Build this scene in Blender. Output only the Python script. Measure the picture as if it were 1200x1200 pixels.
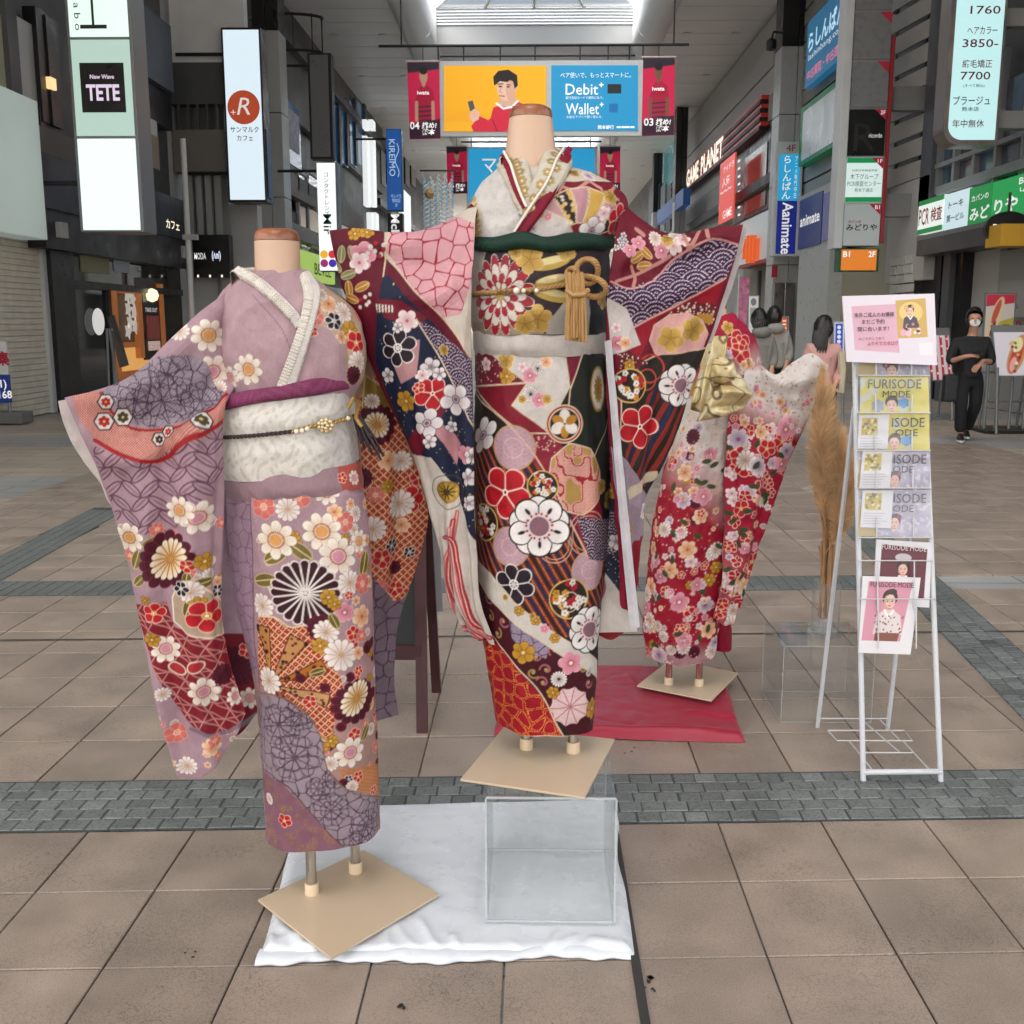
import bpy, bmesh, math, random
import numpy as np
from mathutils import Vector, Matrix
random.seed(7); RNG = np.random.default_rng(7)
for _o in list(bpy.data.objects): bpy.data.objects.remove(_o)
SC = bpy.context.scene; COL = SC.collection

# ------------------------------------------------------------------ camera, world, sun, exposure
F = 1240.0; CAM_H = 1.4; VPX, VPY = 625.0, 377.0          # focal length in photo pixels, street vanishing point
PITCH = math.atan((600 - VPY) / F)
YAW = math.atan((VPX - 600) / math.hypot(F, 600 - VPY))
cam_data = bpy.data.cameras.new('camera'); cam = bpy.data.objects.new('camera', cam_data); COL.objects.link(cam)
cam.location = (0, 0, CAM_H); cam.rotation_euler = (math.pi/2 - PITCH, 0, YAW)
cam_data.sensor_width = 36; cam_data.lens = 36 * F / 1200; cam_data.clip_end = 2000; cam_data.clip_start = .05
SC.camera = cam
EXPO = 2.05
SC.view_settings.view_transform = 'Standard'; SC.view_settings.look = 'None'
SC.view_settings.exposure = EXPO; SC.view_settings.gamma = 1
EMS = 1 / 2 ** EXPO                                        # a lit sign of strength EMS shows its own colour
world = bpy.data.worlds.new('World'); SC.world = world; world.use_nodes = True
wn = world.node_tree.nodes; wl = world.node_tree.links
sky = wn.new('ShaderNodeTexSky'); sky.sky_type = 'NISHITA'; sky.sun_disc = False
sky.sun_elevation = math.radians(58); sky.sun_rotation = math.radians(200)
sky.dust_density = 6; sky.air_density = 1.0; sky.ozone_density = .6
hsv = wn.new('ShaderNodeHueSaturation'); hsv.inputs['Saturation'].default_value = .35      # overcast: the blue is washed out of the sky
wl.new(sky.outputs[0], hsv.inputs['Color']); wl.new(hsv.outputs[0], wn['Background'].inputs[0]); wn['Background'].inputs[1].default_value = .15
sun_data = bpy.data.lights.new('sun', 'SUN'); sun = bpy.data.objects.new('sun', sun_data); COL.objects.link(sun)
sun_data.energy = 1.5; sun_data.angle = math.radians(75); sun_data.color = (1, .95, .88)
_az, _el = math.radians(200), math.radians(58)
_d = Vector((math.sin(_az)*math.cos(_el), math.cos(_az)*math.cos(_el), math.sin(_el)))
sun.rotation_euler = _d.to_track_quat('Z', 'Y').to_euler()
SC.cycles.max_bounces = 6; SC.cycles.diffuse_bounces = 4; SC.cycles.transparent_max_bounces = 24
SC.cycles.transmission_bounces = 6; SC.cycles.glossy_bounces = 3
SC.cycles.caustics_reflective = False; SC.cycles.caustics_refractive = False
SC.cycles.use_denoising = True; SC.cycles.sample_clamp_indirect = 4

# ------------------------------------------------------------------ measuring the place from the photograph
def ray(px, py):
    r = (px-600)/F; u = (600-py)/F
    y = math.cos(PITCH) + u*math.sin(PITCH); z = -math.sin(PITCH) + u*math.cos(PITCH)
    return (r*math.cos(YAW) - y*math.sin(YAW), r*math.sin(YAW) + y*math.cos(YAW), z)
def at_y(px, py, Y):
    d = ray(px, py); t = Y/d[1]; return Vector((d[0]*t, Y, CAM_H + d[2]*t))
def at_x(px, py, X):
    d = ray(px, py); t = X/d[0]; return Vector((X, d[1]*t, CAM_H + d[2]*t))
def at_z(px, py, h=0.0):
    d = ray(px, py); t = (h-CAM_H)/d[2]; return Vector((d[0]*t, d[1]*t, h))
def to_px(P):
    P = np.asarray(P); x, y, z = P[..., 0], P[..., 1], P[..., 2] - CAM_H
    xr = x*math.cos(YAW) + y*math.sin(YAW); yr = -x*math.sin(YAW) + y*math.cos(YAW)
    f = yr*math.cos(PITCH) - z*math.sin(PITCH); u = yr*math.sin(PITCH) + z*math.cos(PITCH)
    return np.stack([600 + F*xr/f, 600 - F*u/f], -1)

# ------------------------------------------------------------------ colours and materials
def lin(c):
    if isinstance(c, str): c = tuple(int(c[i:i+2], 16) for i in (1, 3, 5))
    return tuple(((v/255)/12.92 if v/255 <= .04045 else ((v/255+.055)/1.055)**2.4) for v in c[:3])
MATS = {}
def mat(name, col, rough=.6, metal=0., spec=.5, emit=0., mott=0., mscale=8., bump=0., bscale=60., coat=0., sheen=0., rand=0., aniso=0.):
    if name in MATS: return MATS[name]
    m = bpy.data.materials.new(name); m.use_nodes = True; N = m.node_tree.nodes; L = m.node_tree.links
    b = N['Principled BSDF']; c = (*lin(col), 1)
    b.inputs['Base Color'].default_value = c; b.inputs['Roughness'].default_value = rough
    b.inputs['Metallic'].default_value = metal; b.inputs['Specular IOR Level'].default_value = spec
    b.inputs['Coat Weight'].default_value = coat; b.inputs['Sheen Weight'].default_value = sheen
    b.inputs['Anisotropic'].default_value = aniso
    if emit:
        b.inputs['Emission Color'].default_value = c; b.inputs['Emission Strength'].default_value = emit*EMS
        m.cycles.emission_sampling = 'NONE'
        if emit >= .8: b.inputs['Base Color'].default_value = tuple(v*.25 for v in c[:3]) + (1,)
    tc = N.new('ShaderNodeTexCoord')
    if mott or rand:
        hs = N.new('ShaderNodeHueSaturation'); hs.inputs['Color'].default_value = c; src = None
        if mott:
            nz = N.new('ShaderNodeTexNoise'); nz.inputs['Scale'].default_value = mscale; nz.inputs['Detail'].default_value = 6
            L.new(tc.outputs['Object'], nz.inputs['Vector'])
            mr = N.new('ShaderNodeMapRange'); mr.inputs[1].default_value = .3; mr.inputs[2].default_value = .7
            mr.inputs[3].default_value = 1-mott; mr.inputs[4].default_value = 1+mott
            L.new(nz.outputs['Fac'], mr.inputs[0]); src = mr.outputs[0]
            mr2 = N.new('ShaderNodeMapRange'); mr2.inputs[1].default_value = .3; mr2.inputs[2].default_value = .7
            mr2.inputs[3].default_value = max(.03, rough-.1); mr2.inputs[4].default_value = min(1, rough+.1)
            L.new(nz.outputs['Fac'], mr2.inputs[0]); L.new(mr2.outputs[0], b.inputs['Roughness'])
        if rand:
            oi = N.new('ShaderNodeObjectInfo'); mm = N.new('ShaderNodeMapRange')
            mm.inputs[3].default_value = 1-rand; mm.inputs[4].default_value = 1+rand
            L.new(oi.outputs['Random'], mm.inputs[0])
            if src:
                mu = N.new('ShaderNodeMath'); mu.operation = 'MULTIPLY'; L.new(src, mu.inputs[0]); L.new(mm.outputs[0], mu.inputs[1]); src = mu.outputs[0]
            else: src = mm.outputs[0]
        L.new(src, hs.inputs['Value']); L.new(hs.outputs[0], b.inputs['Base Color'])
    if bump:
        nb = N.new('ShaderNodeTexNoise'); nb.inputs['Scale'].default_value = bscale; nb.inputs['Detail'].default_value = 5
        L.new(tc.outputs['Object'], nb.inputs['Vector'])
        bp = N.new('ShaderNodeBump'); bp.inputs['Strength'].default_value = bump; bp.inputs['Distance'].default_value = .004
        L.new(nb.outputs['Fac'], bp.inputs['Height']); L.new(bp.outputs[0], b.inputs['Normal'])
    MATS[name] = m; return m
def glass_mat(name, tint=(235, 240, 242), rough=.02, ior=1.45, dirt=.0, gain=1.):
    if name in MATS: return MATS[name]
    m = bpy.data.materials.new(name); m.use_nodes = True; N = m.node_tree.nodes; L = m.node_tree.links
    N.remove(N['Principled BSDF']); out = N['Material Output']
    t = N.new('ShaderNodeBsdfTransparent'); t.inputs[0].default_value = (*lin(tint), 1)
    g = N.new('ShaderNodeBsdfGlossy'); g.inputs['Roughness'].default_value = rough
    lw = N.new('ShaderNodeLayerWeight'); lw.inputs[0].default_value = .5; f0 = ((ior-1)/(ior+1))**2      # Schlick reflectance, the same from both sides
    pw = N.new('ShaderNodeMath'); pw.operation = 'POWER'; pw.inputs[1].default_value = 5; L.new(lw.outputs['Facing'], pw.inputs[0])
    ma = N.new('ShaderNodeMath'); ma.operation = 'MULTIPLY_ADD'; ma.inputs[1].default_value = 1-f0; ma.inputs[2].default_value = f0; L.new(pw.outputs[0], ma.inputs[0])
    mul = N.new('ShaderNodeMath'); mul.operation = 'MULTIPLY'; mul.inputs[1].default_value = gain; mul.use_clamp = True
    L.new(ma.outputs[0], mul.inputs[0])
    mx = N.new('ShaderNodeMixShader'); L.new(mul.outputs[0], mx.inputs[0]); L.new(t.outputs[0], mx.inputs[1]); L.new(g.outputs[0], mx.inputs[2])
    last = mx
    if dirt:
        d = N.new('ShaderNodeBsdfDiffuse'); d.inputs[0].default_value = (.8, .82, .82, 1)
        m2 = N.new('ShaderNodeMixShader'); m2.inputs[0].default_value = dirt
        L.new(mx.outputs[0], m2.inputs[1]); L.new(d.outputs[0], m2.inputs[2]); last = m2
    L.new(last.outputs[0], out.inputs['Surface']); MATS[name] = m; return m
def print_mat(name, rough=.5, emit=0., weave=0., goldrough=.32, sheen=0., spec=.5):
    """colour comes from the mesh's own printed dye attribute; 'gold' marks metallic thread"""
    if name in MATS: return MATS[name]
    m = bpy.data.materials.new(name); m.use_nodes = True; N = m.node_tree.nodes; L = m.node_tree.links
    b = N['Principled BSDF']; a = N.new('ShaderNodeAttribute'); a.attribute_name = 'dye'
    L.new(a.outputs['Color'], b.inputs['Base Color']); b.inputs['Roughness'].default_value = rough
    b.inputs['Sheen Weight'].default_value = sheen; b.inputs['Specular IOR Level'].default_value = spec
    if emit:
        L.new(a.outputs['Color'], b.inputs['Emission Color']); b.inputs['Emission Strength'].default_value = emit*EMS; m.cycles.emission_sampling = 'NONE'
    if weave:
        g = N.new('ShaderNodeAttribute'); g.attribute_name = 'gold'
        mt = N.new('ShaderNodeMath'); mt.operation = 'MULTIPLY'; mt.inputs[1].default_value = .55
        L.new(g.outputs['Fac'], mt.inputs[0]); L.new(mt.outputs[0], b.inputs['Metallic'])
        mr = N.new('ShaderNodeMapRange'); mr.inputs[3].default_value = rough; mr.inputs[4].default_value = goldrough
        L.new(g.outputs['Fac'], mr.inputs[0]); L.new(mr.outputs[0], b.inputs['Roughness'])
        tc = N.new('ShaderNodeTexCoord')
        nz = N.new('ShaderNodeTexNoise'); nz.inputs['Scale'].default_value = 900; nz.inputs['Detail'].default_value = 3
        L.new(tc.outputs['Object'], nz.inputs['Vector'])
        bp = N.new('ShaderNodeBump'); bp.inputs['Strength'].default_value = weave; bp.inputs['Distance'].default_value = .0012
        bw = N.new('ShaderNodeRGBToBW'); L.new(a.outputs['Color'], bw.inputs[0]); b2 = N.new('ShaderNodeBump'); b2.inputs['Strength'].default_value = .35; b2.inputs['Distance'].default_value = .0025      # stitched and pasted motifs stand a little proud
        L.new(bw.outputs[0], b2.inputs['Height']); L.new(b2.outputs[0], bp.inputs['Normal'])
        L.new(nz.outputs['Fac'], bp.inputs['Height']); L.new(bp.outputs[0], b.inputs['Normal'])
    MATS[name] = m; return m

# ------------------------------------------------------------------ objects
def link(o, parent=None):
    COL.objects.link(o)
    if parent is not None:
        o.parent = parent
        w = Vector(parent.location); p = parent.parent
        while p is not None: w += Vector(p.location); p = p.parent
        o.location = -w
    return o
def mesh_obj(name, V, Fc, m, parent=None, smooth=False):
    me = bpy.data.meshes.new(name); me.from_pydata([tuple(v) for v in V], [], Fc); me.update()
    o = bpy.data.objects.new(name, me)
    for mm in (m if isinstance(m, (list, tuple)) else [m]): me.materials.append(mm)
    if smooth: me.shade_smooth()
    return link(o, parent)
def thing(name, label, cat, loc=(0, 0, 0), group=None):
    o = bpy.data.objects.new(name, None); COL.objects.link(o); o.location = loc; o.empty_display_size = .1
    o['label'] = label; o['category'] = cat
    if group: o['group'] = group
    return o
def tag(o, label, cat, group=None):
    o['label'] = label; o['category'] = cat
    if group: o['group'] = group
    return o
def struct(o): o['kind'] = 'structure'; return o
def stuff(o): o['kind'] = 'stuff'; return o
class MB:
    def __init__(s): s.V = []; s.F = []
    def add(s, V, Fc):
        k = len(s.V); s.V += [tuple(v) for v in V]; s.F += [tuple(i+k for i in f) for f in Fc]; return s
    def box(s, x0, x1, y0, y1, z0, z1):
        x0, x1 = min(x0, x1), max(x0, x1); y0, y1 = min(y0, y1), max(y0, y1); z0, z1 = min(z0, z1), max(z0, z1)
        return s.add([(x0,y0,z0),(x1,y0,z0),(x1,y1,z0),(x0,y1,z0),(x0,y0,z1),(x1,y0,z1),(x1,y1,z1),(x0,y1,z1)],
                     [(3,2,1,0),(4,5,6,7),(0,1,5,4),(1,2,6,5),(2,3,7,6),(3,0,4,7)])
    def tube(s, pts, r, n=10, cap=True):
        pts = [Vector(p) for p in pts]; rs = r if isinstance(r, (list, tuple)) else [r]*len(pts)
        rings = []; up = None
        for i, p in enumerate(pts):
            d = (pts[min(i+1, len(pts)-1)] - pts[max(i-1, 0)])
            d = d.normalized() if d.length > 1e-9 else Vector((0, 0, 1))
            if up is None: up = Vector((0, 0, 1)) if abs(d.z) < .9 else Vector((1, 0, 0))
            a = d.cross(up)
            if a.length < 1e-6: a = d.cross(Vector((1, 0, .3)))
            a.normalize(); b = a.cross(d).normalized(); up = b
            rings.append([p + rs[i]*(math.cos(t)*a + math.sin(t)*b) for t in [2*math.pi*j/n for j in range(n)]])
        V = [v for R in rings for v in R]; Fc = []
        for i in range(len(pts)-1):
            for j in range(n):
                k = (j+1) % n; Fc.append((i*n+j, i*n+k, (i+1)*n+k, (i+1)*n+j))
        if cap: Fc.append(tuple(range(n-1, -1, -1))); Fc.append(tuple(range((len(pts)-1)*n, len(pts)*n)))
        return s.add(V, Fc)
    def prism(s, poly, d):
        """poly: 3D points of one face, extruded by the vector d"""
        n = len(poly); P = [Vector(p) for p in poly]; d = Vector(d)
        Fc = [tuple(range(n)), tuple(range(2*n-1, n-1, -1))] + [((i+1) % n, i, n+i, n+(i+1) % n) for i in range(n)]
        return s.add(P + [p+d for p in P], Fc)
    def lathe(s, c, prof, n=20):
        V = []; Fc = []
        for r, z in prof:
            for j in range(n): t = 2*math.pi*j/n; V.append((c[0]+r*math.cos(t), c[1]+r*math.sin(t), c[2]+z))
        for i in range(len(prof)-1):
            for j in range(n): k = (j+1) % n; Fc.append((i*n+j, i*n+k, (i+1)*n+k, (i+1)*n+j))
        Fc.append(tuple(range(n-1, -1, -1))); Fc.append(tuple(range((len(prof)-1)*n, len(prof)*n)))
        return s.add(V, Fc)
    def build(s, name, m, parent=None, smooth=False, bevel=0.):
        o = mesh_obj(name, s.V, s.F, m, parent, False)
        if bevel or smooth:
            bm = bmesh.new(); bm.from_mesh(o.data)
            bmesh.ops.recalc_face_normals(bm, faces=bm.faces)
            if bevel:
                es = [e for e in bm.edges if len(e.link_faces) == 2 and e.calc_face_angle(0) > .6]
                bmesh.ops.bevel(bm, geom=es, offset=bevel, segments=2, affect='EDGES', profile=.6)
            bm.to_mesh(o.data); bm.free()
        if smooth: o.data.shade_smooth(); 
        if smooth:
            try: o.data.set_sharp_from_angle(angle=math.radians(40))
            except Exception: pass
        return o
def bx(name, x0, x1, y0, y1, z0, z1, m, parent=None, bevel=0.): return MB().box(x0, x1, y0, y1, z0, z1).build(name, m, parent, bevel=bevel)

# ------------------------------------------------------------------ lettering
_FC = {}
def glyphs(s, bold=0., spacing=1., line=1.):
    key = (s, bold, spacing, line)
    if key in _FC: return _FC[key]
    c = bpy.data.curves.new('t', 'FONT'); c.body = s; c.resolution_u = 2; c.offset = bold; c.space_character = spacing; c.space_line = line
    c.align_x = 'CENTER'; c.fill_mode = 'FRONT'
    o = bpy.data.objects.new('t', c); COL.objects.link(o)
    dg = bpy.context.evaluated_depsgraph_get(); me = o.evaluated_get(dg).to_mesh()
    V = np.array([v.co[:2] for v in me.vertices]).reshape(-1, 2); Fc = [tuple(p.vertices) for p in me.polygons]
    o.evaluated_get(dg).to_mesh_clear(); bpy.data.objects.remove(o); bpy.data.curves.remove(c)
    _FC[key] = (V, Fc); return V, Fc
def lettering(s, centre, right, up, w, h, m, parent, bold=0., spacing=1., line=1., keep=False, off=.004, name='lettering', slant=0.):
    """flat letters fitted in a w x h box round centre; right and up are unit vectors on the sign's face"""
    V, Fc = glyphs(s, bold, spacing, line)
    if not len(V): return None
    lo, hi = V.min(0), V.max(0); sz = np.maximum(hi-lo, 1e-6); k = np.array([w/sz[0], h/sz[1]])
    if keep: k = np.array([k.min(), k.min()])
    L = (V-(lo+hi)/2)*k; L[:, 0] += slant*L[:, 1]
    r = Vector(right).normalized(); u = Vector(up).normalized(); n = r.cross(u)
    if n.length: n.normalize()
    c = Vector(centre) + n*off
    return mesh_obj(name, [c + r*float(a) + u*float(b) for a, b in L], Fc, m, parent)
FX, FU = (1, 0, 0), (0, 0, 1)
def vert_text(s): return '\n'.join(s)

# ------------------------------------------------------------------ dye painter (works on sample points, in the cloth's own metres or a print's own units)
class Paint:
    def __init__(s, U, base, aa):
        s.U = np.asarray(U, float).reshape(-1, 2); s.C = np.empty((len(s.U), 3)); s.C[:] = lin(base); s.G = np.zeros(len(s.U)); s.aa = aa
        s.clip = None
    def _sel(s, c, R):
        d = s.U - np.asarray(c); return np.where((np.abs(d[:, 0]) < R) & (np.abs(d[:, 1]) < R))[0]
    def put(s, idx, m, col, gold=0.):
        if s.clip is not None: m = m*s.clip[idx]
        c = np.asarray(lin(col)) if not isinstance(col, np.ndarray) else col
        s.C[idx] = s.C[idx]*(1-m[:, None]) + c*m[:, None]; s.G[idx] = s.G[idx]*(1-m) + gold*m
    def mask(s, sd): return np.clip(.5 - sd/s.aa, 0, 1)
    def loc(s, idx, c, rot, sx=1., sy=1.):
        d = s.U[idx] - np.asarray(c); cs, sn = math.cos(rot), math.sin(rot)
        return np.stack([(d[:, 0]*cs + d[:, 1]*sn)/sx, (-d[:, 0]*sn + d[:, 1]*cs)/sy], -1)
    def ell(s, c, rx, ry, col, rot=0., gold=0., ring=0.):
        R = max(rx, ry)*1.1 + s.aa*2 + ring; i = s._sel(c, R)
        if not len(i): return
        d = s.loc(i, c, rot); q = np.hypot(d[:, 0]/rx, d[:, 1]/ry); sd = (q-1)*min(rx, ry)
        if ring: sd = np.abs(sd) - ring/2
        s.put(i, s.mask(sd), col, gold)
    def disc(s, c, r, col, gold=0., ring=0.): s.ell(c, r, r, col, 0, gold, ring)
    def _polysd(s, U, P):
        P = np.asarray(P, float); n = len(P); sd = np.full(len(U), 1e9); ins = np.zeros(len(U), bool)
        for k in range(n):
            a, b = P[k], P[(k+1) % n]; e = b-a; w = U-a; L = max((e**2).sum(), 1e-18)
            t = np.clip((w@e)/L, 0, 1); sd = np.minimum(sd, np.hypot(*(w - t[:, None]*e).T))
            cr = (a[1] > U[:, 1]) != (b[1] > U[:, 1])
            with np.errstate(divide='ignore', invalid='ignore'):
                xx = (b[0]-a[0])*(U[:, 1]-a[1])/(b[1]-a[1]) + a[0]
            ins ^= cr & (U[:, 0] < xx)
        return np.where(ins, -sd, sd)
    def polymask(s, P):
        P = np.asarray(P, float); lo, hi = P.min(0)-s.aa*2, P.max(0)+s.aa*2
        i = np.where(((s.U > lo) & (s.U < hi)).all(1))[0]; m = np.zeros(len(s.U))
        if len(i): m[i] = s.mask(s._polysd(s.U[i], P))
        return m
    def poly(s, P, col, gold=0., edge=None, ew=0., eg=0.):
        P = np.asarray(P, float); lo, hi = P.min(0)-s.aa*2-ew, P.max(0)+s.aa*2+ew
        i = np.where(((s.U > lo) & (s.U < hi)).all(1))[0]
        if not len(i): return
        sd = s._polysd(s.U[i], P)
        if col is not None: s.put(i, s.mask(sd), col, gold)
        if edge is not None: s.put(i, s.mask(np.abs(sd)-ew/2), edge, eg)
    def line(s, P, w, col, gold=0., dash=0.):
        P = np.asarray(P, float); acc = 0.
        for k in range(len(P)-1):
            a, b = P[k], P[k+1]; lo, hi = np.minimum(a, b)-w-s.aa*2, np.maximum(a, b)+w+s.aa*2
            i = np.where(((s.U > lo) & (s.U < hi)).all(1))[0]
            if not len(i): continue
            e = b-a; L = math.sqrt(max((e**2).sum(), 1e-18)); u = s.U[i]-a; t = np.clip((u@e)/L**2, 0, 1)
            sd = np.hypot(*(u - t[:, None]*e).T) - w/2; m = s.mask(sd)
            if dash: m = m*((((acc + t*L)/dash) % 1) < .6)
            acc += L; s.put(i, m, col, gold)
    def petals(s, c, R, n, col, rot=0., notch=.28, sharp=1., inner=0., sx=1., sy=1., edge=None, ew=0., tip=None, eye=None, eyer=.3, veins=None, vw=0., dots=None, gold=0., overlap=False):
        """a flower: n petals of radius R, optional outline, tip-to-eye blend, veins, eye and stamens"""
        i = s._sel(c, R*max(sx, sy)*1.15 + ew + s.aa*2)
        if not len(i): return
        d = s.loc(i, c, rot, sx, sy); r = np.hypot(d[:, 0], d[:, 1]); th = np.arctan2(d[:, 1], d[:, 0])
        ph = np.abs(((th*n/(2*math.pi)) % 1) - .5)*2              # 0 at the petal's middle, 1 between petals
        rad = R*(1 - notch*np.power(ph, 2.2*sharp))
        sd = r - rad
        if edge is not None: s.put(i, s.mask(sd-ew), edge, gold)
        m = s.mask(sd)
        cc = np.empty((len(i), 3)); cc[:] = lin(col)
        if tip is not None:
            t = np.clip((r/R-.25)/.75, 0, 1)[:, None]; cc = np.array(lin(col))*(1-t) + np.array(lin(tip))*t
        s.put(i, m, cc, gold)
        if veins is not None:                                      # lines between the petals
            w = (1-ph)*math.pi/n*r - vw/2
            s.put(i, m*s.mask(w)*(r > R*inner), veins, gold)
        if eye is not None: s.put(i, s.mask(r-R*eyer), eye, gold)
        if dots is not None:
            nd = max(10, n*3); pa = ((th*nd/(2*math.pi)) % 1)-.5
            q = np.hypot(pa*2*math.pi/nd*r, r-R*(eyer+.1)) - R*.045
            s.put(i, s.mask(q), dots)
    def field(s, fn, col, gold=0., m=None):
        """fn(U) -> 0..1 mask over all points"""
        q = fn(s.U)
        if m is not None: q = q*m
        s.put(np.arange(len(s.U)), q, col, gold)
def hexgrid(U, pitch):
    a = U/pitch; q0 = a - np.round(a); b = a - .5; q1 = b - np.round(b)
    return np.minimum(np.hypot(*q0.T), np.hypot(*q1.T))*pitch
def shibori(U, pitch, aa, fill=.36): return np.clip(.5 - (hexgrid(U, pitch)-pitch*fill)/aa, 0, 1)
def vnoise(U, scale, seed=0):
    a = U*scale; i = np.floor(a).astype(int); f = a-i; f = f*f*(3-2*f)
    def h(x, y):
        n = (x*374761393 + y*668265263 + seed*974634777) & 0xffffffff; n = ((n ^ (n >> 13))*1274126177) & 0xffffffff
        return ((n ^ (n >> 16)) & 0xffff)/65535.
    x, y = i[:, 0], i[:, 1]
    return (h(x, y)*(1-f[:, 0])+h(x+1, y)*f[:, 0])*(1-f[:, 1]) + (h(x, y+1)*(1-f[:, 0])+h(x+1, y+1)*f[:, 0])*f[:, 1]
def voro(U, scale, seed=0):
    a = U*scale; i = np.floor(a).astype(int); d1 = np.full(len(U), 9.); d2 = d1.copy()
    for ox in (-1, 0, 1):
        for oy in (-1, 0, 1):
            x, y = i[:, 0]+ox, i[:, 1]+oy
            n = (x*374761393 + y*668265263 + seed*69069) & 0xffffffff; n = ((n ^ (n >> 13))*1274126177) & 0xffffffff; n ^= n >> 16
            px, py = x + .15+.7*(n & 0xff)/255., y + .15+.7*((n >> 8) & 0xff)/255.
            d = np.hypot(a[:, 0]-px, a[:, 1]-py); d2 = np.where(d < d1, d1, np.minimum(d2, d)); d1 = np.minimum(d1, d)
    return (d2-d1)/scale
def set_dye(me, C, G=None):
    a = me.attributes.new('dye', 'FLOAT_COLOR', 'POINT'); buf = np.ones((len(C), 4), np.float32); buf[:, :3] = C; a.data.foreach_set('color', buf.ravel())
    if G is not None: g = me.attributes.new('gold', 'FLOAT', 'POINT'); g.data.foreach_set('value', np.asarray(G, np.float32))
def grid_mesh(name, P, closed_u=False):
    """P: (nv, nu, 3) -> mesh of quads"""
    nv, nu = P.shape[:2]; me = bpy.data.meshes.new(name)
    idx = np.arange(nv*nu).reshape(nv, nu)
    if closed_u: idx = np.concatenate([idx, idx[:, :1]], 1)
    q = np.stack([idx[:-1, :-1], idx[:-1, 1:], idx[1:, 1:], idx[1:, :-1]], -1).reshape(-1, 4)
    me.vertices.add(nv*nu); me.vertices.foreach_set('co', P.astype(np.float32).ravel())
    me.loops.add(q.size); me.loops.foreach_set('vertex_index', q.astype(np.int32).ravel())
    me.polygons.add(len(q)); me.polygons.foreach_set('loop_start', np.arange(0, q.size, 4, dtype=np.int32))
    me.update(calc_edges=True); me.shade_smooth(); return me
def print_panel(name, corners, pxbox, n, painter, m, parent, base=(255, 255, 255)):
    """a printed sheet: corners TL, TR, BR, BL; pxbox = x0, y0, x1, y1 are the print's own units; painter(Paint) paints it"""
    TL, TR, BR, BL = [np.array(c, float) for c in corners]; nu, nv = n
    u = np.linspace(0, 1, nu); v = np.linspace(0, 1, nv); uu, vv = np.meshgrid(u, v)
    P = (TL*(1-uu)[..., None] + TR*uu[..., None])*(1-vv)[..., None] + (BL*(1-uu)[..., None] + BR*uu[..., None])*vv[..., None]
    x0, y0, x1, y1 = pxbox; U = np.stack([x0 + (x1-x0)*uu, y0 + (y1-y0)*vv], -1).reshape(-1, 2)
    pt = Paint(U, base, (x1-x0)/nu); painter(pt)
    me = grid_mesh(name, P[::-1]); C = pt.C.reshape(nv, nu, 3)[::-1].reshape(-1, 3)
    set_dye(me, C); me.materials.append(m); o = bpy.data.objects.new(name, me); return link(o, parent)
# ------------------------------------------------------------------ ground: sheet, tiles, cobble strips
def ground_mat():
    m = bpy.data.materials.new('far_paving'); m.use_nodes = True; N = m.node_tree.nodes; L = m.node_tree.links; b = N['Principled BSDF']
    tc = N.new('ShaderNodeTexCoord')
    br = N.new('ShaderNodeTexBrick'); br.inputs['Scale'].default_value = 1; br.inputs['Brick Width'].default_value = .9; br.inputs['Row Height'].default_value = .3
    br.inputs['Mortar Size'].default_value = .006; br.inputs['Color1'].default_value = (*lin('#b3a698'), 1); br.inputs['Color2'].default_value = (*lin('#a89a8c'), 1)
    br.inputs['Mortar'].default_value = (*lin('#5c534c'), 1); L.new(tc.outputs['Object'], br.inputs['Vector'])
    b2 = N.new('ShaderNodeTexBrick'); b2.inputs['Scale'].default_value = 1; b2.inputs['Brick Width'].default_value = .9; b2.inputs['Row Height'].default_value = .3
    b2.inputs['Mortar Size'].default_value = .006; b2.inputs['Color1'].default_value = (*lin('#929495'), 1); b2.inputs['Color2'].default_value = (*lin('#9c9c99'), 1)
    b2.inputs['Mortar'].default_value = (*lin('#5c5a58'), 1); L.new(tc.outputs['Object'], b2.inputs['Vector'])
    sp = N.new('ShaderNodeSeparateXYZ'); L.new(tc.outputs['Object'], sp.inputs[0])
    mo = N.new('ShaderNodeMath'); mo.operation = 'PINGPONG'; mo.inputs[1].default_value = 1.8; L.new(sp.outputs['Y'], mo.inputs[0])
    gt = N.new('ShaderNodeMath'); gt.operation = 'GREATER_THAN'; gt.inputs[1].default_value = 1.2; L.new(mo.outputs[0], gt.inputs[0])
    mx = N.new('ShaderNodeMixRGB'); L.new(gt.outputs[0], mx.inputs[0]); L.new(br.outputs[0], mx.inputs[1]); L.new(b2.outputs[0], mx.inputs[2])
    nz = N.new('ShaderNodeTexNoise'); nz.inputs['Scale'].default_value = 1.1; nz.inputs['Detail'].default_value = 7; L.new(tc.outputs['Object'], nz.inputs[0])
    hs = N.new('ShaderNodeHueSaturation'); L.new(mx.outputs[0], hs.inputs['Color'])
    mr = N.new('ShaderNodeMapRange'); mr.inputs[1].default_value = .3; mr.inputs[2].default_value = .7; mr.inputs[3].default_value = .82; mr.inputs[4].default_value = 1.12
    L.new(nz.outputs[0], mr.inputs[0]); L.new(mr.outputs[0], hs.inputs['Value']); L.new(hs.outputs[0], b.inputs['Base Color'])
    b.inputs['Roughness'].default_value = .42; return m
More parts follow.
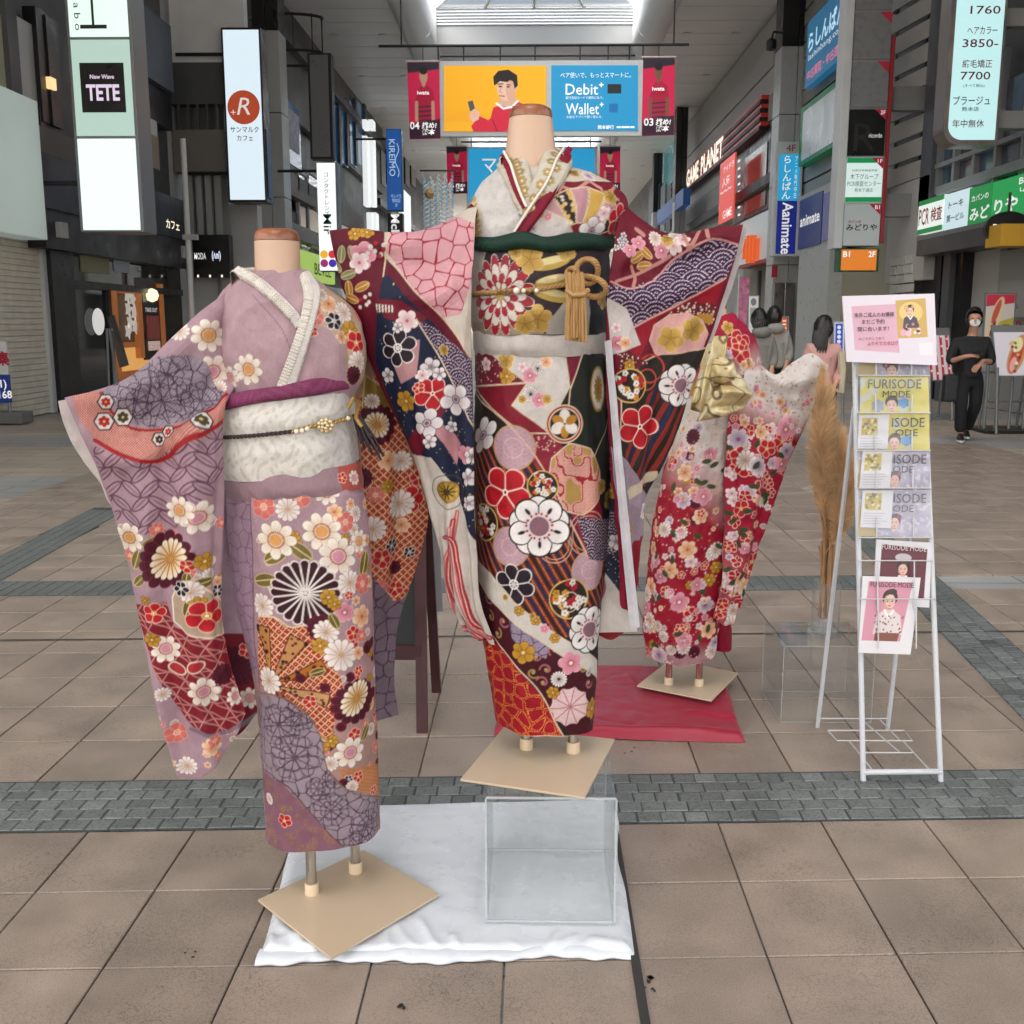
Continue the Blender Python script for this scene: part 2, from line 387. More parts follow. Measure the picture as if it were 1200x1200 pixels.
def stone_mat(name, col, speck, rand, scale=160., rough=.5, dark=.5, crack=.0):
    m = bpy.data.materials.new(name); m.use_nodes = True; N = m.node_tree.nodes; L = m.node_tree.links; b = N['Principled BSDF']
    tc = N.new('ShaderNodeTexCoord'); geo = N.new('ShaderNodeNewGeometry')
    v = N.new('ShaderNodeTexNoise'); v.inputs['Scale'].default_value = scale; v.inputs['Detail'].default_value = 4; L.new(geo.outputs['Position'], v.inputs[0])
    mr = N.new('ShaderNodeMapRange'); mr.inputs[1].default_value = .35; mr.inputs[2].default_value = .5; mr.inputs[3].default_value = dark; mr.inputs[4].default_value = 1
    L.new(v.outputs[0], mr.inputs[0])
    n2 = N.new('ShaderNodeTexNoise'); n2.inputs['Scale'].default_value = 5; n2.inputs['Detail'].default_value = 6; L.new(geo.outputs['Position'], n2.inputs[0])
    m2 = N.new('ShaderNodeMapRange'); m2.inputs[1].default_value = .3; m2.inputs[2].default_value = .7; m2.inputs[3].default_value = .8; m2.inputs[4].default_value = 1.13
    L.new(n2.outputs[0], m2.inputs[0])
    oi = N.new('ShaderNodeObjectInfo'); m3 = N.new('ShaderNodeMapRange'); m3.inputs[3].default_value = 1-rand; m3.inputs[4].default_value = 1+rand; L.new(oi.outputs['Random'], m3.inputs[0])
    x1 = N.new('ShaderNodeMath'); x1.operation = 'MULTIPLY'; L.new(mr.outputs[0], x1.inputs[0]); L.new(m2.outputs[0], x1.inputs[1])
    x2 = N.new('ShaderNodeMath'); x2.operation = 'MULTIPLY'; L.new(x1.outputs[0], x2.inputs[0]); L.new(m3.outputs[0], x2.inputs[1])
    last = x2
    if crack:                                            # hairline crazing of the fired tile
        w = N.new('ShaderNodeTexNoise'); w.inputs['Scale'].default_value = 14; w.inputs['Detail'].default_value = 5; L.new(geo.outputs['Position'], w.inputs[0])
        ad = N.new('ShaderNodeVectorMath'); ad.operation = 'MULTIPLY_ADD'; ad.inputs[1].default_value = (.12, .12, .12)
        L.new(w.outputs['Color'], ad.inputs[0]); L.new(geo.outputs['Position'], ad.inputs[2])
        vo = N.new('ShaderNodeTexVoronoi'); vo.feature = 'DISTANCE_TO_EDGE'; vo.inputs['Scale'].default_value = 55; L.new(ad.outputs[0], vo.inputs['Vector'])
        cm = N.new('ShaderNodeMapRange'); cm.inputs[1].default_value = .0; cm.inputs[2].default_value = .05; cm.inputs[3].default_value = 1-crack; cm.inputs[4].default_value = 1
        L.new(vo.outputs['Distance'], cm.inputs[0])
        n4 = N.new('ShaderNodeTexNoise'); n4.inputs['Scale'].default_value = 3.3; L.new(geo.outputs['Position'], n4.inputs[0])
        c4 = N.new('ShaderNodeMapRange'); c4.inputs[1].default_value = .42; c4.inputs[2].default_value = .62; L.new(n4.outputs[0], c4.inputs[0])
        mix = N.new('ShaderNodeMix'); mix.inputs[2].default_value = 1.0; L.new(c4.outputs[0], mix.inputs[0]); L.new(cm.outputs[0], mix.inputs[3])
        x3 = N.new('ShaderNodeMath'); x3.operation = 'MULTIPLY'; L.new(x2.outputs[0], x3.inputs[0]); L.new(mix.outputs[0], x3.inputs[1]); last = x3
    hs = N.new('ShaderNodeHueSaturation'); hs.inputs['Color'].default_value = (*lin(col), 1); L.new(last.outputs[0], hs.inputs['Value'])
    L.new(hs.outputs[0], b.inputs['Base Color']); b.inputs['Roughness'].default_value = rough
    rr = N.new('ShaderNodeMapRange'); rr.inputs[1].default_value = .3; rr.inputs[2].default_value = .7; rr.inputs[3].default_value = rough-.12; rr.inputs[4].default_value = rough+.12
    L.new(n2.outputs[0], rr.inputs[0]); L.new(rr.outputs[0], b.inputs['Roughness'])
    bp = N.new('ShaderNodeBump'); bp.inputs['Strength'].default_value = .25; bp.inputs['Distance'].default_value = .002
    L.new(v.outputs[0], bp.inputs['Height']); L.new(bp.outputs[0], b.inputs['Normal']); return m
GM = ground_mat()
ground = struct(mesh_obj('ground', [(-300, -300, -.012), (300, -300, -.012), (300, 500, -.012), (-300, 500, -.012)], [(0, 1, 2, 3)], GM))
SKEW = .05
def paver_mesh(w, d, h=.014, bev=.0022):
    V = []; 
    for (s, z) in ((0, -h), (0, -bev), (bev, 0)):
        a, b_ = w/2-s, d/2-s
        for x, y in ((-a, -b_), (a, -b_), (a, b_), (-a, b_)): V.append((x, y + SKEW*x, z))
    Fc = [(8, 9, 10, 11)]
    for k in (0, 4):
        for j in range(4): n = (j+1) % 4; Fc.append((k+j, k+n, k+4+n, k+4+j))
    me = bpy.data.meshes.new('tile'); me.from_pydata(V, [], Fc); me.update(); return me
TILE_M = stone_mat('tan_tile', '#998a7d', None, .11, 300, .40, .68, .5)
COB_M = stone_mat('grey_cobble', '#6f7472', None, .2, 120, .55, .6)
TW, TD = .2945, .322
def strip_x(y, side):                       # inner edge of the lengthwise cobble strips
    return 1.70 + .105*(y-3.1) if side > 0 else -2.74 - .07*(y-3.1)
cells = []
for k in range(-15, 17):
    x = .235 + TW*(k+.5)
    rows = [2.157 + TD*(j+.5) for j in range(-4, 2)] + [3.128 + .3285*(j+.5) for j in range(7)] + [5.74 + TD*(j+.5) for j in range(20)]
    for r in rows:
        y = r + SKEW*(x-.3)
        if any((lambda a: a + .13 < s*x < a + .14)(abs(strip_x(y, s))) for s in (1, -1)) and y > 3.1: continue
        px, py = to_px((x, y, 0))
        vis = -170 < px < 1370 and py < 1420
        cells.append((not vis, math.hypot(x, y-0), x, y))
cells.sort()
tm = paver_mesh(TW-.0045, TD-.0045); tm.materials.append(TILE_M)
rest = MB()
for n, (nv, d, x, y) in enumerate(cells):
    if n < 300:
        o = bpy.data.objects.new('tile', tm); link(o, ground); o.location = (x, y, RNG.normal(0, .0006))
    elif not nv:
        rest.add([(v.co.x + x, v.co.y + y, v.co.z) for v in tm.vertices], [tuple(p.vertices) for p in tm.polygons])
stuff(rest.build('tile_field', TILE_M, ground))
cm_ = paver_mesh(.0645, .0605, .018, .003); cm_.materials.append(COB_M)
cob = []
for r in range(5):                                                        # crosswise strip, near
    y = 2.806 + .0635*(r+.5)
    for k in range(-34, 34): x = .235 + .0675*(k + .5) + .02*(r % 2); cob.append((0, x, y + SKEW*(x-.3)))
for s in (1, -1):                                                         # lengthwise strips
    for j in range(70):
        y = 3.16 + .0665*j
        for q in range(4):
            x = s*(abs(strip_x(y, s)) + .0675*(q+.5)); cob.append((1, x, y + .02*(q % 2)))
for r in range(5):                                                        # crosswise strip, farther
    y = 5.43 + .06*(r+.5)
    for k in range(-60, 60):
        x = .235 + .0675*(k+.5)
        if strip_x(y, -1) < x < strip_x(y, 1): cob.append((2, x, y + SKEW*(x-.3)))
def key_c(c):
    p = to_px((c[1], c[2], 0)); return (not (-20 < p[0] < 1220), c[2])
cob.sort(key=key_c); rest = MB()
for n, (_, x, y) in enumerate(cob):
    if n < 300:
        o = bpy.data.objects.new('cobble', cm_); link(o, ground); o.location = (x + RNG.normal(0, .001), y + RNG.normal(0, .001), .004 + RNG.normal(0, .0009)); o.rotation_euler.z = RNG.normal(0, .012)
    elif -40 < to_px((x, y, 0))[0] < 1240:
        rest.add([(v.co.x + x, v.co.y + y, v.co.z + .004) for v in cm_.vertices], [tuple(p.vertices) for p in cm_.polygons])
stuff(rest.build('cobble_field', COB_M, ground))
GROUT = mat('dark_grout', '#44474a', .8, mott=.15, mscale=30)
gr = MB()
gr.add([(-2.6, 2.80+SKEW*-2.9, .0015), (2.6, 2.80+SKEW*2.3, .0015), (2.6, 3.132+SKEW*2.3, .0015), (-2.6, 3.132+SKEW*-2.9, .0015)], [(0, 1, 2, 3)])
gr.add([(-3.2, 5.425+SKEW*-3.5, .0012), (1.95, 5.425+SKEW*1.65, .0012), (1.95, 5.735+SKEW*1.65, .0012), (-3.2, 5.735+SKEW*-3.5, .0012)], [(0, 1, 2, 3)])
for s in (1, -1):
    q = [(strip_x(y, s), y) for y in (3.14, 7.9)]
    gr.add([(q[0][0], q[0][1], .0022), (q[0][0]+s*.272, q[0][1], .0022), (q[1][0]+s*.272, q[1][1], .0022), (q[1][0], q[1][1], .0022)], [(0, 1, 2, 3) if s > 0 else (3, 2, 1, 0)])
gr.build('grout_bed', GROUT, ground)
SEAM = mat('rubber_joint', '#33322f', .7, mott=.2, mscale=40)
se = MB(); se.box(.222, .242, 1.2, 2.80, -.012, .0042);
se.add([(-4, 4.62+SKEW*-4.3, .0042), (4, 4.62+SKEW*3.7, .0042), (4, 4.634+SKEW*3.7, .0042), (-4, 4.634+SKEW*-4.3, .0042)], [(0, 1, 2, 3)])
se.build('expansion_joint', SEAM, ground)

# ------------------------------------------------------------------ arcade roof
CEIL = mat('ceiling_white', '#e2e4e3', .45, mott=.05, mscale=.6)
STEEL = mat('white_steel', '#d4d6d6', .4); DARKST = mat('dark_steel', '#2b2c2e', .5, metal=.4)
HC = 10.7; WELLX = 3.35
roof_glass = glass_mat('roof_glass', (228, 233, 235), .2, 1.2); dim_glass = glass_mat('roof_glass_milky', (140, 144, 147), .3, 1.3, .2); light_cut_glass = glass_mat('roof_glass_light_cut', (112, 114, 116), .2, 1.2)
ENDW = mat('end_wall_grey', '#8a8d8e', .5)
wells = [(-24, 38), (46, 92), (100, 150)]
ceil = struct(bx('ceiling', -12, 12, -24.2, -24, HC, HC+.4, CEIL))
pm = {}
def ceil_panel(x0, x1, y0, y1):
    key = (round(x1-x0, 3), round(y1-y0, 3))
    if key not in pm:
        w, d = key; b = MB().box(-w/2+.02, w/2-.02, -d/2+.02, d/2-.02, 0, .12); me = bpy.data.meshes.new('ceiling_panel'); me.from_pydata(b.V, [], b.F); me.update(); me.materials.append(CEIL); pm[key] = me
    o = bpy.data.objects.new('ceiling_panel', pm[key]); link(o, ceil); o.location = ((x0+x1)/2, (y0+y1)/2, HC)
y = 28.
while y < 130:
    for a, b_ in ((-7.9, -WELLX-.9), (WELLX+.9, 7.9)): ceil_panel(a, b_, y, y+1.5)
    if not any(w0 <= y+.7 <= w1 for w0, w1 in wells): ceil_panel(-WELLX-.9, WELLX+.9, y, y+1.5)
    y += 1.5
for a, b_ in ((-7.9, -WELLX-.9), (WELLX+.9, 7.9)): bx('soffit', a, b_, -24, 28, HC, HC+.12, CEIL, ceil)
bx('upper_slab', -14, -WELLX-.3, -24, 150, HC+.125, HC+.3, CEIL, ceil); bx('upper_slab', WELLX+.3, 14, -24, 150, HC+.125, HC+.3, CEIL, ceil)
for w0, w1 in ((38, 46), (92, 100)): bx('upper_slab', -WELLX-.3, WELLX+.3, w0, w1, HC+.126, HC+.3, CEIL, ceil)
for s in (1, -1):                                                         # rounded edge beams along the wells
    prof = [(s*(WELLX+.95), HC+.02)] + [(s*(WELLX+.45+.5*math.cos(t)), HC - .42*math.sin(t) - .02) for t in np.linspace(0, math.pi, 12)] + [(s*(WELLX-.05), HC+1.1), (s*(WELLX+.15), HC+1.1)]
    ys = list(np.arange(-24, 150, 6.)); 
    for k, y0 in enumerate(ys):
        if y0 + 6 < 26: 
            if k: continue
            y0, y1 = -24, 24
        else: y1 = y0+5.97
        V = [(x, y0, z) for x, z in prof] + [(x, y1, z) for x, z in prof]; n = len(prof)
        o = mesh_obj('edge_beam', V, [(i, i+1, n+i+1, n+i) if s > 0 else (i+1, i, n+i, n+i+1) for i in range(n-1)], CEIL, ceil, True)
for w0, w1 in wells:
    ny = int((w1-w0)/3)
    if w0 < 0: ylist = np.linspace(w0, w1-4, 7).tolist()
    else: ylist = np.linspace(w0+4, w1-4, 4).tolist()
    RZ = HC+2.6; EZ = HC+1.1
    for ya, yb in zip(ylist[:-1], ylist[1:]):
        for s in (1, -1): mesh_obj('roof_pane', [(0, ya, RZ), (0, yb, RZ), (s*WELLX, yb, EZ), (s*WELLX, ya, EZ)], [(0, 1, 2, 3)], light_cut_glass if yb < 16 else (dim_glass if 24 < yb < 42 else roof_glass), ceil)  # unseen panes overhead get a darker tint, added to cut light on the foreground
    for ye, yr in ((w0, ylist[0]), (w1, ylist[-1])):
        if ye < -20: continue
        for k in range(4):                                                # hipped end, four panes
            xa, xb = -WELLX + 2*WELLX*k/4, -WELLX + 2*WELLX*(k+1)/4
            mesh_obj('roof_pane', [(xa, ye, EZ), (xb, ye, EZ), (xb*.02, yr, RZ), (xa*.02, yr, RZ)], [(0, 1, 2, 3)], dim_glass, ceil)
            MB().tube([(xa, ye, EZ-.03), (xa*.02, yr, RZ-.03)], .06, 6).build('rafter', STEEL, ceil)
        bx('end_wall', -WELLX, WELLX, ye-.06, ye+.06, HC-.1, HC+.5, ENDW, ceil)
        for k in range(6): bx('louvre_slat', -WELLX, WELLX, ye-.1, ye+.08, HC+.52+k*.1, HC+.55+k*.1, ENDW, ceil)
        bx('louvre_slat', -WELLX, WELLX, ye-.1, ye+.1, HC+1.1, HC+1.18, STEEL, ceil)
    for ya in np.arange(max(w0, 20)+2, w1-1, 2.6):
        t = MB(); t.tube([(-WELLX, ya, EZ), (0, ya, RZ-.05), (WELLX, ya, EZ)], .07, 6); t.tube([(-WELLX, ya, EZ-.1), (WELLX, ya, EZ-.1)], .05, 6)
        for s in (1, -1): t.tube([(s*WELLX, ya, EZ-.1), (s*1.4, ya, EZ+.9)], .04, 6); t.tube([(s*1.4, ya, EZ-.1), (s*1.4, ya, EZ+.9)], .03, 6)
        t.build('roof_truss', STEEL, ceil)
LAMP = mat('downlight_rim', '#d8d8d4', .3); LAMPE = mat('downlight_lens', '#fff4dc', .3, emit=.9)
for s in (1, -1):
    for k, yy in enumerate(np.arange(31, 92, 6.)):
        for xx in (5.0, 6.6):
            d = thing('ceiling_downlight', '%s small ceiling light of the %s row on the %s side' % ('first second third fourth fifth sixth seventh eighth ninth tenth eleventh twelfth'.split()[k], 'inner' if xx < 6 else 'outer', 'shutter' if s < 0 else 'game hall'), 'downlight', (s*xx, yy, HC-.02), 'downlights in the arcade ceiling')
            MB().lathe((s*xx, yy, HC-.03), [(.16, 0), (.16, .06), (.1, .06)], 14).build('rim', LAMP, d); MB().lathe((s*xx, yy, HC-.022), [(.1, 0), (.1, .02)], 12).build('lens', LAMPE, d)

# ------------------------------------------------------------------ helpers for the shop fronts
XL, XR = -7.5, 7.5
def fac(name, p0, p1, pt, pb, m, parent, proud=0., depth=.2, X=XL, ref=None, bevel=0.):
    """box on a long facade: pixel columns p0..p1, top and bottom read at column ref (default p0)"""
    x = X + proud*(1 if X < 0 else -1); ref = p0 if ref is None else ref
    ym = (pt+pb)/2; a, b_ = at_x(p0, ym, x), at_x(p1, ym, x); t, u = at_x(ref, pt, x).z, at_x(ref, pb, x).z
    u = max(u, 0.0) if pb > 470 else u
    o = bx(name, x, x - depth*(1 if X < 0 else -1), a.y, b_.y, u, t, m, parent, bevel); o['ext'] = [x, min(a.y, b_.y), max(a.y, b_.y), u, t]
    return o
def fac_text(s, o, fx, fz, w, h, m, parent, **k):
    """letters on a facade box; fx, fz centre as fractions (fx along the viewer's right), w and h as fractions"""
    x, y0, y1, z0, z1 = o['ext']; L = x < 0; W, H_ = y1-y0, z1-z0
    yy = y0 + fx*W if L else y1 - fx*W
    return lettering(s, (x, yy, z0 + fz*H_), (0, 1 if L else -1, 0), FU, w*W, h*H_, m, parent, **k)
def fro(name, p0, p1, pt, pb, Y, m, parent, depth=.15, ref=None, bevel=0.):
    """box whose front faces the camera end of the street at distance Y"""
    pm_ = (pt+pb)/2; a, b_ = at_y(p0, pm_, Y), at_y(p1, pm_, Y); t, u = at_y((p0+p1)/2, pt, Y).z, at_y((p0+p1)/2, pb, Y).z
    if pb > 470: u = max(u, 0)
    o = bx(name, a.x, b_.x, Y, Y+depth, u, t, m, parent, bevel); o['ext'] = [a.x, b_.x, Y, u, t]; return o
def fro_text(s, o, fx, fz, w, h, m, parent, **k):
    x0, x1, Y, z0, z1 = o['ext']; return lettering(s, (x0+fx*(x1-x0), Y, z0+fz*(z1-z0)), FX, FU, w*(x1-x0), h*(z1-z0), m, parent, **k)
def base_of(px, X): return (X, at_x(px, 400, X).y, 0)
WHITE = mat('paint_white', '#d9dcdc', .5, mott=.04, mscale=3); LGREY = mat('panel_lightgrey', '#b9bbb9', .5, mott=.06, mscale=2)
MGREY = mat('panel_grey', '#858685', .55, mott=.08, mscale=2); DGREY = mat('panel_darkgrey', '#4c4d4f', .5, mott=.1, mscale=2)
BLACK = mat('panel_black', '#141416', .35, mott=.1, mscale=3); NAVY = mat('panel_navy', '#1e2330', .45, mott=.1, mscale=2)
BEIGE = mat('wall_beige', '#c4bdae', .6, mott=.08, mscale=1.5); WGLASS = glass_mat('window_glass', (60, 70, 76), .04, 1.5, gain=1.6)
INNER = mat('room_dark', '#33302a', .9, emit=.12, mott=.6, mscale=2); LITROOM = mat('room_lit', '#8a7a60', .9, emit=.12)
TINK = mat('ink_dark', '#2a2a2e', .6); TWHITE = mat('ink_white', '#f2f2f0', .5, emit=.5); TRED = mat('ink_red', '#b01c3c', .6)
SIGNFRAME = mat('sign_frame_grey', '#7e8182', .4, metal=.3)
def lit(name, c, e=1.): return mat('lit_'+name, c, .4, emit=e)

# ------------------------------------------------------------------ left side of the street
def building(name, label, p0, p1, X, z1, m, cat='building', front=0., deep=4.5):
    y0, y1 = at_x(p0, 377, X).y, at_x(p1, 377, X).y
    y0, y1 = min(y0, y1), max(y0, y1)
    t = thing(name, label, cat, (X, (y0+y1)/2, 0)); s = -1 if X < 0 else 1
    bx('wall', X + s*.21, X + s*deep, y0, y1, 0, z1, m, t); return t, y0, y1
# shop with the roller shutter
A, ay0, ay1 = building('shuttered_shop', 'beige shop with closed roller shutter beside the black cafe', -900, 60, XL, HC, BEIGE)
SHUT = mat('shutter_beige', '#cfc7b8', .5, mott=.1, mscale=6)
zt = at_x(40, 281, XL).z; sh = MB(); z = 0.
ys = at_x(-120, 400, XL).y; ye = at_x(57, 400, XL).y
while z < zt: sh.box(XL-.03, XL-.12, ys, ye, z+.008, z+.085); sh.box(XL-.06, XL-.14, ys, ye, z-.002, z+.012); z += .085
stuff(sh.build('shutter', SHUT, A))
PALE = mat('awning_pale', '#c3d0cb', .5, emit=.22, mott=.05, mscale=.8)
fac('awning_panel', -400, 50, 118, 279, PALE, A, .4, .4, ref=42, bevel=.02)
fac('shutter_rail', 56, 61, 270, 490, LGREY, A, .03, .1)
fac('window_panel', 22, 52, 20, 128, LGREY, A, .05, .1); fac('window_panel', -30, 14, 0, 105, mat('cream_panel', '#a5a389', .6), A, .02, .1)
fac('mullion', 9, 21, -40, 118, DGREY, A, .1, .2); fac('mullion', 46, 58, 10, 140, BLACK, A, .12, .2)
# black cafe
B, by0, by1 = building('black_cafe', 'black fronted cafe with navy fascia and a warm wooden window', 60, 219, XL, HC, DGREY)
fac('pillar', 60, 86, 130, 490, BLACK, B, .1, .4); 
fa = fac('fascia', 50, 216, 178, 242, NAVY, B, .3, .5); fac('fascia_lower', 53, 217, 242, 290, BLACK, B, .25, .45)
fac_text('カフェ', fa, .865, .3, .12, .22, lit('cafe', '#fff3d0', 1.1), B, bold=.02)
fac('wall_bracket', 72, 80, 260, 278, LGREY, B, .34, .1); fac('wall_bracket', 215, 221, 288, 302, LGREY, B, .3, .1)
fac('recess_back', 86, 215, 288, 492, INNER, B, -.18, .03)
fac('transom', 84, 214, 328, 337, BLACK, B, .06, .2); fac('transom_glass', 86, 195, 292, 328, WGLASS, B, -.02, .02)
for p0, p1 in ((95, 128), (134, 152)): fac('photo_frame', p0, p1, 296, 318, mat('frame_pic%d' % p0, '#6d6a4c' if p0 < 100 else '#8b93a0', .4, emit=.1), B, .0, .03)
dr = fac('door', 92, 132, 338, 480, WGLASS, B, -.04, .03); fac('door_frame', 88, 92, 332, 484, BLACK, B, .02, .1); fac('door_frame', 131, 136, 332, 470, BLACK, B, .02, .1)
x, y0, y1, z0, z1 = dr['ext']
DISC = mat('disc_white', '#e8e8e4', .5, emit=.55)
c = at_x(115, 377, XL+.02); MB().prism([(c.x, c.y + .25*math.cos(t), c.z + .23*math.sin(t)) for t in np.linspace(0, 2*math.pi, 25)[:-1]], (.01, 0, 0)).build('door_emblem', DISC, B)
WOOD = mat('warm_wood', '#b06a36', .5, mott=.15, mscale=9, emit=.3)  # wood emits a little, standing in for the warm cafe light on it
for (p0, p1, pt, pb) in ((135, 140, 333, 445), (190, 194, 333, 440), (140, 190, 333, 339), (163, 168, 339, 420), (140, 163, 402, 408), (140, 168, 339, 343)): fac('window_frame', p0, p1, pt, pb, WOOD, B, .05, .12)
fac('window_back', 139, 166, 339, 404, mat('window_dark', '#5a4430', .6, emit=.35, mott=.5, mscale=3), B, -.05, .03)
PETAL = mat('petal_white', '#ded8cf', .6, emit=.35)
for px, py in ((149, 346), (155, 350), (150, 362), (157, 366), (152, 378), (158, 382), (150, 388)):
    c = at_x(px, py, XL+.0); MB().prism([(c.x, c.y + (.1 if k % 2 else .17)*math.cos(k*math.pi/5), c.z + (.1 if k % 2 else .17)*math.sin(k*math.pi/5)) for k in range(10)], (.01, 0, 0)).build('window_blossom', PETAL, B)
fac('counter', 140, 176, 408, 436, mat('warm_lit', '#d9a35c', .6, emit=.75), B, -.05, .1); fac('counter_front', 140, 180, 436, 470, WOOD, B, .0, .1)
mb = fac('menu_panel', 169, 189, 340, 422, BLACK, B, .02, .05); fac_text('TAKE OUT', mb, .45, .72, .7, .06, TWHITE, B)
fac('menu_photo', 173, 187, 370, 398, mat('menu_red', '#7c3a33', .5, emit=.3, mott=.5, mscale=14), B, .04, .02); fac('menu_photo', 175, 188, 400, 411, mat('menu_pink', '#d8b7b0', .5, emit=.4, mott=.3, mscale=20), B, .04, .02)
c = at_x(178, 346, XL+.1); MB().lathe(c, [(.02, -.13), (.1, -.09), (.13, 0), (.1, .09), (.02, .13)], 14).build('globe_lamp', lit('globe', '#fff0c8', 1.3), B, True)
# upper floors of the cafe block, seen past the big sign
fac('upper_panel', 150, 200, -10, 75, mat('slate_panel', '#474d57', .5, mott=.08, mscale=1), B, .22, .4); fac('upper_recess', 158, 200, 78, 130, BLACK, B, .1, .3)
fac('upper_window', 160, 184, 130, 168, mat('window_haze', '#9d9a93', .4, emit=.15), B, .12, .1); fac('upper_wall', 163, 186, 150, 190, mat('tan_panel', '#8e7d63', .6), B, .13, .1)
fac('string_light', 60, 66, 90, 103, lit('bulb', '#ffd69a', 1.1), B, .2, .1)
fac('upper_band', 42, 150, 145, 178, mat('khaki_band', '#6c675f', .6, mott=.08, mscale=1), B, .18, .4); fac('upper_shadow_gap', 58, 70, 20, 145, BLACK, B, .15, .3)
# boutique with balconies that face the camera
C_, cy0, cy1 = building('boutique_block', 'grey block with stacked balcony beams and a black boutique fascia', 219, 300, XL, HC, LGREY)
YB = 23.4
for nm, p0, p1, pt, pb, m, d in (('upper_wall', 198, 285, -60, 73, WHITE, .3), ('balcony_beam', 197, 262, 73, 122, DGREY, .5), ('balcony_beam', 203, 264, 152, 201, mat('taupe_beam', '#75716a', .55, mott=.05), .5), ('balcony_back', 206, 262, 122, 152, mat('balcony_back', '#5d5f5c', .6), .1), ('louvre_back', 216, 268, 201, 278, MGREY, .05)):
    fro(nm, p0, p1, pt, pb, YB + (0 if 'back' not in nm else .35), m, C_, d)
for k in range(4): fro('louvre', 219+k*11, 226+k*11, 201, 276, YB+.1, mat('louvre_grey', '#9a9c98', .5), C_, .12)
for k in range(5): fro('balcony_post', 208+k*11, 211+k*11, 122, 152, YB+.05, DGREY, C_, .05)
mf = fro('fascia', 226, 269, 275, 325, YB-.1, BLACK, C_, .3); fro_text('MODA', mf, .2, .5, .32, .16, TWHITE, C_, bold=.02); fro_text('(ʌni)', mf, .64, .5, .24, .24, lit('boutique', '#e6f0ff', 1.), C_, bold=.02)
for k in range(3): fro('fascia_light', 231+k*14, 233+k*14, 322, 325, YB-.11, lit('spot', '#fff6e0', 1.), C_, .02)
fro('shop_wall', 229, 300, 325, 470, YB+.4, LGREY, C_, .1); fro('shop_wall_panel', 258, 262, 325, 460, YB+.35, MGREY, C_, .1)
fro('corner_post', 266, 306, 240, 478, YB+.9, LGREY, C_, .4)
po = thing('standing_pipe', 'thin white vertical pipe between cafe and boutique', 'pipe', at_y(222, 455, 21.5)); a = at_y(216, 200, 21.5); b_ = at_y(229, 380, 21.5)
MB().tube([(a.x, 21.5, 0), (a.x, 21.5, a.z+.6)], .055, 10).build('tube', WHITE, po, True); MB().box(a.x-.1, a.x+.1, 21.4, 21.6, 0, .1).build('foot', LGREY, po); MB().box(a.x-.09, a.x+.2, 21.44, 21.56, 3.0, 3.1).build('clamp', LGREY, po)
# pale panelled column
def column(name, label, px0, px1, Y, z1, m, joints, black_above=None, depth=.8):
    a, b_ = at_y(px0, 300, Y), at_y(px1, 300, Y); t = thing(name, label, 'column', ((a.x+b_.x)/2, Y, 0))
    zz = [0] + joints + [z1]
    for k in range(len(zz)-1):
        mm = BLACK if black_above is not None and zz[k] >= black_above - .01 else m
        bx('column_panel', a.x, (a.x+b_.x)/2-.008, Y, Y+depth, zz[k]+.008, zz[k+1]-.008, mm, t, .015); bx('column_panel', (a.x+b_.x)/2+.008, b_.x, Y, Y+depth, zz[k]+.008, zz[k+1]-.008, mm, t, .015)
    return t
column('pale_column', 'pale grey panelled column behind the shorter mannequin', 306, 336, 28.5, HC, mat('column_pale', '#b4b6b4', .4, mott=.05, mscale=1), [2.5, 4.6, 6.7, 8.7], 8.7)
# dark block with blue windows
D, dy0, dy1 = building('dark_grey_block', 'dark grey building with blue upper windows on the shadier side', 322, 446, XL, HC, DGREY)
TAUPE = mat('taupe_wall', '#55524f', .55, mott=.06, mscale=1)
fac('upper_wall', 322, 446, -20, 120, TAUPE, D, .05, .2); fac('eave', 322, 446, 18, 30, DGREY, D, .3, .4)
BLUEW = mat('blue_window', '#1d4f7a', .12, emit=.18, mott=.3, mscale=.7)
for p0, p1 in ((338, 352), (391, 398), (400, 407), (410, 417), (419, 428)): fac('window', p0, p1, 118, 190, BLUEW, D, .08, .06)
for p0 in (398, 407, 417, 428): fac('window_mullion', p0, p0+2.2, 116, 192, DGREY, D, .16, .1)
fac('wall_band', 322, 446, 190, 222, TAUPE, D, .25, .3); fac('wall_band', 322, 446, 238, 262, mat('band_grey', '#4b4947', .5), D, .18, .3)
fac('poster', 333, 350, 122, 168, mat('poster_mixed', '#8f8f9c', .5, mott=.6, mscale=5), D, .5, .05)
for (p0, p1, pt, pb) in ((352, 362, 205, 288), (363, 378, 205, 285)):
    w = fac('rounded_window', p0, p1, pt, pb, WGLASS, D, .2, .04); fac('window_frame', p0-1.5, p0, pt-6, pb+4, LGREY, D, .25, .1); fac('window_frame', p0, p1, pt-6, pt-2, LGREY, D, .25, .1); fac('window_frame', p0, p1, pb+1, pb+4, LGREY, D, .25, .1)
fac('beam', 322, 372, 206, 218, mat('beam_taupe', '#6a655f', .55), D, .4, .3); fac('beam', 322, 380, 252, 270, MGREY, D, .4, .3)
gs = fac('green_fascia', 352, 392, 292, 326, lit('lime', '#9fc24c', .8), D, .45, .2); fac_text('BEVEL', gs, .62, .45, .5, .42, TINK, D, bold=.01)
fac('shop_glass', 352, 446, 330, 440, WGLASS, D, .1, .05); fac('shop_room', 352, 446, 330, 440, LITROOM, D, .02, .03)
fac('shop_glass', 398, 446, 262, 318, WGLASS, D, .22, .05)
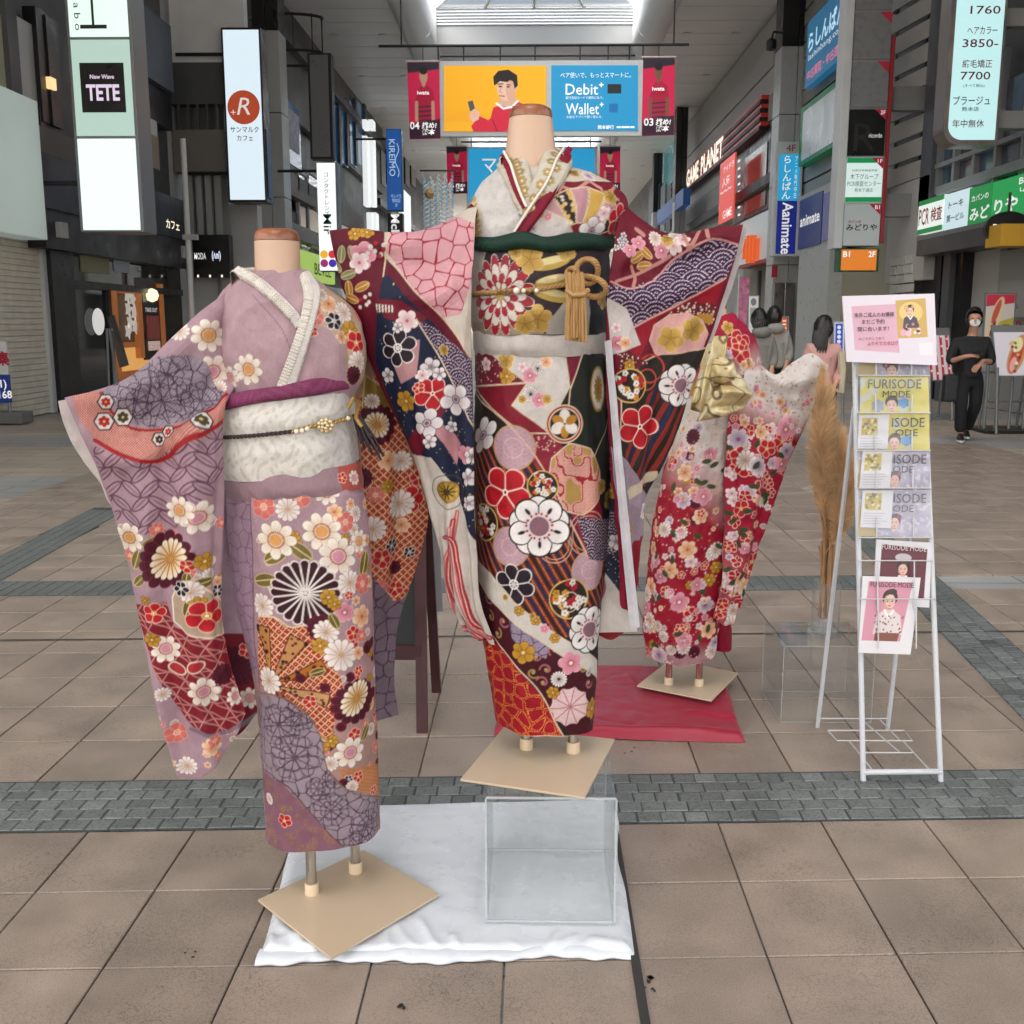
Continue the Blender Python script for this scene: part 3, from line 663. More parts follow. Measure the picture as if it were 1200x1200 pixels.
# white twin strips and far columns
for k, (p0, p1, pt, pb) in enumerate(((430.5, 434, 160, 240), (437.5, 441, 162, 240), (435, 438.5, 249, 268), (440.5, 444, 249, 268), (430, 433, 140, 150), (437, 440, 140, 150))):
    fac('white_strip', p0, p1, pt, pb, lit('strip', '#eef2f2', .9), D, .5, .2)  # white segments of the columns, given emission
E1, ey0, ey1 = building('far_dark_block', 'distant dark block beyond the blue vertical sign', 446, 520, XL, HC, DGREY)
fac('white_column', 471, 482, 220, 330, lit('far_white', '#e6ecee', .7), E1, .4, .5); fac('beam', 446, 500, 232, 240, BLACK, E1, .3, .3)
for k in range(5): fac('far_window', 449+k*6, 452.5+k*6, 285, 330, mat('far_win%d' % (k % 3), ['#9aa2a6', '#c9b68e', '#5e7d94'][k % 3], .4, emit=.35), E1, .1, .1)
for k in range(6): fac('far_window', 447+k*7, 452+k*7, 175, 215, mat('far_dark_window', '#2c3236', .2), E1, .1, .1)
bx('end_building', -12, -4.2, 150, 155, 0, 14, LGREY, E1)

# ------------------------------------------------------------------ right side of the street
R1, _, _ = building('green_sign_building', 'building with green lit fascia signs beside the man in black', 1700, 1082, XR, HC, DGREY)
WIN = mat('window_frame_grey', '#8f9192', .4, metal=.3)
fac('upper_facade', 1500, 1086, -60, 222, DGREY, R1, .02, .15, XR, ref=1090)
for k, (p0, p1) in enumerate(((1103, 1118), (1121, 1141), (1144, 1166), (1170, 1196), (1200, 1230))):
    fac('window', p1, p0, 100, 218, mat('window_blue%d' % (k % 2), '#31465a' if k % 2 == 0 else '#393c44', .1, emit=.08, mott=.4, mscale=.8), R1, .12, .05, XR, ref=p0)
for p in (1100, 1119, 1142, 1167, 1198): fac('window_mullion', p+2.8, p, 60, 226, WIN, R1, .22, .12, XR, ref=p)
fac('window_sill', 1300, 1097, 218, 228, WIN, R1, .28, .2, XR, ref=1100); fac('window_rail', 1300, 1097, 160, 166, WIN, R1, .24, .12, XR, ref=1180)
fac('corner_post', 1098, 1085, -40, 235, DGREY, R1, .3, .3, XR)
sg = []
for (p1, p0, m, nm) in ((1104.5, 1076, lit('pcr', '#dfe9e4', .75), 'pcr'), (1134, 1106, lit('cyan', '#cfe6ec', .85), 'toki'), (1161, 1135, lit('green', '#1e8a45', .8), 'midori'), (1204, 1162, lit('green2', '#219a4d', .85), 'riya')):
    sg.append(fac('fascia_sign', p1, p0, 237-(p0-1076)*.26, 275-(p0-1076)*.13, m, R1, .45, .3, XR, ref=p0))
G_ = lit('dkgreen', '#14743a', .7)
fac_text('PCR', sg[0], .25, .5, .42, .5, TRED, R1, bold=.01); fac_text('検査', sg[0], .75, .5, .44, .42, TRED, R1, bold=.015)
x, y0, y1, z0, z1 = sg[0]['ext']
for (za, zb) in ((0, .14), (.86, 1)): bx('sign_band', x-.006, x+.02, y0, y1, z0+za*(z1-z0), z0+zb*(z1-z0), G_, R1)
fac_text('トーキ', sg[1], .5, .68, .6, .2, TINK, R1, bold=.015); fac_text('第一ビル', sg[1], .5, .32, .72, .2, TINK, R1, bold=.015)
fac_text('カバンの', sg[2], .5, .72, .75, .16, TWHITE, R1, bold=.015); fac_text('みど', sg[2], .52, .32, .86, .34, TWHITE, R1, bold=.03); fac_text('りや', sg[3], .42, .4, .66, .36, TWHITE, R1, bold=.03); fac_text('B1\n⤷', sg[3], .84, .76, .2, .34, TWHITE, R1, bold=.02)
fac('fascia_frame', 1206, 1074, 277, 282, SIGNFRAME, R1, .48, .34, XR, ref=1076); fac('soffit', 1400, 1074, 282, 300, DGREY, R1, .5, .6, XR, ref=1076)
for (p1, p0, m, pr) in ((1098, 1076, BLACK, .1), (1108, 1100, DGREY, .2), (1122, 1108, BLACK, .1), (1165, 1122, mat('white_wall_in', '#b8b7b3', .6), -.1), (1210, 1165, mat('grey_wall_in', '#9a9995', .6), -.05)):
    fac('shop_front_panel', p1, p0, 296, 480, m, R1, pr, .3, XR, ref=p0)
w = fac('wall_print', 1206, 1170, 330, 372, mat('wall_print', '#a3a29e', .6), R1, .0, .02, XR, ref=1172); fac_text('木下グル', w, .4, .3, .6, .16, TINK, R1); fac_text('PCR', w, .5, -.3, .8, .4, TRED, R1)
fro('yellow_awning', 1173, 1230, 262, 288, 15.2, mat('awning_yellow', '#c99a2e', .6, mott=.08, mscale=3), R1, .5)
rs = thing('round_black_sign', 'round black hanging sign with white letters beside the green fascia', 'sign', at_y(1180, 270, 15.6)); c = at_y(1182, 268, 15.6)
MB().prism([(c.x + .33*math.cos(t), 15.6, c.z + .24*math.sin(t)) for t in np.linspace(0, 2*math.pi, 33)[:-1]], (0, .08, 0)).build('disc', BLACK, rs); lettering('DOUX', (c.x-.02, 15.59, c.z), FX, FU, .42, .13, TWHITE, rs, bold=.04); MB().tube([(c.x, 15.64, c.z+.22), (c.x, 15.64, c.z+.5)], .02, 8).build('hanger', DARKST, rs)
R2, _, _ = building('slatted_corner_building', 'grey building with slanted cladding fins behind the white totem sign', 1082, 1046, XR, HC, MGREY)
FIN = mat('cladding_fin', '#a8a7a1', .5, mott=.08, mscale=2)
for k in range(14):
    zz = 9.6 - k*.42; y0 = at_x(1088, 300, XR).y; y1 = at_x(1040, 300, XR).y
    MB().prism([(XR-.05, y0, zz), (XR-.75, y1, zz-.2), (XR-.75, y1, zz+.12), (XR-.05, y0, zz+.32)], (.05, .02, .0)).build('cladding_fin', FIN, R2)
fac('stone_wall', 1085, 1040, 215, 330, mat('stone_white', '#b9b8b2', .55, mott=.06), R2, .3, .2, XR, ref=1060)
for k in range(9):
    for j in range(3): fac('wall_stone', 1068-j*9, 1060.6-j*9, 300+k*11, 309.5+k*11, mat('stone_light', '#c6c4bd', .6, rand=.06), R2, .33, .05, XR, ref=1060)
fac('door_leaf', 1050, 1043, 385, 480, mat('door_brown', '#6a3d2c', .5), R2, .35, .05, XR)
fac('wall_upper', 1083, 1050, -40, 216, MGREY, R2, .0, .1, XR)
R3, _, _ = building('billboard_building', 'pale building carrying blue and green framed billboards', 1046, 912, XR, HC, mat('wall_putty', '#a5a49c', .55, mott=.08, mscale=1.5))
for k in range(14): fac('cladding_board', 1046, 912, -60+k*21, -42+k*21, mat('putty_board', '#a09f98', .5, mott=.06, mscale=2), R3, .05+.02*(k % 2), .08, XR, ref=990)
b1 = fac('billboard', 990, 945, 28, 102, mat('billboard_blue', '#2d7fae', .4, emit=.35), R3, .35, .2, XR, ref=946); fac_text('らしんばん', b1, .5, .66, .9, .3, lit('pale', '#bfe3f2', .7), R3, bold=.03); fac_text('lashinbang.com', b1, .5, .42, .86, .12, TWHITE, R3); fac_text('中古買取・中古通販', b1, .5, .16, .9, .16, lit('rose', '#e07a92', .6), R3, bold=.02)
for (p1, p0, pt, pb, nm) in ((988, 937, 128, 194, 'billboard_frame'),): fb = fac(nm, p1, p0, pt, pb, mat('frame_green', '#197a48', .4, emit=.15), R3, .35, .25, XR, ref=938)
fac('billboard_blank', 985, 940, 133, 188, mat('blank_white', '#b4bcbd', .3, emit=.18, mott=.08, mscale=1), R3, .37, .05, XR, ref=940)
fac('sign_backing', 985, 933, 232, 300, LGREY, R3, .4, .25, XR, ref=934)
b3 = fac('billboard_navy', 962, 936, 236, 292, lit('navy', '#1d2254', .6), R3, .43, .05, XR, ref=936); fac_text('animate', b3, .5, .55, .86, .22, TWHITE, R3, bold=.02)
fac('billboard_photo', 979, 964, 228, 282, mat('photo_violet', '#5e5b83', .4, emit=.3, mott=.7, mscale=3), R3, .43, .05, XR, ref=964)
fac('ground_wall', 1046, 968, 300, 490, mat('cream_wall', '#a8a28a', .6, mott=.05), R3, .12, .1, XR, ref=975); fac('ground_column', 967, 932, 296, 500, mat('column_white', '#b7bab8', .35, mott=.05), R3, .45, .4, XR, ref=935); fac('door_jamb', 969, 966, 300, 480, BLACK, R3, .2, .1, XR)
fac('light_switch', 978, 974, 365, 372, WHITE, R3, .15, .02, XR)
R4, _, _ = building('clapboard_arcade_hall', 'clapboard game hall with red striped fascia and lit white letters', 912, 800, XR, HC, LGREY)
CLAP = mat('clapboard', '#b3b2ac', .5, mott=.06, mscale=1.2)
y0, y1 = at_x(912, 200, XR).y, at_x(800, 200, XR).y
for k in range(7): bx('clapboard', XR-.25-.03*(k % 2), XR+.3, y0, y1, 10.55-k*.78-.74, 10.55-k*.78, CLAP, R4)
STR = [mat('stripe_red', '#a32c22', .4, emit=.2), mat('stripe_dark', '#2b1a18', .5)]
for k in range(8): bx('fascia_stripe', XR-.5-.04*(k % 2), XR-.2, at_x(908, 200, XR).y, y1, 8.15-k*.13, 8.27-k*.13, STR[k % 2], R4)
PL_ = lit('planet', '#fff2dd', 1.1)
for s_, dy, w_ in (('GAME', 3.1, 3.5), ('PLANET', -1.9, 5.2)): lettering(s_, (XR-.56, at_x(826, 200, XR-.5).y + dy, 7.75), (0, -1, 0), FU, w_, .75, PL_, R4, bold=.03)
fac('soffit', 912, 800, 222, 232, DGREY, R4, .5, .4, XR, ref=870)
fac('big_window_frame', 904, 861, 178, 262, BLACK, R4, .3, .1, XR, ref=862); fac('big_window', 897, 873, 186, 252, mat('window_brown', '#3b3a33', .15, emit=.06, mott=.5, mscale=1), R4, .33, .05, XR, ref=873)
for k in range(8): fac('frame_bulb', 866.5, 864.5, 188+k*9, 190+k*9, lit('tiny', '#ffffff', .8), R4, .36, .03, XR, ref=865)
rb = fac('red_banner', 860, 843, 192, 262, lit('coral', '#d8463c', .7), R4, .8, .05, XR, ref=845); fac_text('アイドラ', rb, .6, .85, .7, .1, TWHITE, R4, bold=.02); fac_text('人気\n〜〜〜', rb, .45, .6, .8, .25, TWHITE, R4, bold=.02); fac_text('GAME', rb, .6, .12, .6, .14, TWHITE, R4, bold=.02)
ws = fac('white_fascia', 908, 866, 262, 312, mat('shop_white', '#ccd2d6', .35, emit=.22), R4, .5, .4, XR, ref=867); OR = lit('orange', '#e8622a', .8)
for k in range(4): c = at_x(877+k*4, 292, XR-.5); MB().tube([(XR-.52, c.y, c.z-.42+.1*(k in (0, 3))), (XR-.52, c.y, c.z+.42-.1*(k in (0, 3)))], .17, 10).build('shop_emblem', OR, R4, True)
fac('fascia_edge', 908, 866, 311, 315, mat('coral_edge', '#b4534c', .5), R4, .52, .4, XR, ref=867)
fac('shop_interior', 905, 868, 316, 480, mat('cream_in', '#9b9684', .6), R4, .05, .05, XR, ref=868)
for p in (884, 897, 904): fac('door_jamb', p+1.8, p, 318, 480, DGREY, R4, .15, .1, XR)
column('steel_column', 'pale square column with black top above the vertical blue sign', 906, 944, 31.2, HC, mat('column_white2', '#bdbfbd', .35, mott=.04), [3.0, 5.2, 7.1, 8.9], 8.9, .9)
cb = thing('steel_cladding', 'brushed steel cladding at the foot of the pale column', 'cladding', at_y(925, 440, 31.0)); ab = at_y(906, 330, 31.05), at_y(932, 330, 31.05)
for k in range(2): xa = ab[0].x + (ab[1].x-ab[0].x)*k/2; bx('steel_sheet', xa+.01, xa+(ab[1].x-ab[0].x)/2-.01, 30.98, 31.15, 0, 2.5, mat('brushed_steel', '#8c8684', .32, metal=.8, mott=.08, mscale=2), cb, .02)
notice = thing('red_notice', 'small red notice on the pale column', 'notice', at_y(908, 318, 30.9)); fro('plate', 904.5, 911, 311, 325, 30.9, mat('notice_red', '#b5243a', .5), notice, .03)
for (px0, px1, Y, lab, bz) in ((789, 802, 49, 'distant pale column with black top near the striped fascia', 6.7), (764, 774, 62, 'farther thin column with black top near the end of the hall', 7.5)):
    column('far_column', lab, px0, px1, Y, HC, mat('column_white3', '#b3b6b6', .4), [3.2, bz], bz, .8)
R5, _, _ = building('far_glass_block', 'distant block with teal glass beyond the game hall', 800, 725, XR, HC, DGREY)
fac('teal_glass', 798, 776, 160, 240, mat('teal_glass', '#6fa3a6', .15, emit=.3, mott=.2, mscale=.4), R5, .2, .1, XR, ref=778)
fac('blue_canopy', 800, 770, 246, 262, mat('blue_canopy', '#1f4f8f', .4, emit=.2), R5, 1.2, .3, XR, ref=772); fac('shop_glow', 800, 760, 275, 350, mat('shop_glow', '#b9bcb4', .4, emit=.35, mott=.3, mscale=.5), R5, .1, .1, XR, ref=764)
for k in range(4): fac('far_panel', 765+k*7, 760+k*7, 215, 270, mat('far_panel%d' % (k % 2), ['#6d7376', '#3a3e42'][k % 2], .5), R5, .5, .1, XR)
bx('end_building', 4.2, 12, 150, 155, 0, 14, LGREY, R5)
# ------------------------------------------------------------------ projecting signs over the street
def sign_thing(name, label, Y, px, py, cat='sign'): return thing(name, label, cat, at_y(px, py, Y))
def bracket(t, side, x, Y, z, L=1.0):
    s = -1 if side < 0 else 1; MB().tube([(x, Y+.1, z), (x + s*L, Y+.1, z)], .035, 8).build('bracket', DARKST, t)
# tall lit sign with three panels
Y = 15.9; t = sign_thing('lit_vertical_sign', 'tall pale green lit sign of three panels with a black square in the middle', Y, 125, 270)
bot = at_y(130, 272, Y).z; xl = at_y(96, 262, Y).x; xr = at_y(166, 262, Y).x
bx('sign_case', xl-.03, xr+.03, Y, Y+.55, bot, 7.0, SIGNFRAME, t, .015)
def spanel(t, x0, x1, z0, z1, Y, m, name='lit_panel'):
    o = bx(name, x0, x1, Y-.012, Y+.0, z0, z1, m, t); o['ext'] = [x0, x1, Y-.012, z0, z1]; return o
zA, zB = at_y(110, 45, Y).z, at_y(120, 161, Y).z
MINT = mat('lit_mint', '#d4ede2', .4, emit=.92, mott=.06, mscale=1.2); MINT2 = mat('lit_mint2', '#bfdccf', .4, emit=.8)
p = spanel(t, xl+.02, xr-.02, zA+.02, 6.95, Y, MINT); lettering('工', at_y(109, 12, Y)-Vector((0, .02, 0)), FX, FU, .38, .5, TINK, t); lettering('L a b o', at_y(91, 14, Y)-Vector((0, .02, 0)), (0, 0, -1), (1, 0, 0), .5, .09, TINK, t)
p = spanel(t, xl+.02, xr-.02, zB+.02, zA-.02, Y, MINT2); k = spanel(t, xl+.13, xr-.12, at_y(115, 132, Y).z, at_y(115, 74, Y).z, Y-.01, BLACK, 'black_print')
PINKW = lit('pinkwhite', '#e7d3ea', .9); fro_text('New Wave', k, .5, .72, .55, .09, PINKW, t, bold=.02); fro_text('TETE', k, .5, .4, .76, .33, PINKW, t, bold=.03)
spanel(t, xl+.02, xr-.02, bot+.03, zB-.02, Y, mat('lit_white_mint', '#e6f7f2', .4, emit=1.08)); bracket(t, -1, xl, Y, 6.2); bracket(t, -1, xl, Y, 3.4)
# white cafe sign with the round orange emblem
Y = 23.2; t = sign_thing('white_cafe_sign', 'white lit vertical sign with a round orange emblem', Y, 290, 237)
a, b_ = at_y(268, 237, Y), at_y(313, 237, Y); zt = at_y(276, 32, Y).z
bx('sign_case', a.x, b_.x, Y, Y+.5, a.z, zt, BLACK, t, .01); k = spanel(t, a.x+.04, b_.x-.04, a.z+.05, zt-.05, Y, mat('lit_cold', '#dcecf6', .4, emit=.98))
c = at_y(281, 126, Y); c.y -= .02; xm = (a.x+b_.x)/2
MB().prism([(xm + .34*math.cos(q), Y-.025, c.z + .34*math.sin(q)) for q in np.linspace(0, 2*math.pi, 33)[:-1]], (0, .01, 0)).build('emblem_disc', lit('brick', '#b4492c', .8), t)
lettering('+', (xm-.22, Y-.027, c.z-.1), FX, FU, .1, .1, TWHITE, t); lettering('R', (xm+.04, Y-.027, c.z+.02), FX, FU, .28, .34, TWHITE, t, slant=.25)
lettering('サンマルク', (xm, Y-.016, at_y(281, 152, Y).z), FX, FU, .6, .12, TINK, t, bold=.01); lettering('カフェ', (xm, Y-.016, at_y(281, 162, Y).z), FX, FU, .34, .11, TINK, t, bold=.01)
bracket(t, -1, a.x, Y, zt-.5); bracket(t, -1, a.x, Y, a.z+.6); bx('side_panel', b_.x+.002, b_.x+.02, Y+.1, Y+.49, a.z+.1, at_y(310, 150, Y).z, mat('panel_blue', '#1f3f66', .4), t)
# blank grey sign and its hoop bracket
Y = 30.0; t = sign_thing('blank_grey_sign', 'blank unlit grey vertical sign under a wire hoop', Y, 373, 186)
a, b_ = at_y(364, 186, Y), at_y(391, 186, Y); zt = at_y(372, 62, Y).z; bx('sign_case', a.x, b_.x, Y, Y+.4, a.z, zt, DARKST, t, .01); spanel(t, a.x+.06, b_.x-.08, a.z+.05, zt-.05, Y, mat('blank_grey', '#77797a', .35, mott=.04), 'blank_panel')
hoop = MB()
for zz, rr in ((zt+.05, .75), (zt+.95, .75)): hoop.tube([(a.x-.6 + rr*1.3*math.cos(q), Y+.3 - rr*math.sin(q)*.6, zz + (.0)) for q in np.linspace(-.3, math.pi+.3, 14)], .04, 6)
for q in (.1, .7, 1.3, 2.2): hoop.tube([(a.x-.6 + .97*math.cos(q), Y+.3-.45*math.sin(q), zt), (a.x-.6+.97*math.cos(q), Y+.3-.45*math.sin(q), zt+1.)], .02, 6)
hoop.build('wire_hoop', DARKST, t); bracket(t, -1, a.x, Y, zt-.3)
# contact lens sign
Y = 27.5; t = sign_thing('contact_lens_sign', 'bright white vertical sign with dark letters and four coloured dots', Y, 382, 310)
a, b_ = at_y(374, 300, Y), at_y(396, 300, Y); zt = at_y(380, 190, Y).z; z0 = at_y(380, 318, Y).z
bx('sign_case', a.x, b_.x+.05, Y, Y+.4, z0, zt, SIGNFRAME, t, .01); spanel(t, a.x+.01, b_.x-.01, z0+.02, zt-.02, Y, lit('white_c', '#f6faf8', 1.05)); xm = (a.x+b_.x)/2
lettering(vert_text('コンタクトレンズ'), (xm, Y-.016, at_y(382, 228, Y).z), FX, FU, .13, 1.05, TINK, t); lettering('Mir', (xm, Y-.016, at_y(383, 263, Y).z), (0, 0, -1), (1, 0, 0), .5, .2, mat('ink_green', '#2c5a58', .6), t, bold=.01)
for dx, dz, cc in ((-.11, .12, '#f0b92c'), (.1, .12, '#dd3340'), (-.11, -.1, '#a1306e'), (.1, -.1, '#4a2ab0')): MB().prism([(xm+dx+.1*math.cos(q), Y-.02, z0+.3+dz+.1*math.sin(q)) for q in np.linspace(0, 2*math.pi, 17)[:-1]], (0, .005, 0)).build('colour_dot', lit('dot'+cc[1:], cc, .9), t)
bracket(t, -1, a.x, Y, zt-.2)
# blue vertical sign and black sign under it
Y = 36; t = sign_thing('blue_vertical_sign', 'deep blue vertical sign with sideways white letters', Y, 462, 248); a, b_ = at_y(453, 200, Y), at_y(471, 200, Y); zt = at_y(460, 151, Y).z; z0 = at_y(460, 247, Y).z
bx('sign_case', a.x, b_.x, Y, Y+.4, z0, zt, mat('case_blue', '#16335e', .4), t, .01); spanel(t, a.x+.01, b_.x-.02, z0+.02, zt-.02, Y, lit('kblue', '#1c4f94', .7)); xm = (a.x+b_.x)/2
PB = lit('pale_blue', '#b9d4ea', .8); lettering('KIREIMO', (xm-.06, Y-.016, at_y(458, 185, Y).z), (0, 0, -1), (1, 0, 0), 1.15, .2, PB, t); lettering('キレイモ\n熊本店\n3F', (xm+.05, Y-.016, at_y(464, 235, Y).z), FX, FU, .34, .4, PB, t)
sw = MB(); sw.tube([(xm+.1+.06*math.sin(q*3), Y-.02, at_y(463, 168, Y).z - q*.35) for q in np.linspace(0, 3, 14)], .012, 6); sw.build('swirl', PB, t); bracket(t, -1, a.x, Y, zt-.3)
t = sign_thing('black_vertical_sign', 'black sign with white letters under the deep blue sign', Y, 463, 275); z1, z0 = at_y(460, 250, Y).z, at_y(460, 288, Y).z
bx('sign_case', a.x, b_.x, Y, Y+.4, z0, z1, BLACK, t, .01); lettering('McD', (xm, Y-.016, (z0+z1)/2+.1), (0, 0, -1), (1, 0, 0), .8, .28, TWHITE, t, bold=.03)
# string curtain of beads with a sphere
Y = 40; t = thing('bead_curtain', 'hanging glittering string curtain with a straw ball behind the tall mannequin sleeve', 'decoration', at_y(512, 270, Y)); BEAD = mat('bead_silver', '#b9c0c0', .25, metal=.5, emit=.25); BEADB = mat('bead_blue', '#6fa2b8', .3, emit=.3)
for k in range(26):
    px = 497 + k*1.35; zt = at_y(px, 203 + 14*abs(math.sin(k*.5)), Y).z; z0 = at_y(px, 282, Y).z; q = Y + .5*math.sin(k*1.3); x = at_y(px, 250, q).x
    s = MB(); s.tube([(x, q, zt), (x, q, z0)], .012, 4)
    z = zt
    while z > z0: s.box(x-.03, x+.03, q-.03, q+.03, z-.05, z); z -= .16
    s.build('bead_string', BEADB if k % 5 == 0 else BEAD, t)
c = at_y(503, 227, Y-.6); MB().lathe(c, [(.02, -.18), (.12, -.14), (.18, 0), (.12, .14), (.02, .18)], 14).build('straw_ball', mat('straw', '#c79c68', .8), t, True); MB().tube([at_y(492, 200, Y), at_y(535, 200, Y)], .03, 6).build('rail', DARKST, t)
# overhead rods, big banner and side flags
def player(pt, x0, y0, w, h, seed, num):
    pt.poly([(x0, y0), (x0+w, y0), (x0+w, y0+h*.09), (x0, y0+h*.14)], '#2c2431')
    cx = x0 + w*.5; sk = ['#c79a80', '#b58a70', '#7a5440', '#c29c82'][seed % 4]
    pt.poly([(x0+w*.32, y0+h*.36), (x0+w*.42, y0+h*.3), (x0+w*.6, y0+h*.3), (x0+w*.78, y0+h*.36), (x0+w*.84, y0+h*.52), (x0+w*.72, y0+h*.54), (x0+w*.72, y0+h*.82), (x0+w*.3, y0+h*.82), (x0+w*.3, y0+h*.54), (x0+w*.22, y0+h*.5)], '#b3173c')
    for k in range(4): pt.line([(x0+w*.31, y0+h*(.58+.06*k)), (x0+w*.71, y0+h*(.57+.06*k))], h*.022, '#3c2340')
    pt.line([(x0+w*.26, y0+h*.52), (x0+w*.25, y0+h*.75)], w*.1, sk); pt.line([(x0+w*.78, y0+h*.52), (x0+w*.78, y0+h*.75)], w*.1, sk)
    pt.ell((cx, y0+h*.27), w*.06, h*.05, sk); pt.ell((cx, y0+h*.18), w*.125, h*.1, sk); pt.ell((cx, y0+h*.11), w*.125, h*.05, '#1d1715')
    pt.poly([(x0, y0+h*.8), (x0+w, y0+h*.74), (x0+w, y0+h), (x0, y0+h)], '#3a1830')
FLAG = print_mat('flag_print', .6, .25)
def flag(px0, px1, pt_, pb, Y, seed, num, lab):
    a, b_ = at_y(px0, pt_, Y), at_y(px1, pt_, Y); z0 = at_y((px0+px1)/2, pb, Y).z; t = thing('hanging_flag', lab, 'flag', (a.x, Y, z0), 'pink player flags')
    pr = print_panel('flag_cloth', [(a.x, Y, a.z), (b_.x, Y, a.z), (b_.x+.02, Y-.06, z0), (a.x+.03, Y+.05, z0)], (0, 0, 1, 2.4), (46, 100), lambda q: player(q, 0, 0, 1, 2.4, seed, num), FLAG, t, '#d81e50')
    w = b_.x-a.x; h = a.z-z0
    lettering('iwata', ((a.x+b_.x)/2, Y-.03, z0+h*.6), FX, FU, w*.38, h*.05, TWHITE, t, bold=.03, off=.03); lettering(num, (a.x+w*.22, Y-.03, z0+h*.17), FX, FU, w*.3, h*.1, TWHITE, t, bold=.02, off=.05); lettering('挑め!\n熊本', (a.x+w*.66, Y-.03, z0+h*.13), FX, FU, w*.46, h*.17, TWHITE, t, bold=.03, off=.05, slant=.15)
    MB().tube([(a.x-.03, Y, a.z+.02), (b_.x+.03, Y, a.z+.02)], .02, 6).build('pole', STEEL, t); MB().tube([((a.x+b_.x)/2, Y, a.z), ((a.x+b_.x)/2, Y, a.z+.35)], .01, 5).build('cord', DARKST, t)
Y = 28; flag(477, 514.5, 73, 163, Y, 0, '04', 'pink player flag on the shutter side of the large banner'); flag(753, 791, 68, 159, Y, 2, '03', 'pink player flag on the game hall side of the large banner')
t = thing('large_banner', 'large white framed banner with a yellow portrait half and a blue text half', 'banner', at_y(633, 160, Y)); a, b_ = at_y(516, 160, Y), at_y(752, 160, Y); zt = at_y(633, 71, Y).z
bx('frame', a.x, b_.x, Y, Y+.2, a.z, zt, WHITE, t, .01)
def portrait(q):
    q.ell((548, 150), 30, 20, '#e8a01c'); q.ell((535, 160), 40, 18, '#eba81e')
    q.poly([(560, 154), (575, 138), (578, 126), (592, 121), (604, 118), (620, 124), (645, 135), (645, 156), (556, 156)], '#c4203a'); q.poly([(556, 156), (552, 148), (562, 136), (580, 144), (578, 154)], '#c4203a')
    q.poly([(583, 122), (590, 104), (603, 106), (606, 120), (596, 126)], '#c89f8a'); q.line([(582, 121), (590, 127), (600, 125), (607, 118)], 2.4, '#e9e4e0')
    q.ell((593, 103), 10.5, 15, '#d8b09a'); q.ell((604, 102), 3, 4.5, '#cfa48e')
    q.poly([(579, 100), (578, 90), (584, 83), (596, 81.5), (606, 88), (607, 100), (603, 104), (601, 95), (594, 96), (586, 95), (581, 99)], '#17120f')
    q.ell((598, 106), 5, 12, '#c99c86'); q.line([(583.5, 98.5), (589.5, 98)], 1.3, '#2a1e18'); q.ell((586.5, 101.2), 2.4, 1., '#1f1613'); q.line([(594, 99), (598, 99.5)], 1.1, '#2a1e18'); q.ell((595.5, 101.6), 1.9, .9, '#1f1613'); q.line([(585.5, 112), (591, 112.6)], 1.4, '#a04c44'); q.line([(587.5, 102), (585.5, 107.5), (588, 108.3)], .9, '#a97c66'); q.poly([(600, 124), (612, 124), (632, 140), (640, 156), (618, 156)], '#a3182f'); q.line([(577, 140), (583, 154)], 1.6, '#8f1428')
    q.poly([(548, 119), (554, 117.5), (558, 132), (552, 134)], '#4a4a4e'); q.poly([(551, 131), (556, 127), (562, 132), (561, 140), (554, 143), (550, 138)], '#d8b09a'); 
    for k in range(3): q.line([(552, 131+k*3), (559, 129.5+k*3)], 1.8, '#cfa58e')
c = [at_y(x_, y_, Y-.015) for x_, y_ in ((520.5, 77), (640, 77), (640, 154), (520.5, 154))]
print_panel('portrait_print', c, (520.5, 77, 640, 154), (240, 156), portrait, print_mat('banner_print', .5, .62), t, '#e9a518')
c = [at_y(x_, y_, Y-.015) for x_, y_ in ((646, 76.5), (747.5, 76.5), (747.5, 153), (646, 153))]; BLU = lit('sky', '#1f9cd0', .82); MB().prism(c, (0, .012, 0)).build('text_print', BLU, t)
def bt(s, px, py, w, h, **k): lettering(s, at_y(px, py, Y-.02), FX, FU, w*Y/F, h*Y/F, TWHITE, t, **k)
bt('ペア使いで、もっとスマートに。', 698, 88, 78, 6); bt('Debit⁺', 685, 104, 42, 13, bold=.008); bt('Wallet⁺', 685, 127, 42, 13, bold=.008); bt('銀行直結カードで便利に払う。', 685, 114.5, 42, 3); bt('お金をアプリで賢く使える。', 685, 137, 40, 3); bt('熊本銀行', 710, 149, 18, 4.5, bold=.02); bt('—— ———— ——', 733, 149, 20, 2)
for px, py, w, h, cc in ((720, 104, 16, 11, '#1d2226'), (719, 126.5, 10, 10, '#1a6fb0')): MB().prism([at_y(px+sx*w/2, py+sy*h/2, Y-.02) for sx, sy in ((-1, -1), (1, -1), (1, 1), (-1, 1))], (0, .004, 0)).build('picture_patch', mat('patch'+cc[1:], cc, .4, emit=.4), t)
rod = thing('banner_rod', 'thin dark rod across the arcade holding the large banner', 'rod', at_y(620, 52, Y)); rz = at_y(620, 52, Y).z
r_ = MB(); r_.tube([(at_y(443, 52, Y).x, Y+.1, rz), (at_y(808, 52, Y).x, Y+.1, rz)], .035, 6); r_.tube([(at_y(515, 60, Y).x, Y+.1, rz-.25), (at_y(745, 60, Y).x, Y+.1, rz-.25)], .025, 6); r_.build('rail', DARKST, rod)
for px in (513, 543, 586, 627, 680, 713, 738, 754): MB().tube([(at_y(px, 60, Y).x, Y+.1, rz), (at_y(px, 60, Y).x, Y+.1, zt-.02)], .015, 5).build('hanger', DARKST, rod)
for px in (470, 790): MB().tube([(at_y(px, 60, Y).x, Y+.1, rz), (at_y(px, 60, Y).x, Y+.1, HC)], .02, 5).build('suspension_rod', DARKST, rod)
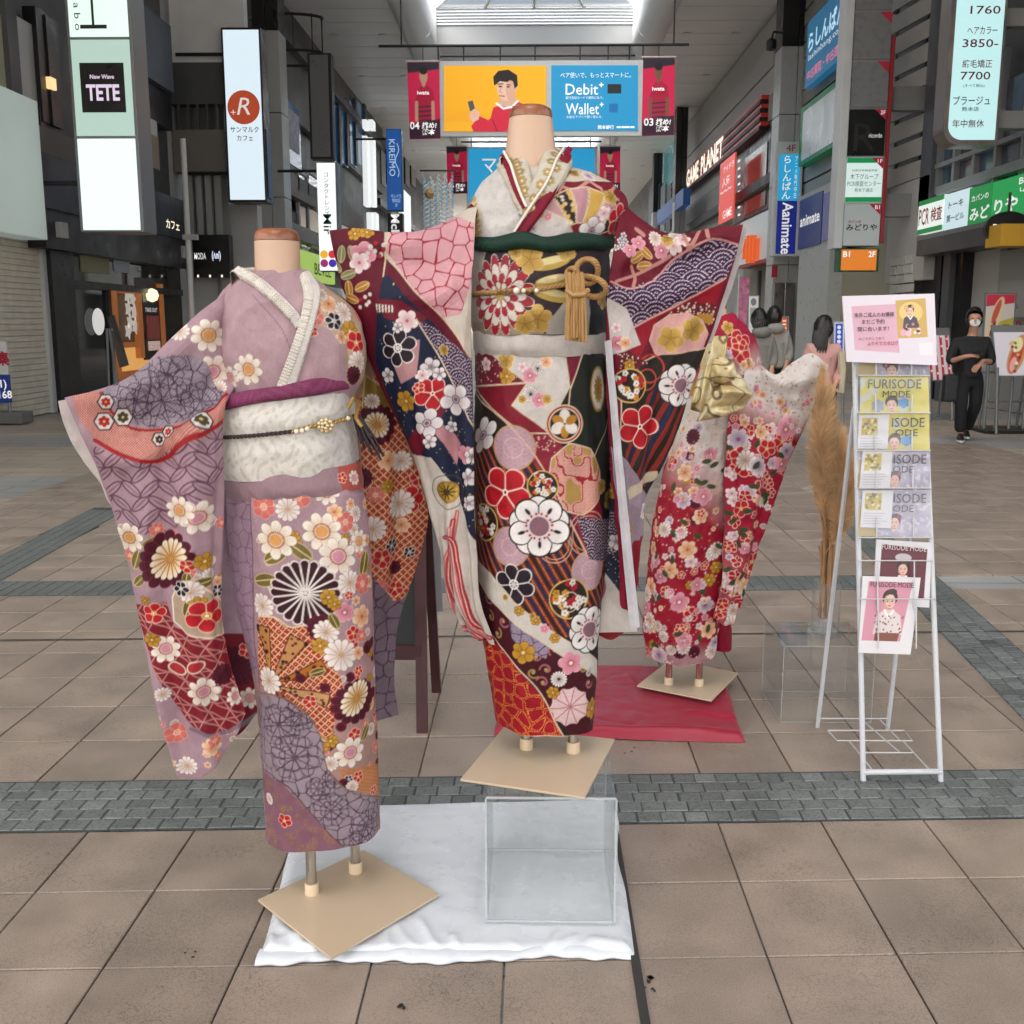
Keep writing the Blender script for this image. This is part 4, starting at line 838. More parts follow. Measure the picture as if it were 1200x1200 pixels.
Y = 43; flag(523, 547, 172, 227, Y, 1, '06', 'smaller pink player flag on the shutter side of the farther blue banner'); flag(703, 727, 172, 228, Y, 3, '05', 'smaller pink player flag on the game hall side of the farther blue banner')
t = thing('far_blue_banner', 'plain blue banner with white letters behind the tall mannequin neck', 'banner', at_y(620, 260, Y)); a, b_ = at_y(547, 262, Y), at_y(699, 262, Y); zt = at_y(622, 172, Y).z; bx('frame', a.x, b_.x, Y, Y+.15, a.z, zt, WHITE, t)
c = [at_y(x_, y_, Y-.015) for x_, y_ in ((549, 174), (697, 174), (697, 260), (549, 260))]; MB().prism(c, (0, .012, 0)).build('text_print', BLU, t); lettering('マス', at_y(583, 194, Y-.02), FX, FU, 34*Y/F, 16*Y/F, TWHITE, t, bold=.01)
MB().tube([(at_y(540, 168, Y).x, Y+.1, zt+.2), (at_y(705, 168, Y).x, Y+.1, zt+.2)], .035, 6).build('rail', DARKST, t)
for px in (552, 622, 692): MB().tube([(at_y(px, 168, Y).x, Y+.1, zt-.05), (at_y(px, 168, Y).x, Y+.1, HC)], .02, 5).build('suspension_rod', DARKST, t)
# right: white totem sign
Y = 21; t = sign_thing('white_totem_sign', 'tall white framed totem of stacked shop panels with a red edge', Y, 1005, 290); xl = at_y(976, 290, Y).x; xr = at_y(1032, 260, Y).x; z0 = at_y(1005, 291, Y).z
bx('frame', xl, xl+.16, Y-.05, Y+.4, z0, 8.2, WHITE, t, .01); bx('back', xl+.16, xr, Y+.02, Y+.35, z0+.05, 8.2, LGREY, t); bx('red_edge', xr, xr+.07, Y-.03, Y+.35, z0+.1, 6.6, mat('edge_red', '#a3323c', .45), t)
zz = [at_y(1010, y_, Y).z for y_ in (289, 238, 184, 127, 71, 13, -60)]
pcs = [mat('panel_grad', '#a7adad', .3, emit=.3), lit('pcrc', '#d8ece6', .85), BLACK, mat('panel_blank', '#8b8c8d', .3, mott=.03), MATS['panel_blank'] if 'panel_blank' in MATS else None, None]
pb = MATS['panel_blank']; pcs[4] = pcs[5] = pb; ks = []
for k in range(6): ks.append(spanel(t, xl+.18, xr-.02, zz[k]+.02, zz[k+1]-.02, Y, pcs[k], 'shop_panel'))
GRN = mat('totem_green', '#12894f', .4, emit=.5)
x0, x1, _, a0, a1 = ks[1]['ext']
for q0, q1 in ((0, .11), (.89, 1)): bx('green_band', x0, x1, Y-.02, Y-.013, a0+q0*(a1-a0), a0+q1*(a1-a0), GRN, t)
fro_text('木下グループ', ks[1], .5, .58, .78, .13, TINK, t); fro_text('PCR検査センター', ks[1], .5, .42, .92, .13, mat('ink_teal', '#2d6b5d', .6), t); fro_text('熊本下通店', ks[1], .5, .27, .5, .09, TINK, t); fro_text('抗原定性検査実施', ks[1], .5, .72, .7, .05, TINK, t)
fro_text('カバンの', ks[0], .3, .58, .36, .08, TRED, t, bold=.02); fro_text('みどりや', ks[0], .5, .44, .86, .16, TINK, t, bold=.02)
fro_text('R', ks[2], .45, .4, .6, .6, mat('ink_charcoal', '#2c2a2c', .5), t); fro_text('ricordo', ks[2], .74, .44, .36, .1, TWHITE, t)
RC = mat('corner_red', '#a8213c', .45, emit=.2)
for k in range(6):
    x0, x1, _, a0, a1 = ks[k]['ext']; MB().prism([(x1, Y-.03, a1), (x1, Y-.03, a1-.2), (x1-.22, Y-.03, a1)], (0, .008, 0)).build('floor_corner', RC, t)
for k, s_ in ((0, 'B1'), (1, '1F'), (2, '2F')): x0, x1, _, a0, a1 = ks[k]['ext']; lettering(s_, (x1-.07, Y-.04, a1-.06), FX, FU, .09, .07, TWHITE, t)
for y_ in (115, 240): a = at_y(1045, y_, Y+.1); bx('wall_bracket', xr+.07, xr+1.1, Y+.05, Y+.3, a.z-.22, a.z+.2, MGREY, t)
# small orange sign below it (without its animal figure)
t = sign_thing('orange_sign', 'small orange lit sign box hanging under the white totem', Y, 1008, 318); a, b_ = at_y(985, 318, Y), at_y(1029, 290, Y); bx('sign_case', a.x-.05, b_.x+.03, Y, Y+.3, a.z, b_.z-.02, mat('case_green', '#1c5a3a', .4), t, .01); k = spanel(t, a.x, b_.x-.02, a.z+.02, b_.z-.04, Y, lit('orange_s', '#e07f2a', .85)); fro_text('B1', k, .14, .78, .2, .28, TWHITE, t, bold=.03); fro_text('2F', k, .86, .78, .2, .28, TWHITE, t, bold=.03)
# hair salon sign
Y = 16; t = sign_thing('salon_price_sign', 'pale cyan lit price sign with a rounded lower corner', Y, 1140, 170); z0 = at_y(1140, 164, Y).z; xl, xr = at_y(1111, 150, Y).x, at_y(1168, 150, Y).x; zt = 7.0
def rr(x0, x1, z0, z1, r): return [(x1, z1), (x0, z1)] + [(x0+r-r*math.cos(q), z0+r-r*math.sin(q)) for q in np.linspace(0, math.pi/2, 8)] + [(x1, z0)]
MB().prism([(x, Y, z) for x, z in rr(xl-.07, xr+.02, z0-.07, zt, .25)], (0, .4, 0)).build('sign_case', mat('case_worn', '#77706a', .4, metal=.4, mott=.2, mscale=4), t)
MB().prism([(x, Y-.012, z) for x, z in rr(xl, xr-.02, z0, zt-.05, .2)], (0, .01, 0)).build('lit_panel', lit('salon', '#bfe9ea', .95), t)
MR = mat('ink_maroon', '#7c2436', .6); xm = (xl+xr)/2
for s_, py, w, h, mm in (('カット', -4, .45, .1, MR), ('1760', 12, .42, .11, MR), ('ヘアカラー', 36, .42, .1, MR), ('3850-', 51, .5, .11, MR), ('縮毛矯正', 75, .42, .11, MR), ('7700', 89, .42, .11, MR), ('(すべて税込)', 101, .3, .05, TINK), ('プラージュ', 118, .52, .12, TINK), ('熊本店', 128, .24, .06, TINK), ('年中無休', 145, .45, .11, MR)):
    lettering(s_, (xm - .0012*(py-60)*.8 + .01, Y-.016, at_y(1145, py, Y).z), FX, FU, w, h, mm, t, bold=.008)
for y_ in (20, 140): a = at_y(1180, y_, Y+.1); bx('wall_bracket', xr+.02, xr+1., Y+.1, Y+.3, a.z-.12, a.z+.12, MGREY, t)
# vertical blue sign on the column
Y = 30.4; t = sign_thing('vertical_blue_sign', 'white framed vertical sign, light blue above and navy below, on the pale column', Y, 918, 300); a, b_ = at_y(905, 300, Y), at_y(936, 300, Y); zt = at_y(920, 166, Y).z; z1 = at_y(920, 181, Y).z; z2 = at_y(920, 235, Y).z; xm = (a.x+b_.x)/2
bx('frame', a.x, b_.x, Y, Y+.35, a.z, zt, WHITE, t, .01); spanel(t, a.x+.08, b_.x-.08, z2, z1, Y, lit('cyanblue', '#2aa3d6', .8)); spanel(t, a.x+.08, b_.x-.08, a.z+.06, z2-.01, Y, lit('navyblue', '#1a2478', .65))
lettering('4F', (xm+.02, Y-.01, (zt+z1)/2), FX, FU, .26, .18, TRED, t); lettering(vert_text('らしんばん'), (xm-.06, Y-.02, (z1+z2)/2), FX, FU, .24, 1.15, TWHITE, t, bold=.02); lettering(vert_text('アニメ専門中古'), (xm+.18, Y-.02, (z1+z2)/2), FX, FU, .08, 1.1, TWHITE, t); lettering('Aanimate', (xm, Y-.02, (a.z+z2)/2), (0, 0, -1), (1, 0, 0), 1.4, .3, TWHITE, t, bold=.02)
# security camera
t = thing('security_camera', 'dark camera on an arm from the black column top', 'camera', at_y(905, 48, 31)); c = at_y(904, 50, 31); MB().lathe(c, [(.03, -.22), (.14, -.18), (.14, .05), (.05, .12)], 12).build('housing', BLACK, t, True); MB().tube([c + Vector((0, 0, .1)), c + Vector((.05, 0, .28)), c + Vector((.35, .1, .28))], .03, 6).build('arm', DARKST, t)
# ---- things standing by the right shops
POST = print_mat('poster_print', .45, .12)
def board(name, lab, cat, px0, px1, pt_, pb, Y, painter, base, feet=True, lean=.12, box=None, texts=()):
    a, b_ = at_y(px0, pb, Y), at_y(px1, pb, Y); zt = at_y((px0+px1)/2, pt_, Y).z; t = thing(name, lab, cat, ((a.x+b_.x)/2, Y, 0)); w = b_.x-a.x; h = zt-a.z
    MB().prism([(a.x-.02, Y+.004, a.z-.02), (b_.x+.02, Y+.004, a.z-.02), (b_.x+.02, Y+lean+.004, zt+.02), (a.x-.02, Y+lean+.004, zt+.02)], (0, .03, 0)).build('frame', SIGNFRAME, t)
    bb = box or (0, 0, 1, h/w); print_panel('print', [(a.x, Y+lean-.002, zt), (b_.x, Y+lean-.002, zt), (b_.x, Y-.002, a.z), (a.x, Y-.002, a.z)], bb, (60, int(60*h/w)), painter, POST, t, base)
    for s_, fx, fz, fw, fh, mm in texts: lettering(s_, (a.x+fx*w, Y+lean*fz-.012, a.z+fz*h), FX, FU, fw*w, fh*h, mm, t, bold=.01, off=.01)
    if feet:
        for x in (a.x, b_.x):
            MB().tube([(x, Y+.02, a.z+.1), (x, Y-.1, 0)], .018, 6).build('leg', SIGNFRAME, t); MB().tube([(x, Y+lean, zt-.1), (x, Y+.45, 0)], .018, 6).build('leg', SIGNFRAME, t)
    return t
def crepe(q):
    q.ell((.55, .7), .2, .55, '#c98f5e', .45); q.ell((.52, .75), .13, .46, '#b8483c', .45); q.ell((.6, .45), .12, .2, '#e6d9a8', .4); q.ell((.42, .95), .08, .2, '#e8a49a', .4)
    for k in range(12): q.disc((.4+.25*RNG.random(), .35+.8*RNG.random()), .04, ['#d3b25a', '#8c2f36', '#f0e2d0', '#6b7f3a'][k % 4])
def stripes(q):
    for k in range(4): q.poly([(k*.27+.02, 0), (k*.27+.14, 0), (k*.27+.14, 3), (k*.27+.02, 3)], '#b8273f')
    for k in range(24): q.disc((.1+.27*(k % 4), .1+.11*k), .05, '#f0d8d8')
def crepe2(q):
    q.poly([(0, 0), (1, 0), (1, .3), (0, .42)], '#c8334a'); q.poly([(.35, 1.0), (1, .8), (1, 2.2), (.3, 2.2)], '#b5a83a'); q.ell((.35, .8), .2, .75, '#e0c9a0', .3); q.ell((.38, .6), .1, .45, '#c75a4c', .3); q.ell((.28, 1.2), .06, .3, '#7c2c30', .3); q.poly([(.62, 1.05), (.86, 1.05), (.86, 1.35), (.62, 1.35)], '#4f4a30')
board('food_board', 'leaning white menu board with a large crepe print by the railing', 'menu board', 1169, 1215, 383, 440, 13.6, crepe, '#d7d3dc', lean=.25)
board('striped_board', 'red and white striped stand board behind the magazine rack', 'menu board', 1090, 1116, 386, 445, 15.5, stripes, '#d9cfd0', lean=.3)
board('wall_poster', 'upright poster with food picture and olive lower half behind the man', 'poster', 1152, 1185, 345, 412, 15.8, crepe2, '#cfc9c0', feet=False, lean=.02)
def blue_p(q):
    q.poly([(.1, .1), (.9, .1), (.9, 3.2), (.1, 3.2)], '#1d46b8'); 
    for k in range(5): q.disc((.5, .5+.5*k), .2, '#dfe6f4')
board('blue_sign_board', 'blue vertical stand sign behind the woman in pink', 'sign', 977, 988, 378, 450, 14.5, blue_p, '#cfd6e6')
def orange_p(q):
    q.poly([(.1, .1), (.9, .1), (.9, 2.6), (.1, 2.6)], '#e0662c')
    for k in range(4): q.poly([(.25, .4+.5*k), (.75, .4+.5*k), (.75, .6+.5*k), (.25, .6+.5*k)], '#fff0e0')
board('orange_menu_board', 'orange lit menu stand beside the two people in grey hoods', 'menu board', 915, 923, 372, 420, 19, orange_p, '#4a3020')
def mono(q):
    q.ell((.5, .6), .3, .4, '#77777a'); q.poly([(.15, 1.2), (.85, 1.2), (.85, 2.4), (.15, 2.4)], '#9a9a9c')
board('portrait_stand', 'white easel board with a grey picture outside the pale shop', 'menu board', 877, 888, 347, 400, 22, mono, '#d3d3d3')
nb = thing('tall_banner_flag', 'thin pink nobori flag by the game hall corner', 'flag', at_y(867, 430, 26)); a = at_y(868, 400, 26); MB().box(a.x-.08, a.x+.16, 26, 26.02, at_y(868, 400, 26).z, at_y(868, 325, 26).z).build('flag_cloth', mat('nobori', '#c97a9a', .6, mott=.5, mscale=6), nb); MB().tube([(a.x-.1, 26, 0), (a.x-.1, 26, at_y(868, 322, 26).z)], .015, 6).build('pole', WHITE, nb)
rl = thing('metal_railing', 'grey metal crowd railing in front of the food posters', 'railing', (6.2, 13.9, 0)); rails = SIGNFRAME
for px in (1157, 1170, 1186, 1203):
    x = at_y(px, 450, 13.9).x; MB().tube([(x, 13.9, 0), (x, 13.9, at_y(px, 410, 13.9).z)], .02, 8).build('post', rails, rl)
for py in (412, 436, 470): MB().tube([at_y(1150, py, 13.9), at_y(1215, py, 13.9)], .016, 8).build('rail', rails, rl)
MB().box(at_y(1150, 480, 13.8).x, 7.1, 13.6, 14.3, 0, .03).build('base_mat', BLACK, rl)
# recruiting sign by the shutter
t = thing('shutter_side_sign', 'white and blue stand sign in front of the roller shutter', 'sign', at_z(10, 496)); Y = at_z(10, 496).y; a, b_ = at_y(-60, 470, Y), at_y(12, 470, Y); zt = at_y(0, 400, Y).z; zm = at_y(0, 439, Y).z; z0 = at_y(0, 472, Y).z
bx('white_panel', a.x, b_.x, Y, Y+.06, zm, zt, mat('sign_white', '#d6d8da', .4), t, .008); bx('blue_panel', a.x, b_.x, Y, Y+.06, z0, zm-.004, mat('sign_blue', '#1f3f9c', .4), t, .008); bx('foot', a.x, at_y(30, 490, Y).x, Y-.12, Y+.25, 0, .16, mat('concrete_foot', '#6f6f6d', .8, mott=.1), t, .02); MB().tube([(b_.x-.03, Y+.03, 0), (b_.x-.03, Y+.03, zt)], .025, 8).build('post', SIGNFRAME, t)
lettering('集', at_y(3, 420, Y-.004), FX, FU, .2, .2, TRED, t, bold=.03); lettering('(1)\n5168', at_y(2, 456, Y-.004), FX, FU, .28, .26, TWHITE, t, bold=.02)
# cafe signboard in front
t = thing('cafe_easel_sign', 'black slanted menu stand at the cafe door', 'menu board', at_z(135, 450)); Y = at_z(135, 450).y
Y = 16.6; q = [at_y(126, 372, Y), at_y(133, 369, Y+.1), at_y(150, 428, Y), at_y(140, 431, Y-.1)]; MB().prism(q, (0, .05, 0)).build('board', mat('board_grey', '#3f3a33', .5), t)
for p0, p1 in ((125, 124), (131, 131), (128, 137)): MB().tube([at_y(p0, 385, Y), (at_y(p1, 450, Y).x, Y+.1, 0)], .02, 6).build('leg', SIGNFRAME, t)
# ------------------------------------------------------------------ cloth: lofted bodies, hanging sheets, ribbons, and the dyes on them
def catmull(P, n):
    P = np.asarray(P, float)
    if len(P) == 2: return P[0] + (P[1]-P[0])*np.linspace(0, 1, n)[:, None]
    d = np.concatenate([[0], np.cumsum(np.maximum(np.linalg.norm(np.diff(P, axis=0), axis=1), 1e-6))]); m = np.gradient(P, d, axis=0)
    t = np.linspace(0, d[-1], n); k = np.clip(np.searchsorted(d, t, side='right')-1, 0, len(d)-2); h = (d[k+1]-d[k])[:, None]; s = ((t-d[k])/h[:, 0])[:, None]
    return (2*s**3-3*s**2+1)*P[k] + (s**3-2*s**2+s)*h*m[k] + (-2*s**3+3*s**2)*P[k+1] + (s**3-s**2)*h*m[k+1]
def normals(P):
    du = np.gradient(P, axis=1); dv = np.gradient(P, axis=0); n = np.cross(du, dv); return n/np.maximum(np.linalg.norm(n, axis=2, keepdims=True), 1e-12)
class Cloth:
    def __init__(s, P, U, Y0, base, front=None, closed=False):
        s.P, s.U, s.Y0, s.closed = P, U, Y0, closed; s.k = F/Y0*1.02; s.px = to_px(P)
        s.front = np.ones(P.shape[:2], bool) if front is None else front
        s.pt = Paint(U, base, 1.05/s.k)
        f = s.front.copy(); sub = np.zeros_like(f); sub[::2, ::2] = True; f &= sub; s.lpx = s.px[f]; s.lU = s.U[f]; s.li = np.argwhere(f)
    def at(s, px, py):
        d = s.lpx - (px, py); i = np.argmin((d**2).sum(1)); e = np.array([px, py])-s.lpx[i]; return s.lU[i] + np.array([e[0], -e[1]])/s.k
    def pts(s, L): return [s.at(*p) for p in L]
    def near(s, px, py):
        return tuple(s.li[np.argmin(((s.lpx-(px, py))**2).sum(1))])
    def build(s, name, m, parent, back=None):
        q = s.pt.U; n = len(q)                       # uneven dye take-up and yarn-to-yarn variation
        v = 1 + .16*(vnoise(q, 14, 5)-.5) + .14*(vnoise(q, 60, 6)-.5) + .10*(vnoise(q*(1, .25), 420, 7)-.5) + RNG.normal(0, .035, n)
        s.pt.C = np.clip(s.pt.C*v[:, None]*(.62 + .26*s.pt.C.max(1, keepdims=True)), 0, 1)
        me = grid_mesh(name, s.P, s.closed); me.materials.append(m); set_dye(me, s.pt.C, s.pt.G)
        o = bpy.data.objects.new(name, me); return link(o, parent)
def folds(px, ridges, k):
    """displacement in metres from ridge lines given in photo pixels: (points, half width px, height m)"""
    full = px.shape[:2]; st = 6 if full[1] > 100 else 1
    iv = np.unique(np.r_[np.arange(0, full[0], st), full[0]-1]); iu = np.unique(np.r_[np.arange(0, full[1], st), full[1]-1]); px = px[np.ix_(iv, iu)]
    D = np.zeros(px.shape[:2]); q = px.reshape(-1, 2)
    for L, w, h in ridges:
        L = catmull(L, 24); best = np.full(len(q), 1e9); tt = np.zeros(len(q))
        for j in range(len(L)-1):
            a, b_ = L[j], L[j+1]; e = b_-a; t = np.clip(((q-a)@e)/max((e@e), 1e-9), 0, 1); d = np.hypot(*(q - a - t[:, None]*e).T); up = d < best; best = np.where(up, d, best); tt = np.where(up, (j+t)/(len(L)-1), tt)
        D += (h*np.exp(-(best/w)**2)*np.clip(4*tt*(1-tt)+.35, 0, 1)).reshape(D.shape)
    if st > 1:
        D = np.stack([np.interp(np.arange(full[1]), iu, r) for r in D]); D = np.stack([np.interp(np.arange(full[0]), iv, r) for r in D.T]).T
    return D
def loft(rows, Y0, nu, nv, base, ridges=(), wrinkle=.0015, e=1., edge=None, seed=1, full=.74, drape=0.):
    """rows: (pxL, pyL, pxR, pyR, half depth, [y shift]); a closed body of sections"""
    nu, nv = int(nu*.56), int(nv*.72); R = []
    for r in rows:
        L, Rr = at_y(r[0], r[1], Y0), at_y(r[2], r[3], Y0); R.append((L.x, L.z, Rr.x, Rr.z, r[4], r[5] if len(r) > 5 else 0.))
    R = np.array(R); K = catmull(R, nv)
    nf = int(nu*full); th = np.concatenate([np.linspace(math.pi, 0, nf, endpoint=False), np.linspace(0, -math.pi, nu-nf, endpoint=False)])   # left, front, right, back
    c, sn = np.cos(th), np.sin(th); cc = np.sign(c)*np.abs(c)**e; ss = np.sign(sn)*np.abs(sn)**e
    xl, zl, xr, zr, b_, ys = [K[:, i][:, None] for i in range(6)]
    x = (xl+xr)/2 + (xr-xl)/2*cc; z = (zl+zr)/2 + (zr-zl)/2*cc; y = Y0 + ys - b_*ss + 0*x
    P = np.stack([x, y, z], -1); n = normals(P); front = np.broadcast_to(sn > .02, P.shape[:2]).copy()
    seg = np.linalg.norm(np.diff(P, axis=1), axis=2); arc = np.concatenate([np.zeros((nv, 1)), np.cumsum(seg, 1)], 1); mid = nf//2
    U = np.stack([arc - arc[:, mid:mid+1], z], -1)
    px = to_px(P); w = np.zeros(P.shape[:2])
    if ridges: w += 1.4*folds(px, ridges, 1)*front
    if edge is not None:                               # overlap edge of the wrapped front: cloth left of the line lies deeper
        ex = np.interp(px[..., 1], [p[1] for p in edge], [p[0] for p in edge]); w += .005*np.clip((px[..., 0]-ex)/1.2, 0, 1)*front*np.clip((px[..., 1]-edge[0][1])/6, 0, 1)
    q = np.stack([arc*1.0, z*.35], -1).reshape(-1, 2)
    q2 = np.stack([arc + .5*z, z*.8 - .3*arc], -1).reshape(-1, 2); w += wrinkle*((vnoise(q, 22, seed)-.5)*2.2 + (vnoise(q, 55, seed+1)-.5)*.9 - np.abs(vnoise(q2, 26, seed+5)-.5)*2.0).reshape(w.shape)
    if drape: vv = np.linspace(0, 1, nv)[:, None]; w += drape*vv**1.3*(np.sin(arc*38 + seed + 1.2*np.sin(z*5)) + .5*np.sin(arc*71 + 2*seed + z*4))
    if n[nv//2, mid, 1] > 0: n = -n
    P = P + n*w[..., None]
    if np.cross(P[1, 0]-P[0, 0], P[0, 1]-P[0, 0])@n[0, 0] > 0: pass
    o = Cloth(P[::-1].copy(), U[::-1].copy(), Y0, base, front[::-1].copy(), True); o.N = n[::-1]; return o
def coons(top, bot, left, right, nu, nv):
    def w(L, n): return catmull([tuple(at_y(*p)) for p in L], n)
    T, B_, L, R = w(top, nu), w(bot, nu), w(left, nv), w(right, nv)
    u = np.linspace(0, 1, nu)[None, :, None]; v = np.linspace(0, 1, nv)[:, None, None]
    return (1-v)*T[None] + v*B_[None] + (1-u)*L[:, None] + u*R[:, None] - ((1-u)*(1-v)*T[0] + u*(1-v)*T[-1] + (1-u)*v*B_[0] + u*v*B_[-1])
def sheet(top, bot, left, right, nu, nv, base, ridges=(), wrinkle=.002, pillow=.0, seed=3, Y0=None):
    """hanging cloth spanned by four edge curves of (px, py, distance)"""
    nu, nv = (int(nu*.76), int(nv*.76)) if nu > 100 else (nu, nv); P = coons(top, bot, left, right, nu, nv); n = normals(P); flip = n[..., 1].mean() > 0
    if flip: n = -n
    px = to_px(P); w = np.zeros(P.shape[:2])
    if ridges: w += 1.35*folds(px, ridges, 1)
    d = P[-1, :].mean(0)-P[0, :].mean(0); e1 = P[:, -1].mean(0)-P[:, 0].mean(0); e1[2] = 0; e1 /= np.linalg.norm(e1)
    U = np.stack([P@e1, P[..., 2]], -1); q = U.reshape(-1, 2)
    w += wrinkle*((vnoise(q*(1, .4), 18, seed)-.5)*2.6 + (vnoise(q*(1, .5), 46, seed+1)-.5)*1.1 - np.abs(vnoise(q@np.array([[1, .4], [-.5, .7]]), 16, seed+5)-.5)*2.4).reshape(w.shape)
    u = np.linspace(0, 1, nu)[None]; v = np.linspace(0, 1, nv)[:, None]
    if pillow: w += .0055*v**1.2*(np.sin(u*17 + seed + 1.5*np.sin(v*5)) + .5*np.sin(u*31 + v*6)) - .004*np.exp(-((v-.35)/.2)**2)*np.abs(np.sin(u*14+v*9))
    if pillow: w += pillow*np.sqrt(np.clip(4*u*(1-u), 0, 1))*np.sqrt(np.clip(4*v*(1-v), 0, 1))
    P = P + n*w[..., None]
    Y = Y0 or float(P[..., 1].mean()); o = Cloth(P[::-1].copy(), U[::-1].copy(), Y, base); o.N = n[::-1]; o.pil = pillow; return o
def back_sheet(c, name, m, parent, col, thick=.02, st=4):
    """the sleeve's rear layer, meeting the front layer along its edges"""
    P = c.P; nv, nu = P.shape[:2]; iv = np.unique(np.r_[np.arange(0, nv, st), nv-1]); iu = np.unique(np.r_[np.arange(0, nu, st), nu-1])
    Q = P[np.ix_(iv, iu)].copy(); N_ = c.N[np.ix_(iv, iu)]; u = np.linspace(0, 1, len(iu))[None]; v = np.linspace(0, 1, len(iv))[:, None]
    Q -= N_*(thick*np.sqrt(4*u*(1-u))*np.sqrt(4*v*(1-v)) + .0015)[..., None]
    me = grid_mesh(name, Q[:, ::-1]); me.materials.append(m); C = np.empty((Q.shape[0]*Q.shape[1], 3)); C[:] = lin(col); set_dye(me, C, np.zeros(len(C))); o = bpy.data.objects.new(name, me); return link(o, parent)
def surf_path(c, L, n, off=.004, sm=9):
    """points on the cloth under a photo-pixel path, with outward normals"""
    L = catmull(L, n); P = []; N_ = []
    for p in L: i = c.near(*p); e = p-c.px[i]; P.append(c.P[i] + np.array([e[0], 0, -e[1]])/c.k); N_.append(c.N[i])
    P, N_ = np.array(P), np.array(N_)
    if sm > 1:
        ker = np.hanning(sm+2)[1:-1]; ker /= ker.sum(); pad = sm//2
        for A_ in (P, N_):
            for j in range(3): A_[:, j] = np.convolve(np.pad(A_[:, j], pad, mode='reflect', reflect_type='odd'), ker, 'valid')[:len(A_)]
    N_ /= np.linalg.norm(N_, axis=1, keepdims=True); return P + N_*off, N_
def ribbon(c, L, wpx, n, m_, base, off=.004, crown=.003, sm=9, ruffle=0., rn=0, taper=None):
    """a band of cloth laid along a path on another cloth"""
    P, N_ = surf_path(c, L, n, off, sm); T = np.gradient(P, axis=0); T /= np.linalg.norm(T, axis=1, keepdims=True); S = np.cross(T, N_)
    hw = wpx/2/c.k; s = np.linspace(-1, 1, m_); tw = np.ones(n) if taper is None else np.interp(np.linspace(0, 1, n), *taper)
    prof = crown*np.sqrt(np.clip(1-s**2, 0, 1)) - off*.9*(np.abs(s) > .98)
    d = np.concatenate([[0], np.cumsum(np.linalg.norm(np.diff(P, axis=0), axis=1))])
    Q = P[:, None] + S[:, None]*(s[None, :, None]*hw*tw[:, None, None]) + N_[:, None]*prof[None, :, None]
    if ruffle: ph = 2*math.pi*rn*d/d[-1]; Q += N_[:, None]*(ruffle*np.sin(ph)[:, None]*np.abs(s)[None]**.6)[..., None] + S[:, None]*(.4*ruffle*np.sin(ph*1.7+1)[:, None]*s[None]**2)[..., None]
    U = np.stack(np.broadcast_arrays(d[:, None], s[None]*hw), -1).copy()
    o = Cloth(Q, U, c.Y0, base); o.N = np.broadcast_to(N_[:, None], Q.shape); return o
SILK = print_mat('dyed_silk', .55, 0, .22, spec=.22); SATIN = print_mat('dyed_satin', .36, 0, .1); BROC = print_mat('brocade', .45, 0, .45, spec=.3)
LACE = mat('lace_white', '#d8d0c8', .8, bump=.5, bscale=240)
